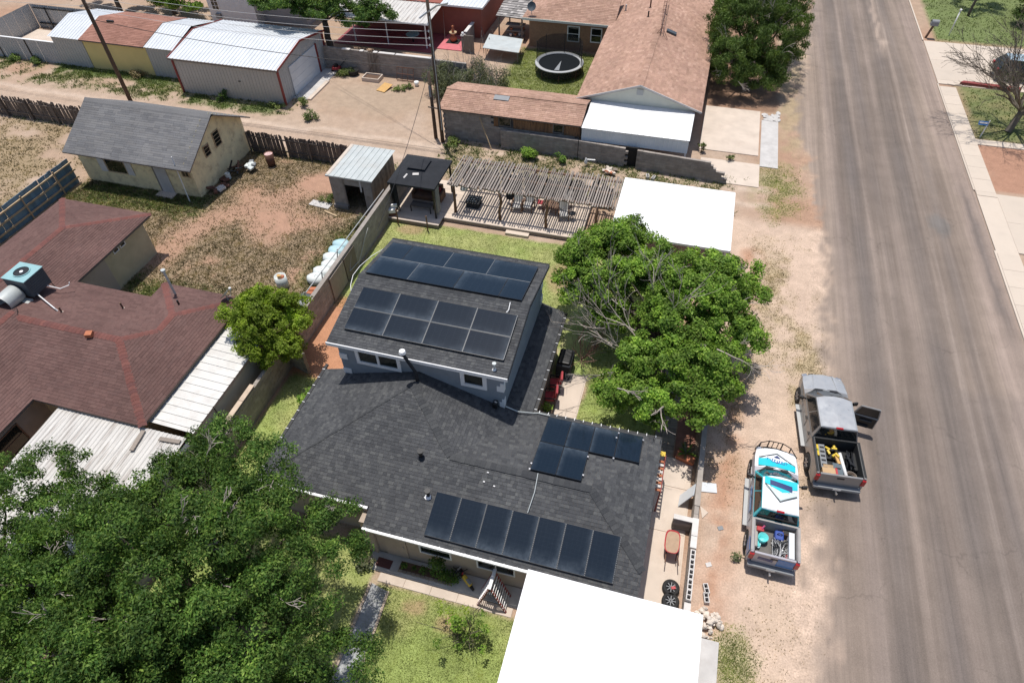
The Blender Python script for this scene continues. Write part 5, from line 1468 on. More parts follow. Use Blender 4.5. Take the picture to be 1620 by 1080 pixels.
window(H8, (-12.85, 41.12, 1.5), (1, 0, 0), (0, -1, 0), .9, .65, fw=.05, framemat='wood_grey'); window(H8, (-8.95, 41.12, 1.5), (1, 0, 0), (0, -1, 0), .75, .65, fw=.05, framemat='wood_grey')
obj('skylight', MB().rbox((-15.0 + 2.0, 42.5, 2.85), (1.1, .45, .05), 0, rx=R(15)), 'grey_plastic', H8)
obj('prop_timber', MB().beam((-13.2, 40.3, .05), (-14.2, 41.0, 2.0), .06, .06), 'wood_tan', H8)
H9 = thing('house', 'long tan shingled house with brick walls and pale gable', 'house', (-4, 55, 0))
zr9 = 4.02; ze9 = 2.6
roof_parts(H9, [[(-8.0, 44.2, ze9), (-3.62, 44.2, zr9), (-3.62, 90, zr9), (-8.0, 90, ze9)], [(-3.62, 44.2, zr9), (.72, 44.2, ze9), (.72, 90, ze9), (-3.62, 90, zr9)], [(-15.5, 57.4, ze9), (-7.5, 57.4, ze9), (-7.5, 61.8, zr9), (-11.1, 61.8, zr9)], [(-15.5, 57.4, ze9), (-11.1, 61.8, zr9), (-15.5, 66.2, ze9)]], 'shingle_tan', course=.2, tmin=.22, tmax=.5, thick=.12, deckmat='wood_brown')
stuff(obj('ridge_cap', cap_row(MB(), (-3.62, 44.2, zr9), (-3.62, 75, zr9), wd=.4, step=.28), 'shingle_tan', H9))
obj('wall', MB().bx(-7.4, .3, 44.65, 80, 0, 2.5), 'brick', H9)
obj('wall', MB().bx(-15.0, -7.4, 57.9, 66, 0, 2.5), 'brick', H9)
obj('gable_wall', MB().hexa([(-7.6, 44.45, 2.45), (.35, 44.45, 2.45), (-3.62, 44.45, 3.85)], [(-7.6, 44.65, 2.45), (.35, 44.65, 2.45), (-3.62, 44.65, 3.85)]), 'ac_cream', H9)
obj('gable_vent', MB().bx(-3.85, -3.4, 44.40, 44.45, 3.25, 3.65), 'grey_metal', H9)
for (a, b) in (((-8.0, 44.17, ze9 - .02), (-3.62, 44.17, zr9 - .02)), ((-3.62, 44.17, zr9 - .02), (.72, 44.17, ze9 - .02))): obj('rake_board', MB().beam(a, b, .05, .12), 'concrete_grey', H9)
window(H9, (-11.6, 57.9, .75), (1, 0, 0), (0, -1, 0), 1.1, 1.35, fw=.09, trans=(.68,)); window(H9, (-9.55, 57.9, .85), (1, 0, 0), (0, -1, 0), 1.0, 1.25, fw=.09, trans=(.62,))
obj('corner_trim', MB().bx(-7.55, -7.42, 57.8, 57.88, 0, 2.45), 'ac_cream', H9)
obj('eave_board', MB().bx(-15.5, -8.0, 57.33, 57.39, 2.42, 2.6), 'ac_cream', H9)
obj('side_wall_panel', MB().bx(.305, .34, 44.6, 60, 0, 2.45), plain('warm_grey_wall', (.27, .225, .20), .9, .1, 2), H9)
for (px, py, h, mt_) in ((-7.0, 60, .5, 'galv'), (-4.9, 59.3, .6, 'rust'), (-4.8, 57.2, .45, 'black')):
    zz = ze9 + (px + 8.0) * (zr9 - ze9) / 4.38 if px > -8 else 3.4
    pipe_vent(H9, (px, py, zz), h, .06, mat=mt_)
mst = thing('antenna_mast', 'thin lattice antenna mast lying along the tan roof ridge', 'antenna', (-3.8, 55, 4.1))
pA, pB = Vector((-3.3, 53.0, 4.05)), Vector((-3.75, 59.6, 5.6))
for k in range(3):
    off = Vector((.13 * math.cos(k * 2.094), 0, .13 * math.sin(k * 2.094) + .15)); obj('rail', MB().tube([pA + off, pB + off], .018, 5), 'rust', mst)
for k in range(14):
    t = k / 14; p = pA.lerp(pB, t); obj('rung', MB().tube([p + Vector((-.13, 0, .1)), p + Vector((.13, 0, .12))], .012, 4), 'rust', mst)
for dx in (-.55, .55): obj('brace', MB().tube([pA + Vector((0, .6, .3)), (pA.x + dx, pA.y - .4, 4.02 - abs(dx) * .32)], .02, 5), 'rust', mst)
obj('cap', MB().cyl((-3.58, 57.4, 5.2), .14, .12, 10), 'trim_white', mst)
obj('roof_vent', MB().rbox((-2.6, 54.2, 3.78), (.8, .45, .16), 0, ry=R(18)), 'slate_panel', H9, bevel=.03)
rd = thing('satellite_dish', 'small dark dish at the left corner of the tan roof', 'dish', (-14.8, 57.9, 2.8))
obj('mast', MB().tube([(-14.8, 57.9, 2.75), (-14.8, 57.9, 3.3)], .03, 6), 'galv', rd)
dm = MB().lathe([(0, 0), (.2, .03), (.38, .1)], (0, 0, 0), 14); rot = Matrix.Rotation(R(60), 3, 'X'); dm.v = [tuple(rot @ Vector(p) + Vector((-14.75, 57.8, 3.4))) for p in dm.v]; obj('reflector', dm, 'slate_panel', rd, smooth=True)
# white awning room
aw = thing('awning', 'bright white sheet awning against the pale gable', 'awning', (-3.3, 42.5, 0))
m_ = MB(); m_.ribs((-6.92, 40.82, 2.28), (1, 0, 0), (0, 1, .06), 7.2, 3.62, .4, .02, .05); obj('roof', m_, 'white_sheet', aw)
m_ = MB(); m_.ribs((-6.9, 40.93, 1.3), (1, 0, 0), (0, 0, 1), 7.15, .95, .3, .015, .06, nrm=(0, -1, 0)); obj('front_panel', m_, plain('pale_blue_white_panel', (.74, .78, .80), .6, .05, 1), aw)
for x_ in (-6.8, .15): obj('post', MB().bx(x_ - .05, x_ + .05, 40.98, 41.08, 0, 2.25), 'trim_white', aw)
AW = block_wall('block_wall', 'grey block wall with dark doorway below the white awning', (-7.0, 40.72), (3.1, 40.05), 1.4, skip=lambda t: .312 < t < .415, steps=lambda t: 1.4 if t < .86 else max(.4, 1.4 - (t - .86) * 7.5))
dk = obj('doorway', MB().bx(-3.85, -2.85, 40.6, 40.7, 0, 1.42), 'dark_hole', AW)
AW2 = block_wall('block_wall', 'low grey block plinth in front of the workshop windows', (-12.6, 40.78), (-7.05, 40.74), 1.4)

# trampoline
TX, TY = -11.25, 53.4
tr = thing('trampoline', 'round trampoline with white rim and black net', 'trampoline', (TX, TY, 0))
obj('mat', MB().cyl((TX, TY, .84), 1.72, .02, 36), 'black_mesh', tr)
obj('rim_pad', MB().lathe([(1.70, .84), (1.72, .90), (2.0, .92), (2.03, .86), (1.98, .82)], (TX, TY, 0), 40), 'grey_metal', tr, smooth=True)
obj('skirt', MB().lathe([(1.99, .84), (1.96, .3)], (TX, TY, 0), 36), 'net', tr)
for k in range(8):
    a = k * math.pi / 4 + .2; obj('leg', MB().tube([(TX + 1.95 * math.cos(a), TY + 1.95 * math.sin(a), 0), (TX + 1.95 * math.cos(a), TY + 1.95 * math.sin(a), .85)], .03, 6), 'rust', tr)
obj('net', MB().lathe([(1.86, .9), (1.86, 2.45)], (TX, TY, 0), 30, a0=R(-8), a1=R(188)), 'net', tr)
for a in (R(-8), R(40), R(90), R(140), R(188)): obj('net_pole', MB().tube([(TX + 1.88 * math.cos(a), TY + 1.88 * math.sin(a), .2), (TX + 1.88 * math.cos(a), TY + 1.88 * math.sin(a), 2.55)], .025, 6), 'black', tr)
obj('net_sag', MB().poly([(TX - .1, TY - 1.5, .87), (TX + .3, TY - 1.45, .87), (TX + .1, TY + .3, .88)]), 'grey_plastic', tr)
# metal topped bench and shingled rack
mtb = thing('metal_table', 'pale metal topped work table beside the grass yard', 'table', (-16.5, 55.5, 0))
obj('top', MB().hexa([(-18.2, 54.35, .95), (-14.9, 54.1, .95), (-15.2, 56.6, 1.05), (-18.4, 57.0, 1.05)], [(-18.2, 54.35, 1.0), (-14.9, 54.1, 1.0), (-15.2, 56.6, 1.1), (-18.4, 57.0, 1.1)]), 'galv', mtb)
for (px, py) in ((-18.0, 54.6), (-15.1, 54.35), (-15.4, 56.3), (-18.1, 56.7)): obj('leg', MB().tube([(px, py, 0), (px, py, .96)], .035, 6), 'wood_grey', mtb)
obj('edge_strip', MB().beam((-14.9, 54.1, 1.01), (-15.2, 56.6, 1.1), .06, .03), 'wood_tan', mtb)
sr = thing('lean_to_shelter', 'weathered shingle covered shelter beside the brick wall', 'shelter', (-16.9, 60, 0))
roof_parts(sr, [[(-18.3, 58.8, 2.0), (-15.7, 58.6, 2.0), (-15.7, 63, 2.6), (-18.3, 63, 2.6)]], plain('bleached_wood_shakes', (.30, .28, .265), .9, .25, 3, island=.45), course=.4, tmin=.2, tmax=.6, thick=.06, lift=.05)
for (px, py) in ((-18.1, 59.0), (-15.9, 58.8), (-18.1, 62.5), (-15.9, 62.5)): obj('post', MB().bx(px - .06, px + .06, py - .06, py + .06, 0, 2.0), 'wood_grey', sr)
jr = random.Random(9)
sh = thing('storage_rack', 'timber rack of terracotta odds and ends under the shelter', 'rack', (-16.5, 59, 0))
for z in (.3, .8, 1.3): obj('shelf', MB().bx(-17.4, -15.7, 58.7, 59.4, z, z + .05), 'wood_grey', sh)
for k in range(9): obj('pot', MB().lathe([(.0, 0), (.09, 0), (.13, .2), (.1, .2)], (jr.uniform(-17.2, -15.8), jr.uniform(58.8, 59.2), jr.choice((.35, .85, 1.35))), 9), jr.choice(('terracotta', 'wood_tan', 'trim_white')), sh)
for k in range(5):
    x = jr.uniform(-19.2, -18.2); y = jr.uniform(55.5, 59)
    obj('stick', MB().tube([(x, y, 0), (x + jr.uniform(-.6, .3), y + jr.uniform(-.4, .4), jr.uniform(.8, 1.5))], .03, 5), 'wood_grey', sh)

# ================================================================== FENCES AND WALLS
plank_fence('plank_fence', 'dark old plank fence with gaps along the alley left of the cottage', (-56, 36.0), (-39.2, 35.9), 1.7, missing=.07, lean=.05, hv=.07)
plank_fence('plank_fence', 'dark plank fence between the yellow cottage and the metal shed', (-29.8, 35.95), (-21.6, 35.9), 1.65, missing=.03, lean=.025, hv=.06)
bf = thing('metal_fence', 'blue metal panel fence with tan rails beside the red roof', 'fence', (-39.25, 26, 0))
me_b = mesh_of('panel', MB().bx(-.011, .011, -.145, .145, 0, 1.8), 'blue_metal')
for k in range(32): inst('panel', me_b, bf, (-39.35 + (k % 2) * .012, 20.2 + k * .295, 0), (0, random.uniform(-.02, .02), 0))
for z in (.35, .9, 1.45): obj('rail', MB().bx(-39.30, -39.20, 20.0, 29.6, z, z + .09), 'wood_tan', bf)
for yy in (22.4, 25.2, 28.0): obj('post', MB().beam((-39.18, yy, 0), (-39.22, yy, 1.7), .07, .07), 'wood_tan', bf)
BW = block_wall('block_wall', 'tall grey block wall between the scrub lot and the back lawn', (-17.1, 18.3), (-17.1, 35.0), 1.8, limit=300)
obj('coping', MB().bx(-17.22, -16.98, 18.3, 35.0, 1.8, 1.83), 'block', BW)
BW2 = block_wall('block_wall', 'grey block wall with tan coping along the white lean-to', (-17.05, 5.0), (-17.05, 18.2), 1.7, limit=250)
for k in range(10):
    if k in (4,): continue
    obj('coping', MB().bx(-17.17, -16.93, 5.6 + k * .98, 5.6 + k * .98 + .96, 1.7, 1.745), 'block_tan', BW2)
BW3 = block_wall('block_wall', 'short block return wall beside the bright green tree', (-17.0, 18.25), (-15.9, 17.95), 1.4)
obj('hose', MB().tube([(-16.95, 25.6, 1.4), (-16.9, 25.0, .6), (-16.9, 26.2, .4), (-16.92, 27.3, 1.2), (-16.93, 27.9, 1.5)], .02, 5), 'wire', BW)
# gates standing open along the wall
gtw = thing('iron_gate', 'dark leaning sheet gate against the back lawn wall', 'gate', (-16.9, 24, 0))
for (y0, y1, mt_) in ((23.0, 24.6, 'wood_grey'), (24.7, 26.0, 'wood_dark')): obj('leaf', MB().bx(-16.97, -16.93, y0, y1, .1, 1.65), mt_, gtw)
lad = thing('metal_rail', 'thin steel pipe rail leaning over the wall above the blue sacks', 'rail', (-17.6, 24, 0))
for (a, b) in (((-17.5, 21.5, 1.9), (-17.45, 31.5, 1.7)), ((-17.6, 23.0, .2), (-17.5, 23.3, 1.9)), ((-17.9, 25.3, .3), (-17.5, 25.2, 1.9)), ((-17.6, 21.5, 1.9), (-17.65, 21.9, .2))): obj('pipe', MB().tube([a, b], .03, 6), 'grey_metal', lad)
EW = block_wall('block_wall', 'low grey block wall along the sandy verge', (3.2, 10.4), (3.2, 29.3), .8, limit=300)
obj('cap', MB().bx(3.09, 3.31, 15.0, 29.2, .8, .83), 'block', EW)
hb = MB()      # hollow cap block
for (x0, x1, y0, y1) in ((-.095, .095, -.195, -.165), (-.095, .095, .165, .195), (-.095, .095, -.015, .015), (-.095, -.062, -.165, -.015), (.062, .095, -.165, -.015), (-.095, -.062, .015, .165), (.062, .095, .015, .165)): hb.bx(x0, x1, y0, y1, 0, .19)
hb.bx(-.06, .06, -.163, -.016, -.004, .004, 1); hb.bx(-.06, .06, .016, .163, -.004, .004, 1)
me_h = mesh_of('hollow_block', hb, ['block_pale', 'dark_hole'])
for k in range(5): inst('hollow_block', me_h, EW, (3.2, 11.15 + k * .4, .81), (0, 0, random.uniform(-.03, .03)))
for (y0, y1) in ((10.5, 10.9), (13.1, 13.6), (13.62, 14.4)): obj('cap_stone', MB().bx(3.08, 3.32, y0, y1, .81, .86), 'block_pale', EW)
sw = block_wall('block_wall', 'small block return wall behind the wheelbarrow', (2.36, 14.25), (3.08, 14.3), .8)
obj('coping', MB().bx(2.34, 3.08, 14.17, 14.38, .8, .85), 'block_pale', sw)
tbd = tag(obj('leaning_panel', MB().hexa([(2.55, 15.2, .06), (2.58, 15.75, .06), (3.06, 15.95, .86), (3.03, 15.4, .86)], [(2.52, 15.2, .09), (2.55, 15.75, .09), (3.03, 15.95, .89), (3.0, 15.4, .89)]), 'white_metal'), 'white panel leaning on the low block wall', 'panel')
tag(obj('flat_panel', MB().slab([(3.38, 16.2, .05), (4.06, 16.3, .05), (4.0, 16.75, .05), (3.37, 16.67, .05)], .04), 'white_metal'), 'white square panel lying on the sand by the wall', 'panel')
tag(obj('flat_panel', MB().slab([(3.42, 15.5, .04), (3.55, 14.95, .04), (3.77, 15.28, .04)], .03), 'concrete'), 'pale triangular slab lying on the sand by the wall', 'slab')
for (x_, y_, r_) in ((3.92, 11.95, .3), (3.95, 11.6, .2)):
    tag(inst('hollow_block', me_h, None, (x_, y_, .0), (0, 0, r_)), 'pale hollow block standing loose on the sand by the wall', 'block', 'two loose hollow blocks')

# ================================================================== DECK, PERGOLA, GAZEBO
dk = thing('deck', 'sun bleached timber deck behind the back lawn', 'deck', (-11, 33, 0))
obj('joists', MB().bx(-17.0, -5.0, 31.55, 35.3, 0, .24), 'wood_dark', dk)
obj('joists', MB().bx(-17.0, -13.72, 30.72, 31.6, 0, .24), 'wood_dark', dk)
k = 0; y = 31.52
while y < 35.3:
    obj('deck_board', MB().bx(-17.05 + random.uniform(0, .04), -4.92 - random.uniform(0, .05), y, y + .138, .242, .28), 'deck', dk); y += .145
y = 30.66
while y < 31.5:
    obj('deck_board', MB().bx(-17.05, -13.68, y, y + .138, .242, .28), 'deck', dk); y += .145
obj('fascia_board', MB().bx(-13.66, -4.9, 31.47, 31.51, .06, .27), 'wood_grey', dk); obj('fascia_board', MB().bx(-17.05, -13.66, 30.62, 30.655, .06, .27), 'wood_grey', dk)
obj('step', MB().bx(-9.55, -8.1, 31.12, 31.45, .02, .16), 'deck', dk)
pg = thing('pergola', 'rustic pergola with rough silvery pole slats over the deck', 'pergola', (-8.5, 33.5, 0))
for (px, py, ln) in ((-13.1, 32.25, .0), (-10.15, 32.15, .1), (-7.22, 32.1, .05), (-4.2, 32.1, 0), (-13.1, 35.0, 0), (-8.6, 35.0, 0), (-4.2, 35.0, 0)):
    pts = [(px, py, .2), (px + random.uniform(-.06, .06), py + .03, .9), (px + ln, py + random.uniform(-.05, .05), 1.6), (px, py, 2.25)]
    obj('post', MB().tube(pts, [.10, .085, .08, .085], 8), 'wood_brown', pg, smooth=True)
for yy in (32.3, 35.0): obj('beam', MB().tube([(-13.5, yy, 2.28), (-9, yy + .04, 2.25), (-3.2, yy, 2.28)], .08, 7), 'wood_brown', pg)
obj('beam', MB().tube([(-13.5, 33.7, 2.27), (-3.2, 33.7, 2.27)], .06, 6), 'wood_brown', pg)
for x_ in (-13.1, -8.6, -4.2): obj('cross_beam', MB().tube([(x_, 32.2, 2.2), (x_, 35.1, 2.2)], .06, 6), 'wood_brown', pg)
x = -13.42; i = 0
while x < -3.15:
    wd = random.uniform(.075, .11) if x > -10 else random.uniform(.09, .15)
    r0 = wd / 2; yl = 32.05 + random.uniform(-.12, .1); yh = 35.3 + random.uniform(-.1, .18)
    if random.random() < .12 and x > -9: yh -= random.uniform(.3, .9)
    zz = 2.34 + random.uniform(0, .03)
    xx = random.uniform(-.04, .04)
    obj('slat', MB().tube([(x, yl, zz + .01), (x + xx * .5, (yl + yh) / 2, zz + random.uniform(-.01, .02)), (x + xx, yh, zz)], [r0, r0 * .95, r0 * .8], 6), 'wood_slat', pg)
    x += wd + random.uniform(.035, .07); i += 1
plank_fence('plank_fence', 'dark screen fence behind the pergola seen through its slats', (-13.6, 35.55), (-3.7, 35.5), 1.75, missing=.10, lean=.02, hv=.25, rails=True, mat='charcoal')
gz_ = thing('gazebo', 'black fabric topped gazebo at the end of the deck', 'gazebo', (-15.4, 32.7, 0))
def pyr(x0, x1, y0, y1, z0, x2, x3, y2, y3, z1):
    m = MB(); b = [(x0, y0, z0), (x1, y0, z0), (x1, y1, z0), (x0, y1, z0)]; t = [(x2, y2, z1), (x3, y2, z1), (x3, y3, z1), (x2, y3, z1)]
    for k in range(4):
        j = (k + 1) % 4; m.poly([b[k], b[j], t[j], t[k]])
    m.poly(t); return m
m_ = pyr(-16.95, -13.9, 31.15, 34.45, 2.52, -15.9, -14.95, 32.35, 33.3, 2.98)
for a, b in (((-16.95, 31.15), (-13.9, 31.15)), ((-13.9, 31.15), (-13.9, 34.45)), ((-13.9, 34.45), (-16.95, 34.45)), ((-16.95, 34.45), (-16.95, 31.15))): m_.poly([(*a, 2.40), (*b, 2.40), (*b, 2.52), (*a, 2.52)])
cn = obj('canopy', m_, 'charcoal', gz_)
m_ = pyr(-16.05, -14.85, 32.2, 33.45, 3.06, -15.45, -15.43, 32.82, 32.84, 3.28); obj('vent_canopy', m_, 'charcoal', cn)
obj('sticker', MB().rbox((-15.35, 31.95, 2.86), (.38, .16, .006), .3, rx=R(20)), 'block_pale', cn); obj('sticker', MB().rbox((-15.95, 31.75, 2.76), (.12, .34, .006), -.4, rx=R(20)), 'concrete_grey', cn)
for (px, py) in ((-16.8, 31.3), (-14.05, 31.3), (-14.05, 34.3), (-16.8, 34.3)): obj('post', MB().bx(px - .05, px + .05, py - .05, py + .05, .28, 2.5), 'black', gz_)
for (px, py) in ((-16.75, 31.35),):
    for k in range(9): obj('curtain_fold', MB().tube([(px + k * .035, py + .04 * math.sin(k * 2.1), 2.35), (px + .02 + k * .035, py + .05 * math.sin(k * 2.1 + .6), .4)], .03, 6), 'charcoal', gz_)
for k in range(6): obj('curtain_fold', MB().tube([(-14.0, 31.5 + k * .09, 2.35), (-14.0 + .02 * math.sin(k * 2), 31.5 + k * .09, .45)], .05, 6), 'grey_plastic', gz_)
sofa = thing('garden_sofa', 'dark sofa with reddish cushions under the gazebo', 'sofa', (-15.3, 33.1, .28))
obj('base', MB().bx(-16.2, -14.4, 32.9, 33.7, .3, .62), 'wood_brown', sofa, bevel=.03); obj('backrest', MB().bx(-16.2, -14.4, 33.6, 33.8, .6, 1.15), 'wood_brown', sofa, bevel=.03)
for s in (-16.3, -14.4): obj('armrest', MB().bx(s, s + .12, 32.9, 33.75, .3, .85), 'wood_brown', sofa, bevel=.02)
for (c, mt_) in ((-15.9, 'red_fabric'), (-15.3, 'rust'), (-14.7, 'red_fabric')): obj('cushion', MB().rbox((c, 33.5, .85), (.45, .16, .4), 0, rx=R(15)), mt_, sofa, bevel=.05)
ctb = thing('coffee_table', 'dark slatted coffee table in the gazebo shade', 'table', (-15.2, 31.9, .28))
for k in range(6): obj('slat', MB().bx(-15.9, -14.5, 31.62 + k * .1, 31.70 + k * .1, .68, .72), 'wood_dark', ctb)
for (px, py) in ((-15.85, 31.65), (-14.55, 31.65), (-14.55, 32.15), (-15.85, 32.15)): obj('leg', MB().bx(px - .03, px + .03, py - .03, py + .03, .28, .68), 'black', ctb)
bch = thing('grill_cart', 'white boxes stacked on a stand by the wall end of the deck', 'stand', (-16.95, 31.1, 0))
obj('box', MB().rbox((-16.85, 31.0, .62), (.45, .4, .25), .4), 'trim_white', bch, bevel=.03); obj('lid', MB().rbox((-16.75, 31.15, .85), (.4, .12, .3), .5, rx=.3), 'trim_white', bch, bevel=.03); obj('stand', MB().rbox((-16.85, 31.0, .38), (.4, .35, .2), .4), 'rust', bch)
for (px, py, tt) in ((-16.3, 30.45, 'left'), (-14.25, 30.25, 'right')):
    tag(obj('garden_post', MB().tube([(px, py, 0), (px + .01, py + .03, .5), (px, py, 1.15)], .045, 7), 'wood_brown'), 'short dark timber post on the %s before the gazebo deck' % tt, 'post')
fp = thing('fire_pit', 'square black fire pit table on the deck under the pergola', 'fire pit', (-12.2, 33.2, .28))
obj('body', MB().bx(-12.6, -11.8, 32.85, 33.6, .28, .68), 'charcoal', fp, bevel=.02); obj('top_rim', MB().bx(-12.68, -11.72, 32.78, 33.67, .68, .72), 'black', fp, bevel=.01)
for k in range(12): obj('lava_stone', MB().rbox((-12.5 + .16 * (k % 5) + random.uniform(-.03, .03), 32.95 + .2 * (k // 4), .75), (.12, .1, .08), random.uniform(0, 3)), 'slate_panel', fp)
def lounge(label, x, y, rz, mat='concrete_grey', fr='wood_brown', recl=28, group=None):
    t = thing('deck_chair', label, 'chair', (x, y, .28), group, rz)
    obj('seat', MB().rbox((0, -.05, .38), (.55, .55, .08), 0, rx=R(6)), mat, t, local=True, bevel=.02)
    obj('backrest', MB().rbox((0, .38, .68), (.55, .08, .75), 0, rx=R(-recl)), mat, t, local=True, bevel=.02)
    for s in (-.3, .3):
        obj('armrest', MB().bx(s - .035, s + .035, -.3, .35, .56, .6), fr, t, local=True)
        for yy in (-.28, .3): obj('leg', MB().bx(s - .03, s + .03, yy - .03, yy + .03, 0, .56), fr, t, local=True)
    return t
lounge('pale grey deck chair nearest the black screen', -9.4, 33.45, .05)
lounge('striped shade deck chair second along the pergola', -8.72, 33.6, -.05)
lounge('deck chair with side table near the tree end of the deck', -6.4, 33.3, .25)
lounge('grey deck chair behind the round deck table', -6.55, 34.3, -.3)
rt = thing('deck_table', 'wooden slatted table in the middle of the deck', 'table', (-7.35, 33.9, .28))
for k in range(8): obj('slat', MB().bx(-7.85 + k * .13, -7.74 + k * .13, 33.4, 34.4, .72, .76), 'wood_brown', rt)
for (px, py) in ((-7.75, 33.5), (-6.95, 33.5), (-6.95, 34.3), (-7.75, 34.3)): obj('leg', MB().tube([(px, py, .28), (px * .98 - .147, py, .72)], .03, 6), 'wood_brown', rt)
rc = thing('deck_stool', 'small red seated stool beside the deck table', 'stool', (-8.0, 34.0, .28)); obj('seat', MB().rbox((-8.05, 34.05, .66), (.42, .42, .06)), 'red_fabric', rc, bevel=.02)
for (dx, dy) in ((-.17, -.17), (.17, -.17), (.17, .17), (-.17, .17)): obj('leg', MB().tube([(-8.05 + dx, 34.05 + dy, .28), (-8.05 + dx, 34.05 + dy, .64)], .02, 5), 'black', rc)
sd = thing('side_table', 'little round black side table on the deck', 'table', (-5.85, 33.25, .28)); obj('top', MB().cyl((-5.85, 33.3, .72), .22, .03, 14), 'black', sd); obj('stem', MB().cyl((-5.85, 33.3, .28), .03, .44, 8), 'black', sd)
scr = thing('shade_screen', 'black fabric screen hanging under the pergola edge', 'screen', (-10.2, 33.9, .28)); obj('cloth', MB().bx(-10.3, -9.5, 34.05, 34.09, .5, 1.9), 'charcoal', scr)
obj('rod', MB().tube([(-10.35, 34.07, 1.92), (-9.45, 34.07, 1.92)], .02, 5), 'black', scr)
lampd = thing('hanging_lamp', 'round grey lamp hanging under the pergola slats', 'lamp', (-12.7, 33.6, 1.8)); obj('shade', MB().lathe([(0, .25), (.12, .22), (.22, .1), (.24, 0)], (-12.6, 32.7, 1.75), 14), 'galv', lampd, smooth=True); obj('cord', MB().tube([(-12.6, 32.7, 1.98), (-12.6, 32.7, 2.3)], .01, 4), 'black', lampd)

# ================================================================== METAL SHED, LOT CLUTTER
S1 = thing('shed', 'small weathered shed with ribbed metal lean roof and open doorway', 'shed', (-19.6, 33, 0))
m_ = MB(); m_.ribs((-21.15, 31.2, 2.35), (1, 0, 0), (0, 1, .0), 3.15, 3.75, .38, .03, .06); obj('roof', m_, 'galv', S1)
obj('roof_edge', MB().bx(-21.15, -18.0, 31.17, 31.2, 2.27, 2.36), 'galv', S1)
obj('gravel_edge', MB().bx(-21.15, -20.9, 31.3, 34.95, 2.352, 2.372), 'concrete', S1)
wls = plain('flaking_grey_paint_wall', (.30, .27, .235), .9, .2, 3, stain=(.16, .12, .095), stain_amt=.7, stain_scale=2)
for (x0, x1, z0, z1) in ((-21.0, -20.05, 0, 2.3), (-20.05, -18.75, 1.75, 2.3), (-18.75, -18.2, 0, 2.3)): obj('front_wall', MB().bx(x0, x1, 31.3, 31.4, z0, z1), wls, S1)
obj('back_wall', MB().bx(-21.0, -18.2, 34.75, 34.85, 0, 2.3), wls, S1); obj('side_wall', MB().bx(-21.0, -20.9, 31.4, 34.75, 0, 2.3), wls, S1)
for k in range(13):
    obj('side_plank', MB().bx(-18.3, -18.2 + random.uniform(-.01, .01), 31.41 + k * .257, 31.41 + k * .257 + .25, 0, 2.3), plain('side_wood', (.26, .21, .15), .9, .3, 4, objvar=.25) if k == 0 else MATS['side_wood'], S1)
obj('door_post', MB().bx(-20.12, -20.03, 31.27, 31.31, 0, 2.3), 'wood_grey', S1); obj('door_post', MB().bx(-18.95, -18.85, 31.27, 31.31, 1.4, 2.3), 'block_pale', S1)
obj('sill', MB().bx(-21.0, -20.0, 31.1, 31.4, .0, .25), 'mortar', S1)
obj('red_tool', MB().bx(-19.2, -19.05, 32.3, 32.5, 0, 1.1), 'red_trim', S1)
tag(obj('slab', MB().slab([(-22.75, 30.95, .06), (-21.3, 30.8, .06), (-21.25, 31.4, .06), (-22.7, 31.5, .06)], .06), 'concrete_grey'), 'grey concrete slab lying beside the metal shed', 'slab')
tag(obj('plank_board', MB().rbox((-20.9, 30.4, .05), (1.1, .12, .04), -.3), 'wood_tan'), 'pale board on the ground before the metal shed', 'board')
tag(obj('bin', MB().lathe([(0, 0), (.26, 0), (.31, .95), (.29, .95), (.26, .85), (0, .85)], (-27.5, 34.6, 0), 16), 'rust', smooth=True), 'tall rusty brown drum by the plank fence', 'bin')
bt = obj('bin_lid', MB().disc((-27.5, 34.6, .90), .28, 14), plain('pinkish_ash', (.55, .38, .36), .9, .3, 6)); bt.parent = bpy.data.objects['bin']; WL[bt.name] = Vector((0, 0, 0))
jk = thing('scrap_heap', 'heap of dark scrap and boards against the yellow gable wall', 'scrap heap', (-29.3, 33, 0))
jr = random.Random(5)
for k in range(9): obj('dark_bar', MB().rbox((-29.15 + jr.uniform(-.35, .35), 32.9 + jr.uniform(-.5, .5), .35 + jr.uniform(0, .35)), (.1, .9, .06), jr.uniform(-.5, .5), rx=jr.uniform(-.6, .6)), jr.choice(('black', 'slate_panel', 'rust')), jk)
for k in range(10): obj('rusty_piece', MB().rbox((-29.5 + jr.uniform(-.3, .4), 31.3 + jr.uniform(-.9, .9), .12 + jr.uniform(0, .2)), (jr.uniform(.2, .5), jr.uniform(.2, .6), .12), jr.uniform(0, 3), rx=jr.uniform(-.4, .4)), jr.choice(('rust', 'wood_brown', 'rust', 'concrete_grey')), jk)
for k in range(6): obj('pale_rag', MB().rbox((-28.5 + jr.uniform(-.3, .3), 33.6 + jr.uniform(-.35, .35), .3 + jr.uniform(0, .2)), (.4, .3, .2), jr.uniform(0, 3), rx=jr.uniform(-.5, .5)), jr.choice(('tarp_white', 'grey_plastic', 'tarp_white')), jk, bevel=.05)
obj('drum', MB().lathe([(0, .0), (.17, 0), (.17, .4), (0, .4)], (-29.45, 32.3, .1), 12), 'tarp_white', jk)
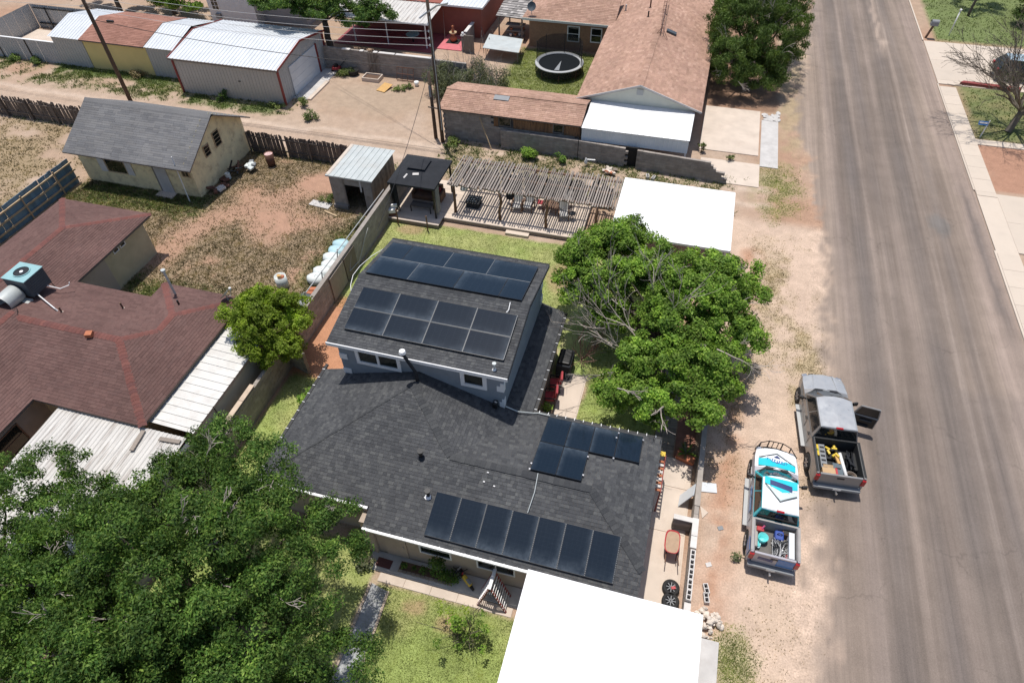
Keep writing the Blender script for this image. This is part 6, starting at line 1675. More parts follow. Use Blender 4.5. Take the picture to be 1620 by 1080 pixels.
# blue sacks in a row
sk = random.Random(3)
for k in range(6):
    t = k / 5; cx = -18.55 + sk.uniform(-.15, .15); cy = 27.4 - 3.2 * t
    s_ = MB().lathe([(0, 0), (.42, .03), (.52, .22), (.46, .45), (.25, .55), (0, .56)], (0, 0, 0), 12)
    s_.v = [(cx + p[0] * 1.15 + sk.uniform(-.03, .03), cy + p[1] * .8 + sk.uniform(-.03, .03), p[2]) for p in s_.v]
    lab = ['pale blue sack farthest up the row by the wall', 'pale blue sack second from the far end of the row', 'white and blue sack third along the wall row', 'white sack fourth along the wall row', 'white sack fifth along the wall row', 'white sack nearest the rusty red bundle'][k]
    tag(obj('sack', s_, 'tarp' if k < 2 else 'tarp_white', smooth=True), lab, 'sack', 'sacks along the block wall')
rbn = thing('bundle', 'rusty red and dark bundle at the near end of the sacks', 'bundle', (-18.35, 22.9, 0))
for k in range(6): obj('roll', MB().rbox((-18.35 + sk.uniform(-.3, .3), 23.2 - k * .25, .3 + sk.uniform(0, .15)), (.6, .28, .25), sk.uniform(-.4, .4)), ('terracotta', 'terracotta', 'slate_panel', 'slate_panel', 'black', 'grey_plastic')[k], rbn, bevel=.05)
ptb = thing('burn_barrel', 'pale drum filled with orange rubbish beside the bright green tree', 'barrel', (-20.4, 23.4, 0))
obj('drum', MB().lathe([(0, 0), (.33, 0), (.33, .8), (.31, .8), (.3, .7), (0, .7)], (-20.4, 23.4, 0), 16), 'tarp_white', ptb, smooth=True)
for k in range(6): obj('rubbish', MB().rbox((-20.4 + sk.uniform(-.15, .15), 23.4 + sk.uniform(-.15, .15), .76 + sk.uniform(0, .12)), (.2, .15, .1), sk.uniform(0, 3), rx=sk.uniform(-.6, .6)), 'terracotta' if k % 2 else 'plywood', ptb)

# ================================================================== POLES AND WIRES
def upole(label, x, y, h, r, lean=(0, 0), wob=.0, arm=True):
    t = thing('utility_pole', label, 'utility pole', (x, y, 0))
    obj('pole', MB().tube([(x, y, -.1), (x + lean[0] * .5 + wob, y + lean[1] * .5, h * .5), (x + lean[0], y + lean[1], h)], [r, r * .88, r * .72], 10), 'pole', t, smooth=True)
    return t
up1 = upole('tall main utility pole between the sandy yard and the workshop', -16.95, 40.5, 11, .14, (-.1, .0))
obj('wrap', MB().tube([(-16.86, 40.38, 1.0), (-16.9, 40.4, 4.5), (-16.95, 40.38, 8.8)], .03, 5), 'galv', up1)
obj('lamp_arm', MB().tube([(-17.05, 40.45, 9.0), (-16.3, 40.2, 9.55), (-15.5, 40.0, 9.8)], .06, 7), 'galv', up1); obj('lamp_head', MB().rbox((-17.35, 40.5, 8.82), (.8, .18, .12), .1, ry=R(-35)), 'white_metal', up1, bevel=.03)
for z in (8.3, 7.85, 7.4, 6.95): obj('insulator', MB().cyl((-17.1, 40.38, z - .05), .05, .12, 8), 'white_metal', up1)
up2 = upole('short stub pole standing beside the main utility pole', -17.62, 40.9, 4.9, .14, (-.05, .05))
obj('label_plate', MB().bx(-17.72, -17.56, 40.73, 40.76, 3.2, 4.0), 'grey_plastic', up2)
obj('bracket_timber', MB().beam((-17.9, 40.75, 2.45), (-17.0, 40.72, 2.42), .06, .08), 'wood_dark', up2)
up3 = upole('dark leaning utility pole behind the yellow cottage', -43.45, 40.3, 11, .16, (-.35, .1), .05)
obj('splice_box', MB().rbox((-41.9, 40.2, 6.35), (.55, .14, .14)), 'black', up3)
obj('step_bolt', MB().tube([(-43.5, 40.3, 7.15), (-43.1, 40.25, 7.1)], .04, 5), 'black', up3)
def wire(p, q, sag, label, mat='wire', r=.012, n=18):
    p = Vector(p); q = Vector(q)
    pts = [p.lerp(q, k / n) - Vector((0, 0, sag * 4 * (k / n) * (1 - k / n))) for k in range(n + 1)]
    return tag(obj('overhead_wire', MB().tube(pts, r, 4, cap=False), mat), label, 'wire', 'overhead wires')
for k, z in enumerate((8.3, 7.85, 7.4, 6.95)):
    wire((-17.08, 40.4, z), (-43.6, 40.35, z + .1), .5, ['topmost pale wire of the four between the poles', 'second pale wire of the four between the poles', 'third pale wire of the four between the poles', 'lowest pale wire of the four between the poles'][k])
wire((-43.6, 40.3, 6.3), (-17.1, 40.4, 5.4), .45, 'thick dark cable below the four pale wires', 'black', .022)
for k, z in enumerate((8.2, 7.2)): wire((-43.7, 40.35, z), (-85, 41.5, z), .6, ['upper wire running left from the leaning pole', 'lower wire running left from the leaning pole'][k], 'wire')
wire((-17.0, 40.6, 9.9), (-45, 58, 10.2), .5, 'high wire crossing the dark tree at the top edge'); wire((-17.0, 40.6, 9.4), (-45, 57, 9.2), .5, 'second high wire crossing the dark tree at the top')
wire((-16.95, 40.4, 6.6), (-13.4, 22.9, 5.7), .5, 'service drop wire from the main pole to the dark house', 'black', .014)

# ================================================================== PICKUP TRUCKS
def wheel(parent, x, y, r=.39, wd=.26, rim='alloy', z=None):
    z = r if z is None else z
    s = 1 if x > 0 else -1
    t = obj('wheel', MB().lathe([(r * .62, -wd / 2), (r * .93, -wd / 2), (r, -wd / 2 + .05), (r, wd / 2 - .05), (r * .93, wd / 2), (r * .62, wd / 2), (r * .62, -wd / 2)], (x, y, z), 24, axis='x'), 'rubber', parent, local=True, smooth=True)
    m = MB().lathe([(r * .63, s * (wd / 2 - .02)), (r * .60, s * (wd / 2 - .01)), (r * .54, s * (wd / 2 - .07)), (0, s * (wd / 2 - .07))], (x, y, z), 20, axis='x')
    for k in range(6):
        a = k * math.pi / 3; c, sn = math.cos(a), math.sin(a)
        m.beam((x + s * (wd / 2 - .035), y + .04 * c, z + .04 * sn), (x + s * (wd / 2 - .025), y + r * .6 * c, z + r * .6 * sn), .07, .05)
    m.lathe([(.07, s * (wd / 2 - .05)), (.07, s * (wd / 2 - .01)), (0, s * (wd / 2 - .005))], (x, y, z), 10, axis='x')
    obj('rim', m, rim, t, local=True)
    return t
def arch_pts(yc, r, z0, fwd_=True, n=8):
    """arc over a wheel from rear to front"""
    a0 = math.asin(max(-1, min(1, (z0 - .40) / r)))
    out = []
    for k in range(n + 1):
        t = math.pi - a0 - (math.pi - 2 * a0) * k / n
        out.append((yc + r * math.cos(t), .40 + r * math.sin(t)))
    return out
def pickup(name, label, loc, rz, yF, yA, yB, yC, yD, yR, w, wb_f, wb_r, body, hood, roofm, sill=.42, bed_in='bedliner', bed_floor='bedliner', rim='alloy', pillar=None, side=None):
    t = thing(name, label, 'pickup', loc, None, rz)
    side = side or body; pillar = pillar or body
    # front body: side profile with wheel arch, stretched across the width
    prof = [(yD, sill)] + arch_pts(wb_f, .46, sill) + [(yF - .02, sill + .05), (yF + .03, .62), (yF, .86), (yF - .10, 1.04), (yF - .45, 1.10), (yA, 1.17), (yB + .1, 1.18), (yD, 1.18)]
    st = [-1, -.94, -.6, 0, .6, .94, 1]
    def xf(s, y, z):
        taper = 1 - .13 * max(0, (y - (yF - .9)) / .9) ** 2
        tumble = 1 - .05 * max(0, (z - .8) / .4)
        return s * w * taper * tumble
    def zf_(s, y, z):
        if z > .95: z = z - .07 * max(0, abs(s) - .6) / .4 + (.03 * (1 - abs(s)) if y > yA - .2 else 0)
        return z
    def yf_(s, y): return y - (.16 * s * s if y > yF - .6 else 0)
    m = MB()
    n = len(prof)
    for s in st: m.v += [(xf(s, y, z), yf_(s, y), zf_(s, y, z)) for (y, z) in prof]
    for k in range(len(st) - 1):
        for i in range(n):
            j = (i + 1) % n
            ym = (prof[i][0] + prof[j][0]) / 2; zm = (prof[i][1] + prof[j][1]) / 2
            mi = 1 if (ym > yA - .05 and zm > .9) else 0
            m.f.append((k * n + i, (k + 1) * n + i, (k + 1) * n + j, k * n + j)); m.m.append(mi)
    m.f.append(tuple(reversed(range(n)))); m.m.append(2)
    m.f.append(tuple((len(st) - 1) * n + i for i in range(n))); m.m.append(2)
    bo = obj('body', m, [body, hood, side], t, local=True, bevel=.025)
    # hood centre crease
    for s in (-.42, .42):
        obj('hood_crease', MB().beam((s * w, yF - .2, 1.115), (s * w * 1.25, yA + .02, 1.185), .05, .02), hood, bo, local=True)
    obj('grille', MB().bx(-w * .55, w * .55, yF - .10, yF + .045, .62, .88), 'black', bo, local=True, bevel=.02)
    obj('front_bumper', MB().hexa([(-w * .86, yF - .25, .42), (w * .86, yF - .25, .42), (w * .7, yF + .1, .42), (-w * .7, yF + .1, .42)], [(-w * .86, yF - .25, .6), (w * .86, yF - .25, .6), (w * .7, yF + .1, .6), (-w * .7, yF + .1, .6)]), 'grey_plastic', bo, local=True, bevel=.03)
    for s in (-1, 1): obj('headlight', MB().rbox((s * w * .76, yF - .12, .86), (.26, .14, .16), -s * .3), 'chrome', bo, local=True, bevel=.03)
    # greenhouse
    wl, wr, zb, zr = w * .93, w * .745, 1.165, 1.86
    low = [(-wl, yD + .02), (wl, yD + .02), (wl, yA - .05), (-wl, yA - .05)]
    B = lambda sx, yy: Vector((sx * wl, yy, zb)); 
    gm = MB()
    nx, ny = 5, 5
    base = [(-wl, yD + .03), (-wl, (yD + yA) / 2), (-wl, yA - .28), (-wl * .55, yA - .04), (0, yA + .02), (wl * .55, yA - .04), (wl, yA - .28), (wl, (yD + yA) / 2), (wl, yD + .03), (wl * .5, yD + .03), (0, yD + .03), (-wl * .5, yD + .03)]
    top = [(-wr, yC), (-wr, (yB + yC) / 2), (-wr, yB - .12), (-wr * .55, yB), (0, yB + .03), (wr * .55, yB), (wr, yB - .12), (wr, (yB + yC) / 2), (wr, yC), (wr * .5, yC - .02), (0, yC - .03), (-wr * .5, yC - .02)]
    i0 = len(gm.v)
    gm.v += [(x, y, zb) for x, y in base] + [(x, y, zr - .03) for x, y in top] + [(x * .9, y * .97 + .03 * (yB + yC) / 2, zr + .02 - .02 * abs(x)) for x, y in top] + [(0, (yB + yC) / 2, zr + .045)]
    N = 12
    for k in range(N):
        j = (k + 1) % N
        gm.f.append((k, j, N + j, N + k)); gm.m.append(0)
        gm.f.append((N + k, N + j, 2 * N + j, 2 * N + k)); gm.m.append(1)
        gm.f.append((2 * N + k, 2 * N + j, 3 * N)); gm.m.append(1)
    cab = obj('cab', gm, [pillar, roofm], t, local=True, smooth=False)
    def pane(pts, nm, off=.008):
        P_ = [Vector(p) for p in pts]; nr = (P_[1] - P_[0]).cross(P_[2] - P_[0]).normalized()
        c = sum(P_, Vector()) / len(P_)
        if nr.dot(c - Vector((0, (yB + yC) / 2, 1.2))) < 0: nr = -nr
        return obj(nm, MB().hexa([p - nr * .004 for p in P_], [p + nr * off for p in P_]), 'glass_car', cab, local=True)
    bl = [Vector((x, y, zb)) for x, y in base]; tl = [Vector((x, y, zr - .03)) for x, y in top]
    def q(a, b, s, tt):    # point on the greenhouse between columns a and b
        return (bl[a].lerp(bl[b], s)).lerp(tl[a].lerp(tl[b], s), tt)
    # windscreen in four facets
    for (a, b, s0, s1) in ((2, 3, .12, 1), (3, 4, 0, 1), (4, 5, 0, 1), (5, 6, 0, .88)):
        pane([q(a, b, s0, .05), q(a, b, s1, .05), q(a, b, s1, .93), q(a, b, s0, .93)], 'windscreen')
    for (a, b, s0, s1) in ((8, 9, .12, 1), (9, 10, 0, 1), (10, 11, 0, 1), (11, 0, 0, .88)):
        pane([q(a, b, s0, .16), q(a, b, s1, .16), q(a, b, s1, .9), q(a, b, s0, .9)], 'rear_window')
    for (a, b) in ((0, 1), (1, 2), (6, 7), (7, 8)):
        lo, hi = (.14, .97) if a in (0, 6) else (.03, .9)
        if a == 6: lo, hi = .1, .97
        if a == 7: lo, hi = .03, .86
        pane([q(a, b, lo, .10), q(a, b, hi, .10), q(a, b, hi, .9), q(a, b, lo, .9)], 'side_window')
    obj('cowl', MB().hexa([(-wl * .85, yA - .28, zb + .01), (wl * .85, yA - .28, zb + .01), (wl * .5, yA + .06, zb + .01), (-wl * .5, yA + .06, zb + .01)], [(-wl * .85, yA - .26, zb + .03), (wl * .85, yA - .26, zb + .03), (wl * .5, yA + .05, zb + .03), (-wl * .5, yA + .05, zb + .03)]), 'black', cab, local=True)
    obj('brake_lamp', MB().bx(-.14, .14, yC - .06, yC + .02, zr - .02, zr + .035), 'lamp_red', cab, local=True)
    # mirrors
    for s in (-1, 1):
        mi = obj('mirror', MB().rbox((s * (w + .16), yA - .62, 1.22), (.22, .10, .20), s * .25), 'black', t, local=True, bevel=.03)
        obj('mirror_arm', MB().beam((s * w * .9, yA - .6, 1.15), (s * (w + .1), yA - .6, 1.2), .05, .05), 'black', mi, local=True)
    # door shut lines and handles
    for s in (-1, 1):
        for yy in ((yB + yC) / 2 + .05, yA - .45, yD + .12): obj('shut_line', MB().bx(s * (w - .012) - .006, s * (w - .012) + .006, yy - .006, yy + .006, .5, 1.12), 'black', bo, local=True)
        for yy in ((yB + yC) / 2 + .22, yD + .35): obj('door_handle', MB().bx(s * (w - .005) - .02, s * (w - .005) + .02, yy - .09, yy + .09, .97, 1.01), 'black', bo, local=True)
    # bed
    bt = thing_local('bed', t)
    zt = 1.30
    prof = [(yR, .5), (yR, zt), (yD - .02, zt), (yD - .02, sill)] + arch_pts(wb_r, .46, sill)[::-1]
    for s in (-1, 1):
        mm = MB(); xi, xo = s * (w - .13), s * w
        A_ = [(xi, y, z) for y, z in prof]; B_ = [(xo * (1 - .03 * (z > 1)), y, z) for y, z in prof]
        if s < 0: A_.reverse(); B_.reverse()
        mm.hexa(A_, B_)
        obj('bed_side', mm, side, bt, local=True, bevel=.02)
        obj('bed_rail', MB().bx(min(xi, xo) + .012, max(xi, xo) - .03, yR + .06, yD - .05, zt - .01, zt + .018), bed_in, bt, local=True)
        obj('wheel_well', MB().bx(*sorted((s * (w - .14), s * (w - .34))), wb_r - .45, wb_r + .45, .7, .95), bed_in, bt, local=True, bevel=.05)
        obj('inner_side', MB().bx(*sorted((s * (w - .14), s * (w - .155))), yR + .06, yD - .1, .7, zt - .02), bed_in, bt, local=True)
        obj('tail_light', MB().rbox((s * (w - .10), yR - .02, 1.02), (.17, .1, .36)), 'lamp_red', bt, local=True, bevel=.025)
    obj('floor', MB().bx(-w + .13, w - .13, yR + .04, yD - .03, .66, .70), bed_floor, bt, local=True)
    obj('front_wall', MB().bx(-w + .12, w - .12, yD - .09, yD - .02, .66, zt), bed_in, bt, local=True)
    tg = obj('tailgate', MB().bx(-w + .17, w - .17, yR - .03, yR + .06, .62, zt), side, bt, local=True, bevel=.02)
    obj('tailgate_handle', MB().bx(-.14, .14, yR - .045, yR - .028, 1.08, 1.16), 'black', tg, local=True)
    obj('rear_bumper', MB().hexa([(-w * .93, yR - .2, .45), (w * .93, yR - .2, .45), (w * .95, yR + .05, .45), (-w * .95, yR + .05, .45)], [(-w * .93, yR - .2, .6), (w * .93, yR - .2, .6), (w * .95, yR + .05, .6), (-w * .95, yR + .05, .6)]), 'grey_plastic', bt, local=True, bevel=.03)
    obj('licence_plate', MB().bx(-.16, .16, yR - .215, yR - .205, .48, .58), 'block_pale', bt, local=True)
    obj('tow_hitch', MB().tube([(0, yR - .1, .42), (0, yR - .36, .42), (0, yR - .36, .5)], .035, 6), 'chrome', bt, local=True)
    for (x_, y_) in ((-w + .10, wb_f), (w - .10, wb_f), (-w + .10, wb_r), (w - .10, wb_r)): wheel(t, x_, y_, .40, .27, rim)
    obj('chassis', MB().bx(-w * .7, w * .7, yR + .1, yF - .3, .35, .62), 'black', t, local=True)
    for s in (-1, 1):
        obj('running_board', MB().bx(*sorted((s * (w + .0), s * (w + .17))), yD + .05, wb_f - .55, .38, .43), 'grey_metal', t, local=True, bevel=.015)
    return t
def thing_local(name, parent):
    """a part that groups sub-parts, itself a small mesh under the bed"""
    o = obj(name, MB().bx(-.5, .5, -1.6, -1.5, .5, .6), 'black', parent, local=True)
    return o
G = pickup('pickup_truck', 'grey crew cab pickup with open right door parked at the road edge', (8.47, 20.45, .012), R(5.0), 2.95, 1.78, .86, -.86, -1.0, -2.86, 1.0, 1.95, -1.78, 'paint_grey', 'paint_grey_sheen', 'paint_grey_sheen')
# open front right door
od = obj('open_door', MB(), 'paint_grey', G, local=True)
bm_ = MB().rbox((.55, 0, .82), (1.05, .10, .72))
bpy.data.objects.remove(od)
od = obj('open_door', bm_, 'paint_grey', G, local=True, bevel=.03); od.location = (1.0, .72, 0); od.rotation_euler = (0, 0, R(-12))
obj('door_lining', MB().rbox((.55, -.06, .82), (.95, .03, .62)), 'black', od, local=True, bevel=.01)
obj('door_pocket', MB().rbox((.5, -.10, .62), (.6, .08, .14)), 'charcoal', od, local=True, bevel=.02)
obj('armrest', MB().rbox((.6, -.11, .98), (.5, .09, .07)), 'charcoal', od, local=True, bevel=.02)
m_ = MB().beam((.05, 0, 1.18), (.2, .0, 1.72), .06, .05).beam((.2, 0, 1.72), (.95, .0, 1.74), .06, .05).beam((.95, 0, 1.74), (1.05, .0, 1.18), .06, .05)
wf = obj('window_frame', m_, 'paint_grey', od, local=True)
obj('glass', MB().hexa([(.08, -.008, 1.18), (1.03, -.008, 1.18), (.94, -.008, 1.72), (.22, -.008, 1.72)], [(.08, .008, 1.18), (1.03, .008, 1.18), (.94, .008, 1.72), (.22, .008, 1.72)]), 'glass_car', od, local=True)
Bt = pickup('pickup_truck', 'white pickup with cyan chevron wrap and front brush guard', (6.17, 15.92, 0.0), R(-.6), 2.62, 1.40, .56, -1.0, -1.12, -2.62, .92, 1.72, -1.72, 'paint_lilac', 'paint_white', 'paint_white', bed_in='bed_grey', bed_floor='bed_floor', pillar='paint_cyan')
# wrap graphics: thin films on the roof and hood
roof_z = lambda x, y: 1.872 + .045 * max(0, 1 - max(abs(x) / .62, abs(y + .22) / .82)) + .004
def film(parent, pts, mat, zfun, off=.0, name='wrap_stripe'):
    m = MB()
    # cut into small facets so the film follows the panel
    P_ = [Vector((p[0], p[1], 0)) for p in pts]
    c = sum(P_, Vector()) / len(P_)
    for i in range(len(P_)):
        a, b = P_[i], P_[(i + 1) % len(P_)]
        K = 5
        for r in range(K):
            for s_ in range(K):
                def g(u_, v_): 
                    e = a.lerp(b, u_); q_ = c.lerp(e, v_); return (q_.x, q_.y, zfun(q_.x, q_.y) + off)
                if r == 0: m.poly([g(s_ / K, (r + 1) / K), g((s_ + 1) / K, (r + 1) / K), g(.5, 0)])
                else: m.poly([g(s_ / K, r / K), g(s_ / K, (r + 1) / K), g((s_ + 1) / K, (r + 1) / K), g((s_ + 1) / K, r / K)])
    return obj(name, m, mat, parent, local=True)
rz_ = lambda x, y: 1.885 + .03 * (1 - min(1, math.hypot(x / .66, (y + .22) / .8))) + .012
def strip(parent, a, b, wd, mat, zfun, off, name='wrap_stripe', n=8):
    m = MB(); a = Vector((*a, 0)); b = Vector((*b, 0)); d = (b - a).normalized(); s = Vector((-d.y, d.x, 0)) * wd / 2
    for k in range(n):
        p, q_ = a.lerp(b, k / n), a.lerp(b, (k + 1) / n)
        m.poly([(v.x, v.y, zfun(v.x, v.y) + off) for v in (p - s, q_ - s, q_ + s, p + s)])
    return obj(name, m, mat, parent, local=True)
film(Bt, [(-.62, .45), (.62, .45), (.62, .10), (.3, .02), (.0, -.02), (-.3, .05), (-.62, .14)], 'paint_cyan', rz_)
film(Bt, [(-.42, .06), (.42, .02), (.0, -.34)], 'paint_cyan', rz_)
film(Bt, [(-.42, .33), (.42, .20), (.42, -.06), (-.42, .10)], 'paint_navy', rz_, .006, 'sunroof')
strip(Bt, (-.6, .12), (-.02, -.62), .045, 'paint_dkgrey', rz_, .004); strip(Bt, (.6, -.22), (-.03, -.60), .045, 'paint_dkgrey', rz_, .005)
film(Bt, [(-.6, .02), (-.32, .0), (0, -.36), (.6, .0), (.6, -.18), (-.02, -.54)], plain('pale_aqua_wrap', (.55, .66, .66), .4, .03, 2, bumpk=0), rz_, .002)
hz = lambda x, y: 1.10 + .07 * (2.17 - y) / .77 + .035 * (1 - abs(x) / .92) + .018 if y < 2.2 else 1.10 + .035 * (1 - abs(x) / .92) + .018
film(Bt, [(-.74, 1.80), (-.36, 1.90), (0, 1.66), (.36, 1.88), (.74, 1.74), (.74, 1.44), (0, 1.50), (-.74, 1.44)], 'paint_cyan', hz, .006)
strip(Bt, (-.74, 1.86), (.0, 2.22), .04, 'paint_dkgrey', hz, .008); strip(Bt, (.0, 2.22), (.74, 1.74), .04, 'paint_dkgrey', hz, .010)
film(Bt, [(-.13, 2.0), (.15, 1.98), (.01, 2.12)], 'paint_navy', hz, .008, 'wrap_emblem')
for k in range(9):      # lettering too small to read in the photograph: separate strokes
    x_ = -.40 + k * .095; y_ = 1.92 - .012 * k
    if k % 3 == 1: film(Bt, [(x_, y_), (x_ + .03, y_), (x_ + .07, y_ - .11), (x_ + .04, y_ - .11)], 'paint_blue', hz, .012, 'wrap_lettering')
    else: film(Bt, [(x_, y_), (x_ + .065, y_), (x_ + .065, y_ - .03), (x_ + .03, y_ - .03), (x_ + .03, y_ - .11), (x_, y_ - .11)], 'paint_blue', hz, .012, 'wrap_lettering')
film(Bt, [(-.24, 1.77), (.34, 1.73), (.30, 1.69), (-.2, 1.73)], 'paint_blue', hz, .012)
# brush guard
bg_ = thing_g = obj('brush_guard', MB().tube([(-.86, 2.35, .95), (-.62, 2.78, .98), (-.28, 2.92, 1.02), (.28, 2.92, 1.02), (.62, 2.78, .98), (.86, 2.35, .95)], .022, 7), 'black', Bt, local=True)
obj('guard_bar', MB().tube([(-.86, 2.35, .6), (-.62, 2.78, .6), (-.28, 2.9, .6), (.28, 2.9, .6), (.62, 2.78, .6), (.86, 2.35, .6)], .022, 7), 'black', bg_, local=True)
for x_ in (-.62, -.28, -.1, .1, .28, .62):
    y_ = 2.91 if abs(x_) < .3 else 2.78
    obj('guard_upright', MB().tube([(x_, y_, .45), (x_, y_, 1.0)], .028 if abs(x_) > .2 else .018, 6), 'black', bg_, local=True)
obj('tailgate_print', MB().bx(.12, .73, -2.665, -2.652, .72, 1.2), 'paint_blue', Bt, local=True)
obj('tailgate_print', MB().rbox((-.3, -2.66, .98), (.55, .01, .16), 0, ry=R(4)), 'paint_navy', Bt, local=True)
obj('side_print', MB().rbox((-.925, -.1, .85), (.01, 1.1, .30), 0, rx=R(6)), 'paint_blue', Bt, local=True)
obj('side_print', MB().rbox((-.925, 1.1, .78), (.01, .9, .12), 0, rx=R(-8)), 'paint_white', Bt, local=True)
obj('side_print', MB().rbox((-.925, -2.2, .9), (.012, .6, .5)), 'paint_blue', Bt, local=True)
# loads lying in the beds
def in_bed(tr_, x, y, z):
    a = tr_.rotation_euler.z; l = tr_.location
    return (l.x + x * math.cos(a) - y * math.sin(a), l.y + x * math.sin(a) + y * math.cos(a), l.z + z)
def load(tr_, name, label, cat, x, y, z=.70, rz=0.):
    return thing(name, label, cat, in_bed(tr_, x, y, z), None, tr_.rotation_euler.z + rz)
t = load(G, 'tool_tray', 'grey socket tray with dark slots in the grey pickup bed', 'tool tray', -.52, -1.75)
obj('tray', MB().bx(-.13, .13, -.6, .6, 0, .3), 'grey_plastic', t, local=True, bevel=.02)
for k in range(5): obj('slot', MB().bx(-.09, .09, -.5 + k * .22, -.4 + k * .22, .29, .305), 'black', t, local=True)
t = load(G, 'drill_pile', 'heap of yellow power tools in the grey pickup bed', 'tools', -.1, -1.45)
for k in range(9): obj('tool', MB().rbox((random.uniform(-.2, .2), random.uniform(-.25, .25), .2 + random.uniform(0, .12)), (.22, .09, .12), random.uniform(0, 3), rx=random.uniform(-.4, .4)), 'yellow_plastic' if k % 3 else 'black', t, local=True, bevel=.015)
obj('tray', MB().bx(-.28, .28, -.3, .3, 0, .14), 'black', t, local=True)
t = load(G, 'white_tube', 'long white conduit tube lying in the grey pickup bed', 'tube', .25, -2.05, .95, R(6)); obj('tube', MB().tube([(0, -.62, 0), (0, .55, .03)], .07, 10), 'trim_white', t, local=True, smooth=True); obj('end_cap', MB().tube([(0, -.68, 0), (0, -.61, 0)], .075, 10), 'grey_plastic', t, local=True)
obj('bracket', MB().bx(-.06, .06, -.3, .3, -.25, -.07), 'grey_plastic', t, local=True)
t = load(G, 'wire_coil', 'pale cable coil at the tailgate corner of the grey pickup', 'coil', .55, -2.5)
for k in range(5): obj('loop', MB().lathe([(.15 + .012 * k, 0), (.175 + .012 * k, .012), (.15 + .012 * k, .024), (.15 + .012 * k, 0)], (0, 0, .05 + k * .03), 18), 'sand_fill' if k % 2 else 'twig', t, local=True)
t = load(G, 'cardboard_box', 'open cardboard box with red edge in the grey pickup bed', 'box', -.33, -2.52); obj('box', MB().bx(-.3, .22, -.18, .2, 0, .3), 'cardboard', t, local=True); obj('red_sleeve', MB().bx(.22, .3, -.18, .22, 0, .32), 'red_plastic', t, local=True); obj('flap', MB().rbox((-.05, .24, .31), (.4, .16, .01), 0, rx=.5), 'cardboard', t, local=True)
t = load(G, 'toolbox', 'blue grey toolbox near the tailgate of the grey pickup', 'toolbox', .02, -2.3); obj('case', MB().bx(-.19, .19, -.28, .28, 0, .28), plain('blue_grey_case', (.09, .12, .14), .6, .1, 4), t, local=True, bevel=.02); obj('handle', MB().beam((-.1, 0, .31), (.1, 0, .31), .03, .03), 'black', t, local=True)
t = load(G, 'spirit_level', 'bright yellow level along the side of the grey pickup bed', 'level', -.72, -1.5); obj('body', MB().bx(-.05, .05, -.28, .28, .2, .34), 'yellow_plastic', t, local=True); obj('vial', MB().bx(-.03, .03, -.05, .05, .34, .35), 'leaf_bright', t, local=True); obj('tray_under', MB().bx(-.06, .06, -.3, .3, 0, .2), 'grey_plastic', t, local=True)
t = load(G, 'black_cords', 'tangle of black cords along the right side of the grey bed', 'cords', .55, -1.75)
for k in range(6): obj('cord', MB().tube([(random.uniform(-.15, .15), random.uniform(-.5, .5), .1 + .06 * j) for j in range(6)], .03, 6), 'charcoal', t, local=True, smooth=True)
t = load(G, 'orange_brush', 'orange brown broom head in the grey pickup bed', 'broom', .08, -1.85, .82); obj('head', MB().rbox((0, 0, .1), (.12, .5, .12), .2), 'plywood', t, local=True, bevel=.02); obj('bristles', MB().rbox((.08, 0, .03), (.08, .48, .14), .2), 'rust', t, local=True)
t = load(Bt, 'fuel_can', 'red fuel can in the front corner of the wrapped pickup bed', 'fuel can', -.52, -1.42); obj('can', MB().bx(-.14, .14, -.1, .1, 0, .34), 'red_plastic', t, local=True, bevel=.03); obj('spout', MB().tube([(.05, .0, .34), (.12, .08, .46)], .035, 7), plain('pink_spout', (.6, .1, .22), .5, .05, 3, bumpk=0), t, local=True)
t = load(Bt, 'bucket', 'cyan bucket in the bed of the wrapped pickup', 'bucket', -.4, -1.75); obj('shell', MB().lathe([(0, .0), (.16, 0), (.2, .32), (.18, .32), (.15, .06), (0, .06)], (0, 0, 0), 16), 'cyan_plastic', t, local=True, smooth=True)
t = load(Bt, 'cyan_sheet', 'crumpled cyan sheet against the left side of the wrapped bed', 'sheet', -.62, -1.85); obj('fold', MB().rbox((0, 0, .15), (.2, .55, .06), .3, ry=.4), 'cyan_plastic', t, local=True, bevel=.02); obj('fold', MB().rbox((.1, -.1, .1), (.18, .4, .05), -.3, ry=-.3), 'tarp', t, local=True, bevel=.02)
t = load(Bt, 'cable_heap', 'grey cable and strap heap in the wrapped pickup bed', 'cables', .22, -2.05)
cr = random.Random(8)
for k in range(16): obj('cable', MB().tube([(cr.uniform(-.3, .3), cr.uniform(-.5, .45), .06 + cr.uniform(0, .3)) for j in range(6)], cr.uniform(.015, .03), 5), cr.choice(('wire', 'grey_plastic', 'charcoal', 'paint_grey_sheen', 'wire')), t, local=True, smooth=True)
t = load(Bt, 'blue_bag', 'blue tool bag in the front of the wrapped pickup bed', 'bag', .2, -1.5); obj('bag', MB().bx(-.17, .17, -.2, .2, 0, .32), 'blue_plastic', t, local=True, bevel=.06); obj('strap', MB().tube([(-.1, 0, .3), (-.05, .0, .42), (.05, 0, .42), (.1, 0, .3)], .02, 5), 'black', t, local=True)
t = load(Bt, 'white_crate', 'long white crate along the right side of the wrapped bed', 'crate', .62, -1.85); obj('crate', MB().bx(-.09, .09, -.6, .5, 0, .4), 'trim_white', t, local=True, bevel=.02); obj('lid', MB().bx(-.1, .1, -.6, .5, .4, .43), 'white_metal', t, local=True)
t = load(Bt, 'fire_extinguisher', 'red fire extinguisher near the tailgate of the wrapped pickup', 'extinguisher', .5, -2.35, .76); obj('cylinder', MB().tube([(0, -.25, 0), (0, .18, 0)], .08, 10), 'red_plastic', t, local=True, smooth=True); obj('valve', MB().tube([(0, .18, 0), (0, .3, .02)], .03, 7), 'black', t, local=True)
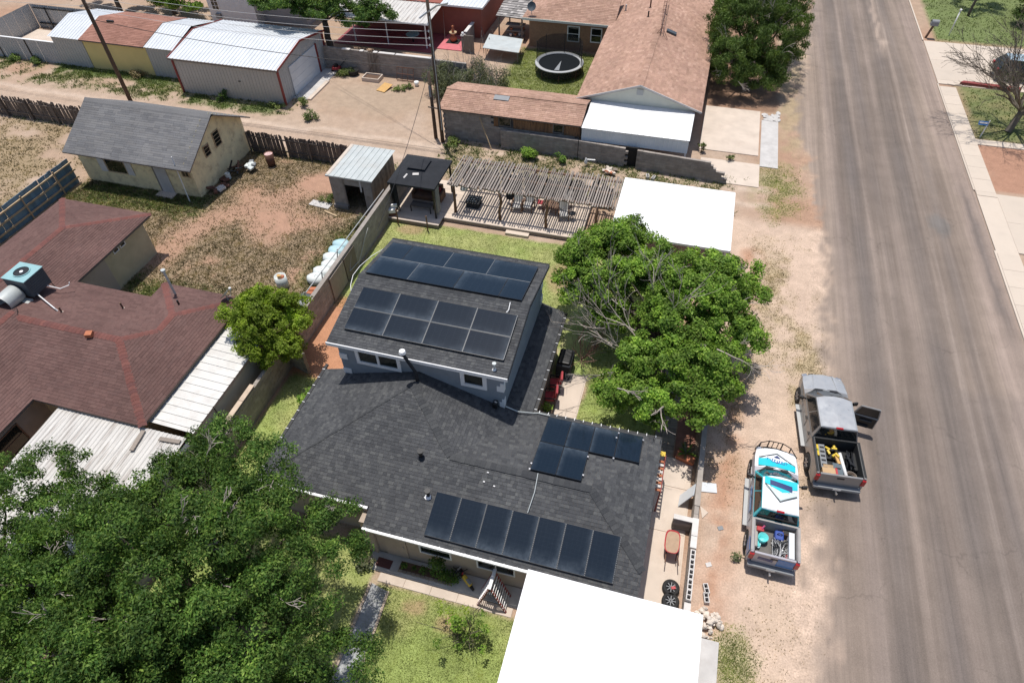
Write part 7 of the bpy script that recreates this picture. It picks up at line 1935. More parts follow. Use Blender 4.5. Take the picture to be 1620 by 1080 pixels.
t = load(Bt, 'dark_box', 'dark open tool box by the cab of the wrapped pickup', 'box', .52, -1.3); obj('box', MB().bx(-.2, .2, -.12, .12, 0, .3), 'wood_brown', t, local=True, bevel=.02); obj('tray', MB().bx(-.17, .17, -.09, .09, .29, .32), 'black', t, local=True)

# dark car on the far drive
def suv(label, loc, rz):
    t = thing('parked_car', label, 'car', loc, None, rz)
    prof = [(-2.2, .35)] + arch_pts(-1.35, .42, .35) + arch_pts(1.35, .42, .35) + [(2.2, .4), (2.25, .7), (2.1, .95), (.95, 1.05), (-2.1, 1.1), (-2.25, .8)]
    m = MB(); n = len(prof); st = [-1, -.9, 0, .9, 1]
    for s in st: m.v += [(s * .93 * (1 - .06 * max(0, (z - .8) / .3)), y - .12 * s * s * (1 if y > 1.8 else (-1 if y < -1.8 else 0)), z - (.05 * max(0, abs(s) - .6) / .4 if z > .9 else 0)) for y, z in prof]
    for k in range(4):
        for i in range(n):
            j = (i + 1) % n; m.f.append((k * n + i, (k + 1) * n + i, (k + 1) * n + j, k * n + j)); m.m.append(0)
    m.f.append(tuple(reversed(range(n)))); m.m.append(0); m.f.append(tuple(4 * n + i for i in range(n))); m.m.append(0)
    obj('body', m, 'paint_dark', t, local=True, bevel=.02)
    g = pyr(-.86, .86, -2.1, 1.0, 1.06, -.66, .66, -1.6, .35, 1.62); cab_ = obj('cabin', g, 'glass_car', t, local=True)
    obj('roof', MB().bx(-.67, .67, -1.62, .37, 1.60, 1.65), plain('pale_blue_roof', (.35, .45, .52), .3, .05, 2, bumpk=0), t, local=True, bevel=.03)
    for (x_, y_) in ((-.82, 1.35), (.82, 1.35), (-.82, -1.35), (.82, -1.35)): wheel(t, x_, y_, .36, .22)
    for s in (-1, 1): obj('tail_light', MB().rbox((s * .72, -2.18, .88), (.3, .1, .2)), 'lamp_red', t, local=True, bevel=.02)
    obj('licence_plate', MB().bx(-.2, .2, -2.26, -2.24, .62, .74), 'block_pale', t, local=True)
    return t
suv('dark car with red rear lamps on the far drive behind the bare tree', (25.0, 60.9, .08), R(-90))

# ================================================================== SIDE YARD AND FRONT PORCH THINGS
wbw = thing('wheelbarrow', 'red wheelbarrow full of sand on the side yard concrete', 'wheelbarrow', (2.45, 13.2, .05))
def rrect(cx, cy, hx, hy, z, n=20):
    return [(cx + hx * math.copysign(abs(math.cos(2 * math.pi * k / n)) ** .6, math.cos(2 * math.pi * k / n)), cy + hy * math.copysign(abs(math.sin(2 * math.pi * k / n)) ** .6, math.sin(2 * math.pi * k / n)), z) for k in range(n)]
m_ = MB(); lo = rrect(2.45, 13.25, .2, .3, .35); hi = rrect(2.42, 13.25, .30, .50, .68); hi2 = rrect(2.42, 13.25, .27, .47, .68); lo2 = rrect(2.44, 13.25, .25, .44, .62)
m_.poly(lo[::-1]); N = 20; i0 = len(m_.v); m_.v += lo + hi + hi2 + lo2
for r_ in range(3):
    for k in range(N):
        j = (k + 1) % N; m_.f.append((i0 + r_ * N + k, i0 + r_ * N + j, i0 + (r_ + 1) * N + j, i0 + (r_ + 1) * N + k)); m_.m.append(0)
obj('tray', m_, 'red_plastic', wbw, smooth=True); obj('sand', MB().poly(rrect(2.43, 13.25, .27, .46, .645)), 'sand_fill', wbw)
for s in (-1, 1):
    obj('handle', MB().tube([(2.45 + s * .1, 13.7, .35), (2.48 + s * .22, 12.9, .42), (2.5 + s * .26, 12.35, .62)], .022, 6), 'wood_brown', wbw)
    obj('leg', MB().tube([(2.47 + s * .2, 12.95, .4), (2.48 + s * .2, 12.8, .05), (2.47 + s * .2, 12.65, .42)], .018, 5), 'rust', wbw)
obj('wheel', MB().lathe([(.12, -.05), (.19, -.05), (.19, .05), (.12, .05), (.12, -.05)], (2.42, 13.85, .24), 16, axis='x'), 'rubber', wbw, smooth=True)
for (x_, y_, lab) in ((2.62, 11.6, 'black wheel with tyre lying flat nearer the wheelbarrow'), (2.66, 11.08, 'black wheel with tyre lying flat beside the white carport')):
    t = thing('loose_wheel', lab, 'wheel', (x_, y_, .05), 'loose wheels by the low wall')
    obj('tyre', MB().lathe([(.2, 0), (.29, 0), (.325, .05), (.325, .19), (.29, .24), (.2, .24), (.2, 0)], (x_, y_, .05), 24), 'rubber', t, smooth=True)
    m_ = MB().lathe([(.2, .04), (.205, .22), (.19, .23), (.17, .15), (.0, .12)], (x_, y_, .05), 20)
    obj('rim', m_, 'black', t, smooth=True)
    for k in range(8):
        a = k * math.pi / 4; obj('spoke', MB().beam((x_ + .03 * math.cos(a), y_ + .03 * math.sin(a), .25), (x_ + .19 * math.cos(a), y_ + .19 * math.sin(a), .265), .03, .03), 'grey_plastic', t)
    if y_ > 11.3: obj('red_rag', MB().rbox((x_ + .08, y_ - .02, .3), (.16, .1, .04), .4), 'red_plastic', t)
sr_ = random.Random(12)
for k in range(70):
    a = sr_.uniform(0, 6.28); d = sr_.random() ** .6
    cx = 4.08 + .55 * d * math.cos(a); cy = 10.72 + .55 * d * math.sin(a); zz = .32 * (1 - d)
    b = MB(); s_ = sr_.uniform(.05, .15)
    b.lathe([(0, -s_ * .5), (s_ * .7, -s_ * .4), (s_, 0), (s_ * .7, s_ * .35), (0, s_ * .45)], (0, 0, 0), 6)
    rt_ = Matrix.Rotation(sr_.uniform(0, 3), 3, 'X') @ Matrix.Rotation(sr_.uniform(0, 3), 3, 'Z')
    b.v = [tuple(rt_ @ Vector((p[0] * sr_.uniform(.75, 1.2), p[1] * .8, p[2])) + Vector((cx, cy, zz + s_ * .45))) for p in b.v]
    tag(obj('stone', b, 'stone'), 'pale broken stone in the pile at the corner of the white carport', 'stone', 'pile of pale stones')
pt = thing('potted_plant', 'spiky agave in a terracotta trough by the low wall', 'plant', (2.55, 17.9, .05))
m_ = MB().hexa([(2.2, 17.55, .05), (2.9, 17.35, .05), (2.95, 17.6, .05), (2.3, 17.85, .05)], [(2.15, 17.5, .35), (2.95, 17.28, .35), (3.0, 17.65, .35), (2.25, 17.9, .35)]); obj('trough', m_, 'terracotta', pt)
lv = random.Random(2)
for k in range(26):
    a = lv.uniform(0, 6.28); L = lv.uniform(.35, .7); e = lv.uniform(.3, 1.1)
    p0 = Vector((2.58, 17.75, .35)); d = Vector((math.cos(a) * math.cos(e), math.sin(a) * math.cos(e), math.sin(e))); s = d.cross(Vector((0, 0, 1))).normalized() * .035
    mid = p0 + d * L * .5; tip = p0 + d * L + Vector((0, 0, -.08))
    obj('leaf', MB().poly([p0 - s, p0 + s, mid + s * 1.2, tip, mid - s * 1.2]), 'leaf_grey' if k % 3 else 'leaf_mid', pt)
rk = thing('slat_rack', 'red and white slatted rack by the right house corner', 'rack', (1.55, 15.5, 0))
for k in range(9): obj('slat', MB().bx(1.38, 1.62, 14.75 + k * .17, 14.85 + k * .17, 1.6, 1.64), 'block_pale' if k % 2 else 'terracotta', rk)
for (x0, x1) in ((1.62, 1.66),): obj('rail', MB().bx(x0, x1, 14.7, 16.5, 1.57, 1.66), 'red_trim', rk)
for yy in (14.75, 16.4): obj('leg', MB().bx(1.6, 1.66, yy, yy + .06, 0, 1.6), 'red_trim', rk)
obj('yellow_flag', MB().bx(1.4, 1.62, 16.4, 16.62, 1.66, 1.7), 'yellow_plastic', rk)
for (x_, y_, lab) in ((-3.86, 20.1, 'red cushioned chair farther along the dark patio edge'), (-3.9, 19.25, 'red cushioned chair nearer the east solar panels')):
    t = thing('patio_chair', lab, 'chair', (x_, y_, 0), None, R(-80))
    obj('seat', MB().rbox((0, 0, .45), (.55, .5, .1)), 'red_fabric', t, local=True, bevel=.03); obj('backrest', MB().rbox((0, .26, .78), (.55, .1, .55), 0, rx=R(-12)), 'red_fabric', t, local=True, bevel=.03)
    for s in (-.3, .3):
        obj('armrest', MB().bx(s - .025, s + .025, -.25, .25, .62, .66), 'black', t, local=True)
        for yy in (-.24, .24): obj('leg', MB().bx(s - .02, s + .02, yy - .02, yy + .02, 0, .62), 'black', t, local=True)
gr = thing('grill', 'black covered grill beside the red patio chairs', 'grill', (-3.6, 21.4, 0)); obj('cover', MB().bx(-4.0, -3.3, 20.75, 21.9, .05, 1.0), 'charcoal', gr, bevel=.05); obj('hood', MB().bx(-3.95, -3.35, 20.85, 21.8, 1.0, 1.15), 'black', gr, bevel=.06)
pp = thing('potted_plant', 'green potted plant beside the near red patio chair', 'plant', (-3.9, 18.5, 0)); obj('pot', MB().lathe([(0, 0), (.15, 0), (.2, .35), (.17, .35), (0, .3)], (-3.9, 18.5, 0), 12), 'black', pp, smooth=True)
np_mesh('leaves', clump_leaves([(np.array((-3.9, 18.5, .6)), .32, np.array((0, 0, 1.)))], 420, .12, .06), 4, 'leaf_mid', pp)
gl_ = thing('glass_table', 'pale topped patio table under the east eave', 'table', (-3.8, 17.4, 0)); obj('top', MB().cyl((-3.75, 17.35, .7), .42, .03, 16), 'block_pale', gl_)
for k in range(3): obj('leg', MB().tube([(-3.75 + .3 * math.cos(k * 2.1), 17.35 + .3 * math.sin(k * 2.1), 0), (-3.75, 17.35, .7)], .02, 5), 'black', gl_)
# porch front
fb = struct(obj('flower_bed', MB().bx(-7.7, -5.5, 9.58, 9.96, -.02, .09), 'soil'))
for k in range(12): obj('edging_stone', MB().rbox((-7.62 + k * .185, 9.56, .07), (.16, .09, .12), random.uniform(-.1, .1)), 'paver', fb)
for k in range(6):
    xx = -7.5 + k * .4; r_ = (.16, .12, .2, .15, .3, .36)[k]
    t = thing('bedding_plant', ['small dark leafed plant at the doormat end of the bed', 'second small plant in the porch flower bed', 'third small plant in the porch flower bed', 'fourth small plant in the porch flower bed', 'leafy shrub near the toys in the porch bed', 'larger leafy shrub at the toy end of the bed'][k], 'plant', (xx, 9.76, .08), 'porch flower bed plants')
    np_mesh('leaves', clump_leaves([(np.array((xx, 9.76, .1 + r_ * .8)), r_, np.array((0, 0, 1.)))], 800, .09, .05), 4, 'leaf_deep', t)
t = thing('porch_shrub', 'tall dark green shrub against the porch wall', 'shrub', (-6.15, 10.0, .06)); obj('stem', MB().tube([(-6.15, 9.98, .05), (-6.15, 9.95, .7)], .03, 5), 'bark', t)
np_mesh('leaves', clump_leaves([(np.array((-6.15, 9.9, .75)), .4, np.array((0, -.3, 1.))), (np.array((-6.1, 9.85, 1.05)), .28, np.array((0, -.3, 1.)))], 650, .10, .05), 4, 'leaf_deep', t)
tag(obj('doormat', MB().rbox((-8.35, 9.7, .075), (.62, .36, .02), -.02), 'rug'), 'dark red doormat on the porch slab', 'doormat')
bk = thing('toy_motorbike', 'yellow toy motorbike parked by the porch wall', 'toy', (-4.95, 9.8, .06), None, R(55))
for yy in (-.3, .3): obj('wheel', MB().lathe([(.07, -.035), (.15, -.035), (.15, .035), (.07, .035), (.07, -.035)], (0, yy, .15), 14, axis='x'), 'rubber', bk, local=True, smooth=True)
obj('body', MB().hexa([(-.09, -.28, .2), (.09, -.28, .2), (.09, .25, .2), (-.09, .25, .2)], [(-.06, -.33, .42), (.06, -.33, .42), (.07, .15, .46), (-.07, .15, .46)]), 'yellow_plastic', bk, local=True, bevel=.04)
obj('seat', MB().rbox((0, -.18, .46), (.13, .26, .05)), 'grey_plastic', bk, local=True, bevel=.02); obj('handlebar', MB().tube([(-.22, .2, .58), (0, .24, .55), (.22, .2, .58)], .018, 5), 'black', bk, local=True); obj('fork', MB().tube([(0, .3, .15), (0, .2, .56)], .03, 6), 'red_plastic', bk, local=True)
tc_ = thing('toy_trike', 'black wheeled toy trike leaning by the porch wall', 'toy', (-5.35, 10.0, .06), None, R(-30))
obj('wheel', MB().lathe([(.14, -.05), (.24, -.05), (.24, .05), (.14, .05), (.14, -.05)], (0, -.05, .24), 18, axis='x'), 'rubber', tc_, local=True, smooth=True)
obj('rim', MB().lathe([(.0, -.02), (.13, -.03), (.13, .03), (0, .02)], (0, -.05, .24), 14, axis='x'), 'grey_plastic', tc_, local=True)
obj('frame', MB().tube([(0, -.05, .5), (-.05, .3, .4), (-.1, .5, .2)], .03, 6), 'grey_metal', tc_, local=True); obj('bar', MB().tube([(-.2, -.05, .55), (.2, -.05, .55)], .018, 5), 'black', tc_, local=True); obj('seat', MB().rbox((-.05, .3, .43), (.14, .2, .05)), 'block_pale', tc_, local=True, bevel=.02)
for s in (-.16, .1): obj('rear_wheel', MB().lathe([(.04, -.03), (.1, -.03), (.1, .03), (.04, .03), (.04, -.03)], (-.08 + s, .5, .1), 12, axis='x'), 'rubber', tc_, local=True)
af = thing('a_frame', 'red and white slatted A-frame playhouse on the front walk', 'playhouse', (-3.75, 9.35, .05))
ap = Vector((-3.82, 9.30, 1.45)); fl_ = Vector((-4.30, 9.12, .05)); fr_ = Vector((-3.2, 9.12, .05)); dep = Vector((0, .62, 0))
for (f0, mt_) in ((fl_, 'red_trim'), (fr_, 'red_trim')):
    obj('front_rail', MB().beam(f0, ap, .07, .07), mt_, af); obj('rear_rail', MB().beam(f0 + dep, ap + dep, .07, .07), mt_, af)
    for k in range(9):
        p = f0.lerp(ap, (k + .5) / 9.3); obj('slat', MB().beam(p - Vector((0, .04, -.05)), p + dep + Vector((0, .04, .05)), .025, .065), 'trim_white' if k % 2 or f0 is fl_ else 'block_pale', af)
obj('ridge_board', MB().beam(ap - Vector((0, .08, -.05)), ap + dep + Vector((0, .08, .05)), .12, .05), 'trim_white', af); obj('shelf', MB().beam(fl_.lerp(ap, .45) + Vector((0, .3, 0)), fr_.lerp(ap, .45) + Vector((0, .3, 0)), .3, .04), 'slate_panel', af)
# verge and street furniture
mb_ = thing('mailbox', 'grey box mailbox on a dark timber post at the kerb', 'mailbox', (18.9, 67.8, 0)); obj('post', MB().beam((18.9, 67.8, 0), (19.15, 67.85, 1.1), .14, .14), 'wood_brown', mb_)
m_ = MB().bx(18.85, 19.45, 67.6, 68.05, 1.1, 1.35); m_.lathe([(.225, -.3), (.225, .3)], (19.15, 67.825, 1.35), 10, axis='x', a0=0, a1=math.pi); obj('box', m_, 'grey_plastic', mb_)
m1 = tag(obj('marker_post', MB().tube([(20.95, 68.8, 0), (21.02, 68.85, 2.1)], .05, 8), 'trim_white', smooth=True), 'slim white marker post on the green lawn across the road', 'post'); kk = obj('knob', MB().lathe([(0, 0), (.1, .05), (.1, .15), (0, .2)], (21.02, 68.85, 2.08), 10), 'trim_white', m1)
yd_ = thing('yard_sign', 'small blue and white yard sign under the bare tree', 'sign', (20.3, 50.5, 0)); obj('post', MB().tube([(20.25, 50.5, 0), (20.35, 50.55, 1.25)], .04, 6), 'trim_white', yd_); obj('board', MB().rbox((20.0, 50.5, 1.05), (.6, .03, .28), 0, rx=R(-35)), 'paint_blue', yd_); obj('board_edge', MB().rbox((20.0, 50.48, 1.08), (.5, .02, .1), 0, rx=R(-35)), 'block_pale', yd_)
tag(obj('edging_beam', MB().hexa([(20.2, 58.75, 0), (24.5, 58.45, 0), (24.5, 58.95, 0), (20.5, 59.15, 0)], [(20.2, 58.78, .25), (24.5, 58.48, .25), (24.5, 58.92, .25), (20.5, 59.12, .25)]), 'red_trim'), 'dark red timber edging along the far driveway', 'edging')
for (x_, y_, lab) in ((3.95, 13.0, 'small pale litter piece on the sand by the wall'), (4.3, 14.7, 'grey rag on the sandy verge beside the wall')):
    tag(obj('litter', MB().rbox((x_, y_, .03), (.22, .16, .03), .5, rx=.2), 'grey_plastic' if y_ > 14 else 'block_pale'), lab, 'litter')
for (x_, y_, lab) in ((-6.7, 40.0, 'pile of broken terracotta and stones by the alley wall'),):
    t = thing('rubble_pile', lab, 'rubble', (-4.6, 39.6, 0))
    for k in range(14): obj('fragment', MB().rbox((-4.6 + random.uniform(-.4, .4), 39.5 + random.uniform(-.35, .3), .12 + random.uniform(0, .12)), (.3, .2, .1), random.uniform(0, 3), rx=random.uniform(-.5, .5)), random.choice(('stone', 'terracotta', 'stone', 'paver')), t)
t = thing('white_ornament', 'small white bird ornament in the alley weeds', 'ornament', (-6.3, 39.9, 0)); obj('body', MB().lathe([(0, 0), (.1, .1), (.13, .25), (.06, .4), (.05, .5), (0, .55)], (-6.3, 39.9, .1), 10), 'trim_white', t, smooth=True); obj('wing', MB().rbox((-5.95, 39.95, .5), (.55, .1, .04), .1), 'trim_white', t)
for (x_, y_, r_) in ((-2.0, 39.5, .2), (-1.6, 39.4, -.3)): tag(inst('hollow_block', me_h, None, (x_, y_, .0), (0, 0, r_)), 'grey hollow block leaning at the alley doorway', 'block', 'two hollow blocks by the alley doorway')

# ================================================================== TREES
# two big shade trees, near left
tree('shade_tree', 'large deep green shade tree filling the lower left corner', (-11.8, 5.6, 0), 2.4, .34,
     [((-12.6, 5.0, 5.6), (4.0, 3.6, 2.4)), ((-10.5, 7.3, 4.9), (2.3, 2.1, 1.9)), ((-13.2, 8.3, 5.1), (2.3, 2.0, 1.8)), ((-9.9, 3.9, 4.8), (2.4, 2.2, 1.9)), ((-16.2, 3.6, 5.0), (2.4, 2.0, 1.9)), ((-13.0, 1.2, 5.2), (3.2, 2.6, 2.2)), ((-8.4, 2.2, 3.9), (1.8, 1.6, 1.5)), ((-7.5, 4.6, 3.5), (1.3, .8, .8)), ((-9.6, 0.6, 4.4), (2.4, 1.8, 1.8))],
     1700, .26, .44, 560, .115, .05, 'leaf_deep', seed=21, low=-.3, nlimb=40, twigs=60, flat=.6, up=.5, droop=.5, inner=.3, masses=(125, .7, 1.25), core=.62)
tree('shade_tree', 'dark green tree at the left edge before the corrugated roof', (-20.2, 4.6, 0), 2.2, .26,
     [((-19.8, 6.0, 4.6), (2.5, 2.0, 1.7)), ((-21.6, 4.2, 4.6), (2.6, 2.3, 1.9)), ((-18.2, 3.8, 4.0), (1.6, 1.4, 1.3))],
     480, .26, .44, 560, .115, .052, 'leaf_deep', seed=31, low=-.3, nlimb=16, twigs=10, flat=.6, up=.5, droop=.4, inner=.3, masses=(28, .7, 1.2))
# tree in the east yard
tree('yard_tree', 'broad bright crowned tree with bare twigs between house and carport', (.9, 22.3, 0), 1.8, .24,
     [((-2.3, 25.6, 3.7), (2.5, 2.3, 1.8)), ((-2.6, 24.2, 3.0), (1.9, 1.6, 1.4)), ((2.2, 24.4, 3.9), (2.1, 2.0, 1.6)), ((3.0, 22.2, 3.4), (1.7, 1.9, 1.4)), ((1.5, 20.3, 3.2), (2.2, 1.5, 1.2)), ((2.0, 18.8, 2.8), (1.9, 1.2, 1.0)), ((.1, 18.8, 2.6), (1.3, 1.0, .8)), ((1.2, 22.4, 3.9), (1.4, 1.3, 1.0))],
     1250, .24, .42, 440, .13, .085, 'leaf_mid', seed=43, low=-.3, nlimb=28, twigs=24, flat=.7, up=.5, inner=.3, masses=(90, .6, 1.0))
dt = MB(); rd_ = random.Random(6)
for (p, d, L) in (((-.2, 21.0, 3.2), (-1, .5, .5), 2.4), ((.2, 22.6, 3.6), (-.3, .6, 1), 2.2), ((.3, 22.0, 3.6), (.2, -.1, 1), 2.0), ((-.4, 20.2, 3.0), (-.9, .2, .6), 2.0), ((-1.5, 21.2, 2.6), (-1, .4, .2), 2.0), ((-.6, 21.6, 3.4), (-1, .15, .25), 2.0), ((-.9, 20.6, 3.2), (-1, -.1, .15), 1.9), ((-1.2, 22.6, 3.6), (-.9, .5, .4), 1.7), ((-1.0, 19.5, 2.8), (-1, -.2, .0), 1.7), ((-.8, 17.9, 3.6), (.5, -.6, .6), 1.1), ((1.2, 17.6, 3.5), (-.4, -.9, .2), 1.0), ((2.9, 20.4, 4.4), (.9, -.3, .3), 1.2), ((-2.0, 21.8, 3.0), (-1, .1, -.2), 1.5)):
    bare(dt, p, d, L, .035, 3, rd_, .6, 4, .1, (2, 4))
ytree = [o for o in bpy.data.objects if o.name.startswith('yard_tree')][0]
stuff(obj('dead_branches', dt, 'twig', ytree))
# dead shrub under it
t = thing('dead_shrub', 'leafless reddish dead shrub at the corner of the dark house', 'shrub', (-3.0, 22.2, 0))
dt = MB()
for k in range(14): bare(dt, (-3.0, 22.2, .05), (rd_.uniform(-1, .9), rd_.uniform(-.9, .9), rd_.uniform(.5, 1.2)), rd_.uniform(.9, 1.5), .02, 2, rd_, .6, 4, .1, (2, 4))
obj('branches', dt, plain('reddish_dead_twigs', (.24, .14, .11), .9, .25, 5), t)
# small bright tree
tree('small_tree', 'round bright green tree between the red roof and the block wall', (-18.0, 18.6, 0), 1.3, .13,
     [((-17.7, 18.3, 2.7), (1.45, 1.6, 1.5)), ((-18.4, 18.8, 2.4), (1.1, 1.25, 1.2)), ((-17.3, 17.4, 2.0), (1.1, .95, 1.1)), ((-17.1, 19.1, 2.4), (1.0, 1.1, 1.1))],
     330, .22, .36, 560, .12, .078, 'leaf_bright', seed=51, low=-.45, nlimb=12, flat=.7, up=.5, inner=.3, masses=(22, .5, .8))
# cedar by the tan house
tree('cedar_tree', 'dark feathery cedar overhanging the tan roof at the top right', (3.6, 55.5, 0), 1.6, .4,
     [((2.6, 57.2, 3.7), (2.8, 3.2, 2.4)), ((5.4, 56.0, 3.6), (2.3, 3.0, 2.2)), ((2.3, 53.2, 2.4), (2.0, 2.0, 1.9)), ((4.6, 53.4, 2.2), (1.9, 1.8, 1.7)), ((4.2, 60.5, 4.0), (3.4, 3.2, 2.3)), ((6.2, 59, 3.2), (1.6, 2.6, 1.8))],
     420, .35, .65, 330, .24, .055, 'leaf_cedar', seed=61, low=-.6, nlimb=20, flat=.75, up=.4, droop=1.2, twigs=50, inner=.4)
ct = [o for o in bpy.data.objects if o.name.startswith('cedar_tree')][0]
rg = np.random.default_rng(5)
v = clump_leaves([(np.array(p), r, np.array((0, -.4, .8))) for p, r in (((1.7, 53.3, 3.9), .8), ((2.6, 52.6, 3.0), .7), ((4.4, 54.0, 3.8), .9), ((3.4, 56.5, 5.3), .8), ((5.3, 53.9, 3.1), .6))], 90, .34, .035, .3, rg, .8, 1.6)
np_mesh('grey_sprays', v, 4, 'leaf_grey', ct)
# dark tree at the top edge behind the barn
tree('dark_tree', 'dark tree behind the barn shading its white roof', (-31.8, 52.6, 0), 2.6, .3,
     [((-33.6, 50.2, 5.2), (2.4, 1.6, 1.4)), ((-31.0, 50.8, 4.7), (2.2, 1.5, 1.5)), ((-35.2, 52.6, 5.4), (2.4, 2.2, 1.8)), ((-29.0, 52.0, 3.6), (2.0, 1.4, 1.5)), ((-32.2, 53.6, 5.2), (2.6, 2.2, 1.8)), ((-27.6, 53.2, 3.4), (1.5, 1.3, 1.3))],
     520, .32, .58, 300, .18, .085, 'leaf_deep', seed=71, low=-.6, nlimb=14, inner=.35, masses=(40, .7, 1.1))
tree('dark_tree', 'bushy green tree at the top left behind the grey fence', (-56.5, 56.0, 0), 1.2, .25, [((-57.5, 56, 2.4), (2.6, 2.2, 1.9)), ((-54.5, 57, 2.6), (2.2, 2.2, 2.0)), ((-60.5, 56.5, 2.4), (1.8, 2, 1.8))], 60, .5, .8, 210, .26, .12, 'leaf_cedar', seed=81, low=-.5, nlimb=8)
tree('dark_tree', 'green hedge tree beyond the white shed roof at top left', (-51, 57.0, 0), 1.0, .22, [((-51, 57.5, 1.8), (2.6, 2.2, 1.6)), ((-48.2, 57.8, 1.6), (2.2, 1.8, 1.4))], 50, .5, .8, 200, .26, .12, 'leaf_mid', seed=91, low=-.5, nlimb=8)
# sparse feathery tree across the road
st = thing('bare_tree', 'sparse feathery tree with thin branches across the road', 'tree', (22.3, 51.8, 0))
dt = MB(); rb2 = random.Random(14)
limb(dt, (22.3, 51.8, 0), (22.7, 52.4, 1.3), .24, .2, .1, 4, 9, rb2)
for k in range(14):
    a = k * .45 + rb2.uniform(-.2, .2)
    bare(dt, (22.6 + .1 * math.cos(a), 52.3 + .1 * math.sin(a), 1.1 + .05 * k), (math.cos(a), math.sin(a) * .9, .75 + .2 * (k % 3)), rb2.uniform(2.8, 3.9), .10, 4, rb2, .55, 4, .05, (3, 4))
obj('branches', dt, 'twig_dark', st)
rg = np.random.default_rng(15)
cl = [(np.array((22.6 + rg.normal() * 1.5, 53.2 + rg.normal() * 1.6, 3.6 + rg.normal() * .8)), .8, np.array((0, 0, .6))) for _ in range(34)]
np_mesh('crown', clump_leaves(cl, 60, .22, .03, .2, rg, .8, .6), 4, 'leaf_grey', st)
tree('lawn_tree', 'slender dark tree on the far green lawn at the top right', (23.4, 74, 0), 1.8, .13, [((24.3, 77.5, 4.2), (2.2, 2.2, 1.7))], 30, .4, .7, 160, .22, .09, 'leaf_cedar', seed=95, nlimb=8)
tree('dark_shrub', 'dark dense shrub at the top right corner beyond the lawn', (28.5, 73, 0), .4, .12, [((28.5, 72.8, 1.5), (1.7, 1.5, 1.5))], 30, .4, .7, 200, .2, .09, 'leaf_cedar', seed=96, nlimb=6, cat='shrub', low=-.8)
# shrubs
t = thing('grey_shrub', 'wispy grey green shrub mass behind the workshop roof', 'shrub', (-17.5, 48, 0))
rg = np.random.default_rng(25); rs = random.Random(25)
cl = [(np.array((rg.uniform(-20.3, -14.6), rg.uniform(46.5, 50.8), rg.uniform(.4, 1.5))), rg.uniform(.5, .85), np.array((0, 0, 1.))) for _ in range(46)]
dt = MB()
for k in range(46): bare(dt, (rs.uniform(-20, -15), rs.uniform(46.6, 50.6), 0), (rs.uniform(-.4, .4), rs.uniform(-.4, .4), 1), rs.uniform(.9, 1.6), .02, 2, rs, .5, 3, .2, (2, 3))
obj('stems', dt, 'twig', t); np_mesh('leaves', clump_leaves(cl, 330, .22, .05, .5, rg, .9, -.6), 4, 'leaf_grey', t)
t = thing('garden_shrub', 'airy shrub with yellow and green leaves on the front lawn', 'shrub', (-4.35, 7.9, 0)); rg = np.random.default_rng(26); rs = random.Random(26)
dt = MB()
for k in range(9): bare(dt, (-4.35, 7.9, 0), (rs.uniform(-.7, .7), rs.uniform(-.7, .7), 1), rs.uniform(.8, 1.2), .02, 2, rs, .55, 4, .1, (2, 3))
obj('stems', dt, 'bark', t)
cl = [(np.array((-4.35 + rg.normal() * .36, 7.95 + rg.normal() * .30, .9 + rg.normal() * .28)), rg.uniform(.12, .22), np.array((0, 0, 1.))) for _ in range(24)]
np_mesh('leaves', clump_leaves(cl, 420, .10, .06, .5, rg), 4, 'leaf_mid', t)
cl = [(np.array((-4.9 + rg.normal() * .25, 8.2 + rg.normal() * .25, 1.0 + rg.normal() * .2)), .2, np.array((0, 0, 1.))) for _ in range(7)]
np_mesh('young_leaves', clump_leaves(cl, 260, .09, .05, .5, rg), 4, 'leaf_bright', t)
def bush(label, x, y, r, h, mat, n=220, seed=1, ll=.16, lw=.07, cat='weed', name='weed_clump', group=None):
    rg = np.random.default_rng(seed); t = thing(name, label, cat, (x, y, 0), group)
    cl = [(np.array((x + rg.normal() * r * .4, y + rg.normal() * r * .4, h * rg.uniform(.3, .8))), r * .5, np.array((0, 0, 1.))) for _ in range(7)]
    dt = MB(); rs = random.Random(seed)
    for k in range(6): dt.tube([(x + rs.uniform(-.1, .1), y + rs.uniform(-.1, .1), 0), (x + rs.uniform(-r, r) * .6, y + rs.uniform(-r, r) * .6, h * .8)], .015, 4)
    obj('stems', dt, 'bark', t); np_mesh('leaves', clump_leaves(cl, n, ll, lw, .6, rg), 4, mat, t); return t
bush('dark glossy bush in the alley behind the pergola', -10.2, 39.8, .8, .9, 'leaf_mid', 420, 1, cat='bush', name='alley_bush')
bush('small dark bush in the alley near the white ornament', -7.9, 39.9, .5, .6, 'leaf_deep', 300, 2, cat='bush', name='alley_bush')
bush('leafy weed at the near corner of the barn', -31.4, 42.2, .5, .5, 'leaf_weed', 260, 3)
bush('green weed clump beside the barn apron', -29.4, 43.0, .5, .7, 'leaf_weed', 300, 4)
bush('green weed clump in the open sandy yard', -27.8, 41.1, .6, .7, 'leaf_weed', 320, 5)
bush('low green bush along the far yard wall', -28.7, 48.4, .9, .5, 'leaf_weed', 300, 6)
bush('small weed beside the orange plywood sheet', -23.2, 47.2, .4, .35, 'leaf_weed', 260, 7)
bush('small weed beside the white bucket', -22.6, 47.6, .5, .35, 'leaf_weed', 260, 8)
bush('tall weed against the left part of the barn wall', -36.2, 42.3, .5, .8, 'leaf_deep', 320, 9)
bush('round weed by the left wheel of the wrapped pickup', 5.0, 13.55, .3, .3, 'leaf_grey', 330, 10, .1, .05)
bush('round shrub at the corner of the white awning', 1.25, 43.6, .35, .8, 'leaf_weed', 330, 11)
bush('small shrub in the joint between the two aprons', 3.2, 42.95, .3, .5, 'leaf_weed', 300, 12)
bush('dark weed under the pole at the workshop corner', -16.2, 40.3, .6, .5, 'leaf_weed', 300, 13)
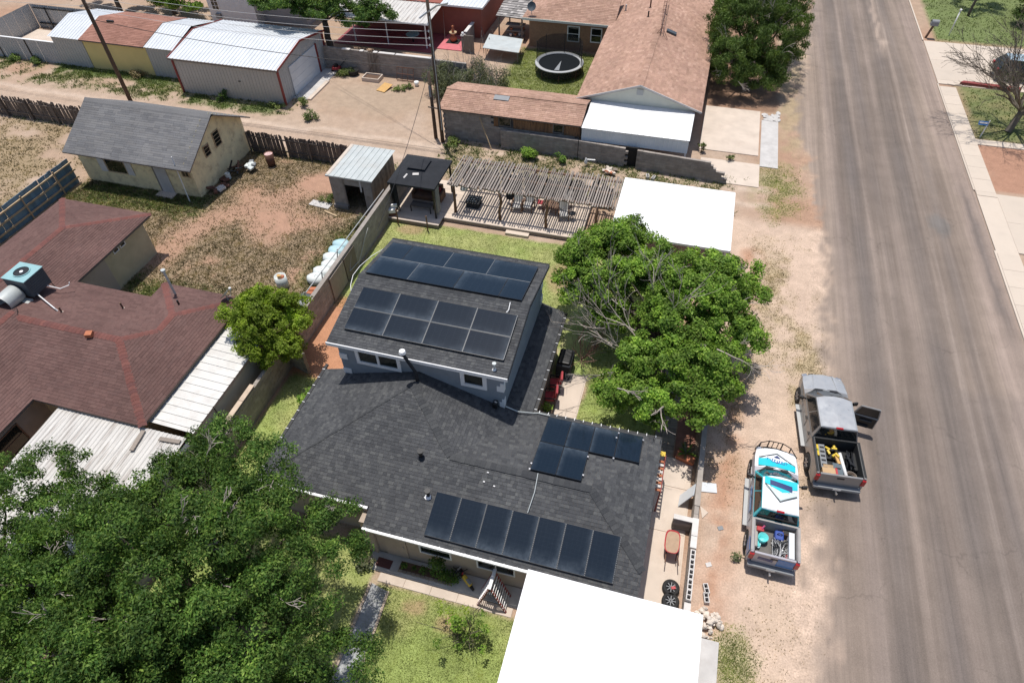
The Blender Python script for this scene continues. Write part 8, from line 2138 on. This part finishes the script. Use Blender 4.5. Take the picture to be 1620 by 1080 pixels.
bush('green bush behind the metal shed slab', -21.6, 31.6, .45, .45, 'leaf_weed', 260, 14)
bush('grey green tangle against the wall beside the metal shed', -18.2, 29.8, .6, .7, 'leaf_grey', 260, 15)
bush('dry brushwood bush by the left yellow shed', -45.6, 44.0, .7, .6, 'leaf_dry', 260, 16)
bush('young fig shrub at the left eave of the dark house', -15.0, 16.6, .6, .7, 'leaf_mid', 220, 17, .2, .12, 'shrub', 'fig_shrub')
bush('bush by the grey fence at far left alley', -58.6, 44.3, .6, .6, 'leaf_cedar', 260, 18); bush('second bush along the far left grey fence', -56.2, 44.3, .7, .6, 'leaf_cedar', 260, 19)
bush('pale branchy plant at the porch corner pilaster', -9.0, 9.5, .5, .7, 'leaf_grey', 200, 20, cat='plant', name='porch_plant')

# ================================================================== GRASS
def tufts(name, label, n, box, maskfn, h, mat, blades=3, seed=1, wd=.018, spread=.05, cat='grass'):
    rg = np.random.default_rng(seed)
    x = rg.uniform(box[0], box[1], n * 3); y = rg.uniform(box[2], box[3], n * 3)
    m = maskfn(x, y); keep = rg.random(n * 3) < m
    x = x[keep][:n]; y = y[keep][:n]; k = len(x)
    x = np.repeat(x, blades) + rg.normal(size=k * blades) * spread; y = np.repeat(y, blades) + rg.normal(size=k * blades) * spread
    K = len(x); a = rg.uniform(0, 6.283, K); hh = h * rg.uniform(.5, 1.4, K); ln = hh * rg.uniform(.3, 1.2, K); b = rg.uniform(0, 6.283, K)
    v = np.zeros((K, 3, 3)); w_ = wd * rg.uniform(.7, 1.5, K)
    v[:, 0] = np.stack([x - np.cos(a) * w_, y - np.sin(a) * w_, np.zeros(K)], -1)
    v[:, 1] = np.stack([x + np.cos(a) * w_, y + np.sin(a) * w_, np.zeros(K)], -1)
    v[:, 2] = np.stack([x + np.cos(b) * ln, y + np.sin(b) * ln, hh], -1)
    o = np_mesh(name, v.reshape(-1, 3), 3, mat); return tag(o, label, cat, None, 'stuff')
GC = lambda i: (lambda x, y: ground_cover(x, y)[i])
def lawn_in(box):
    def f(x, y):
        return ground_cover(x, y)[1] * ((x > box[0]) & (x < box[1]) & (y > box[2]) & (y < box[3]))
    return f
tufts('lawn_grass', 'short green and yellow grass of the back lawn', 26000, (-17, -4.2, 22.7, 31), GC(1), .035, 'leaf_lawn', 2, 1, .014)
tufts('lawn_grass', 'short bright grass of the front lawn by the carport', 26000, (-8.3, -2.4, 3.0, 9.0), GC(1), .035, 'leaf_lawn', 2, 2, .011)
tufts('lawn_grass', 'shaded grass of the yard under the broad tree', 13000, (-2.5, 1.2, 16.5, 29), GC(1), .05, 'leaf_lawn', 2, 3, .012)
tufts('lawn_grass', 'narrow strip of grass along the left eave of the dark house', 15000, (-16.9, -8.6, 4.5, 18), GC(1), .05, 'leaf_lawn', 2, 4, .012)
tufts('scrub_grass', 'olive brown scrub grass covering the vacant lot', 34000, (-39, -17.3, 17.5, 36), GC(2), .08, 'leaf_olive', 3, 5, .022, .08)
tufts('scrub_grass', 'dry straw tufts among the scrub of the vacant lot', 6000, (-39, -17.3, 17.5, 36), GC(2), .12, 'leaf_dry', 3, 15, .02, .07)
tufts('scrub_grass', 'dry brown scrub beyond the blue fence at far left', 17000, (-75, -39.4, 14, 35.6), GC(2), .09, 'leaf_olive', 3, 6, .032, .09)
tufts('weed_grass', 'green weeds growing along the alley walls and fences', 15000, (-64, 4.5, 35.5, 46), GC(3), .14, 'leaf_weed', 3, 7, .026, .08)
tufts('weed_grass', 'green weeds around the yellow cottage and red house corner', 9000, (-39, -17, 18, 30.5), GC(3), .14, 'leaf_weed', 3, 8, .022, .07)
tufts('verge_grass', 'thin dry grass of the sandy road verge', 9000, (3.4, 8.8, 6, 36), GC(4), .06, 'leaf_dry', 3, 9, .012, .07)
tufts('weed_grass', 'green weed patch beside the grey concrete strip', 1500, (3.9, 6.2, 8, 11), GC(3), .06, 'leaf_lawn', 3, 10, .012, .06)
tufts('verge_grass', 'green verge grass beside the concrete aprons', 1300, (5.2, 8.5, 35.5, 43.5), GC(3), .06, 'leaf_lawn', 3, 17, .018, .12)
tufts('lawn_grass', 'grass of the trampoline yard', 9000, (-15.5, -8.2, 45.6, 57.5), GC(5), .08, 'leaf_lawn', 2, 11, .025, .06)
tufts('lawn_grass', 'green lawns of the houses across the road', 12000, (19.8, 45, 50, 90), GC(5), .09, 'leaf_weed', 2, 12, .035, .08)
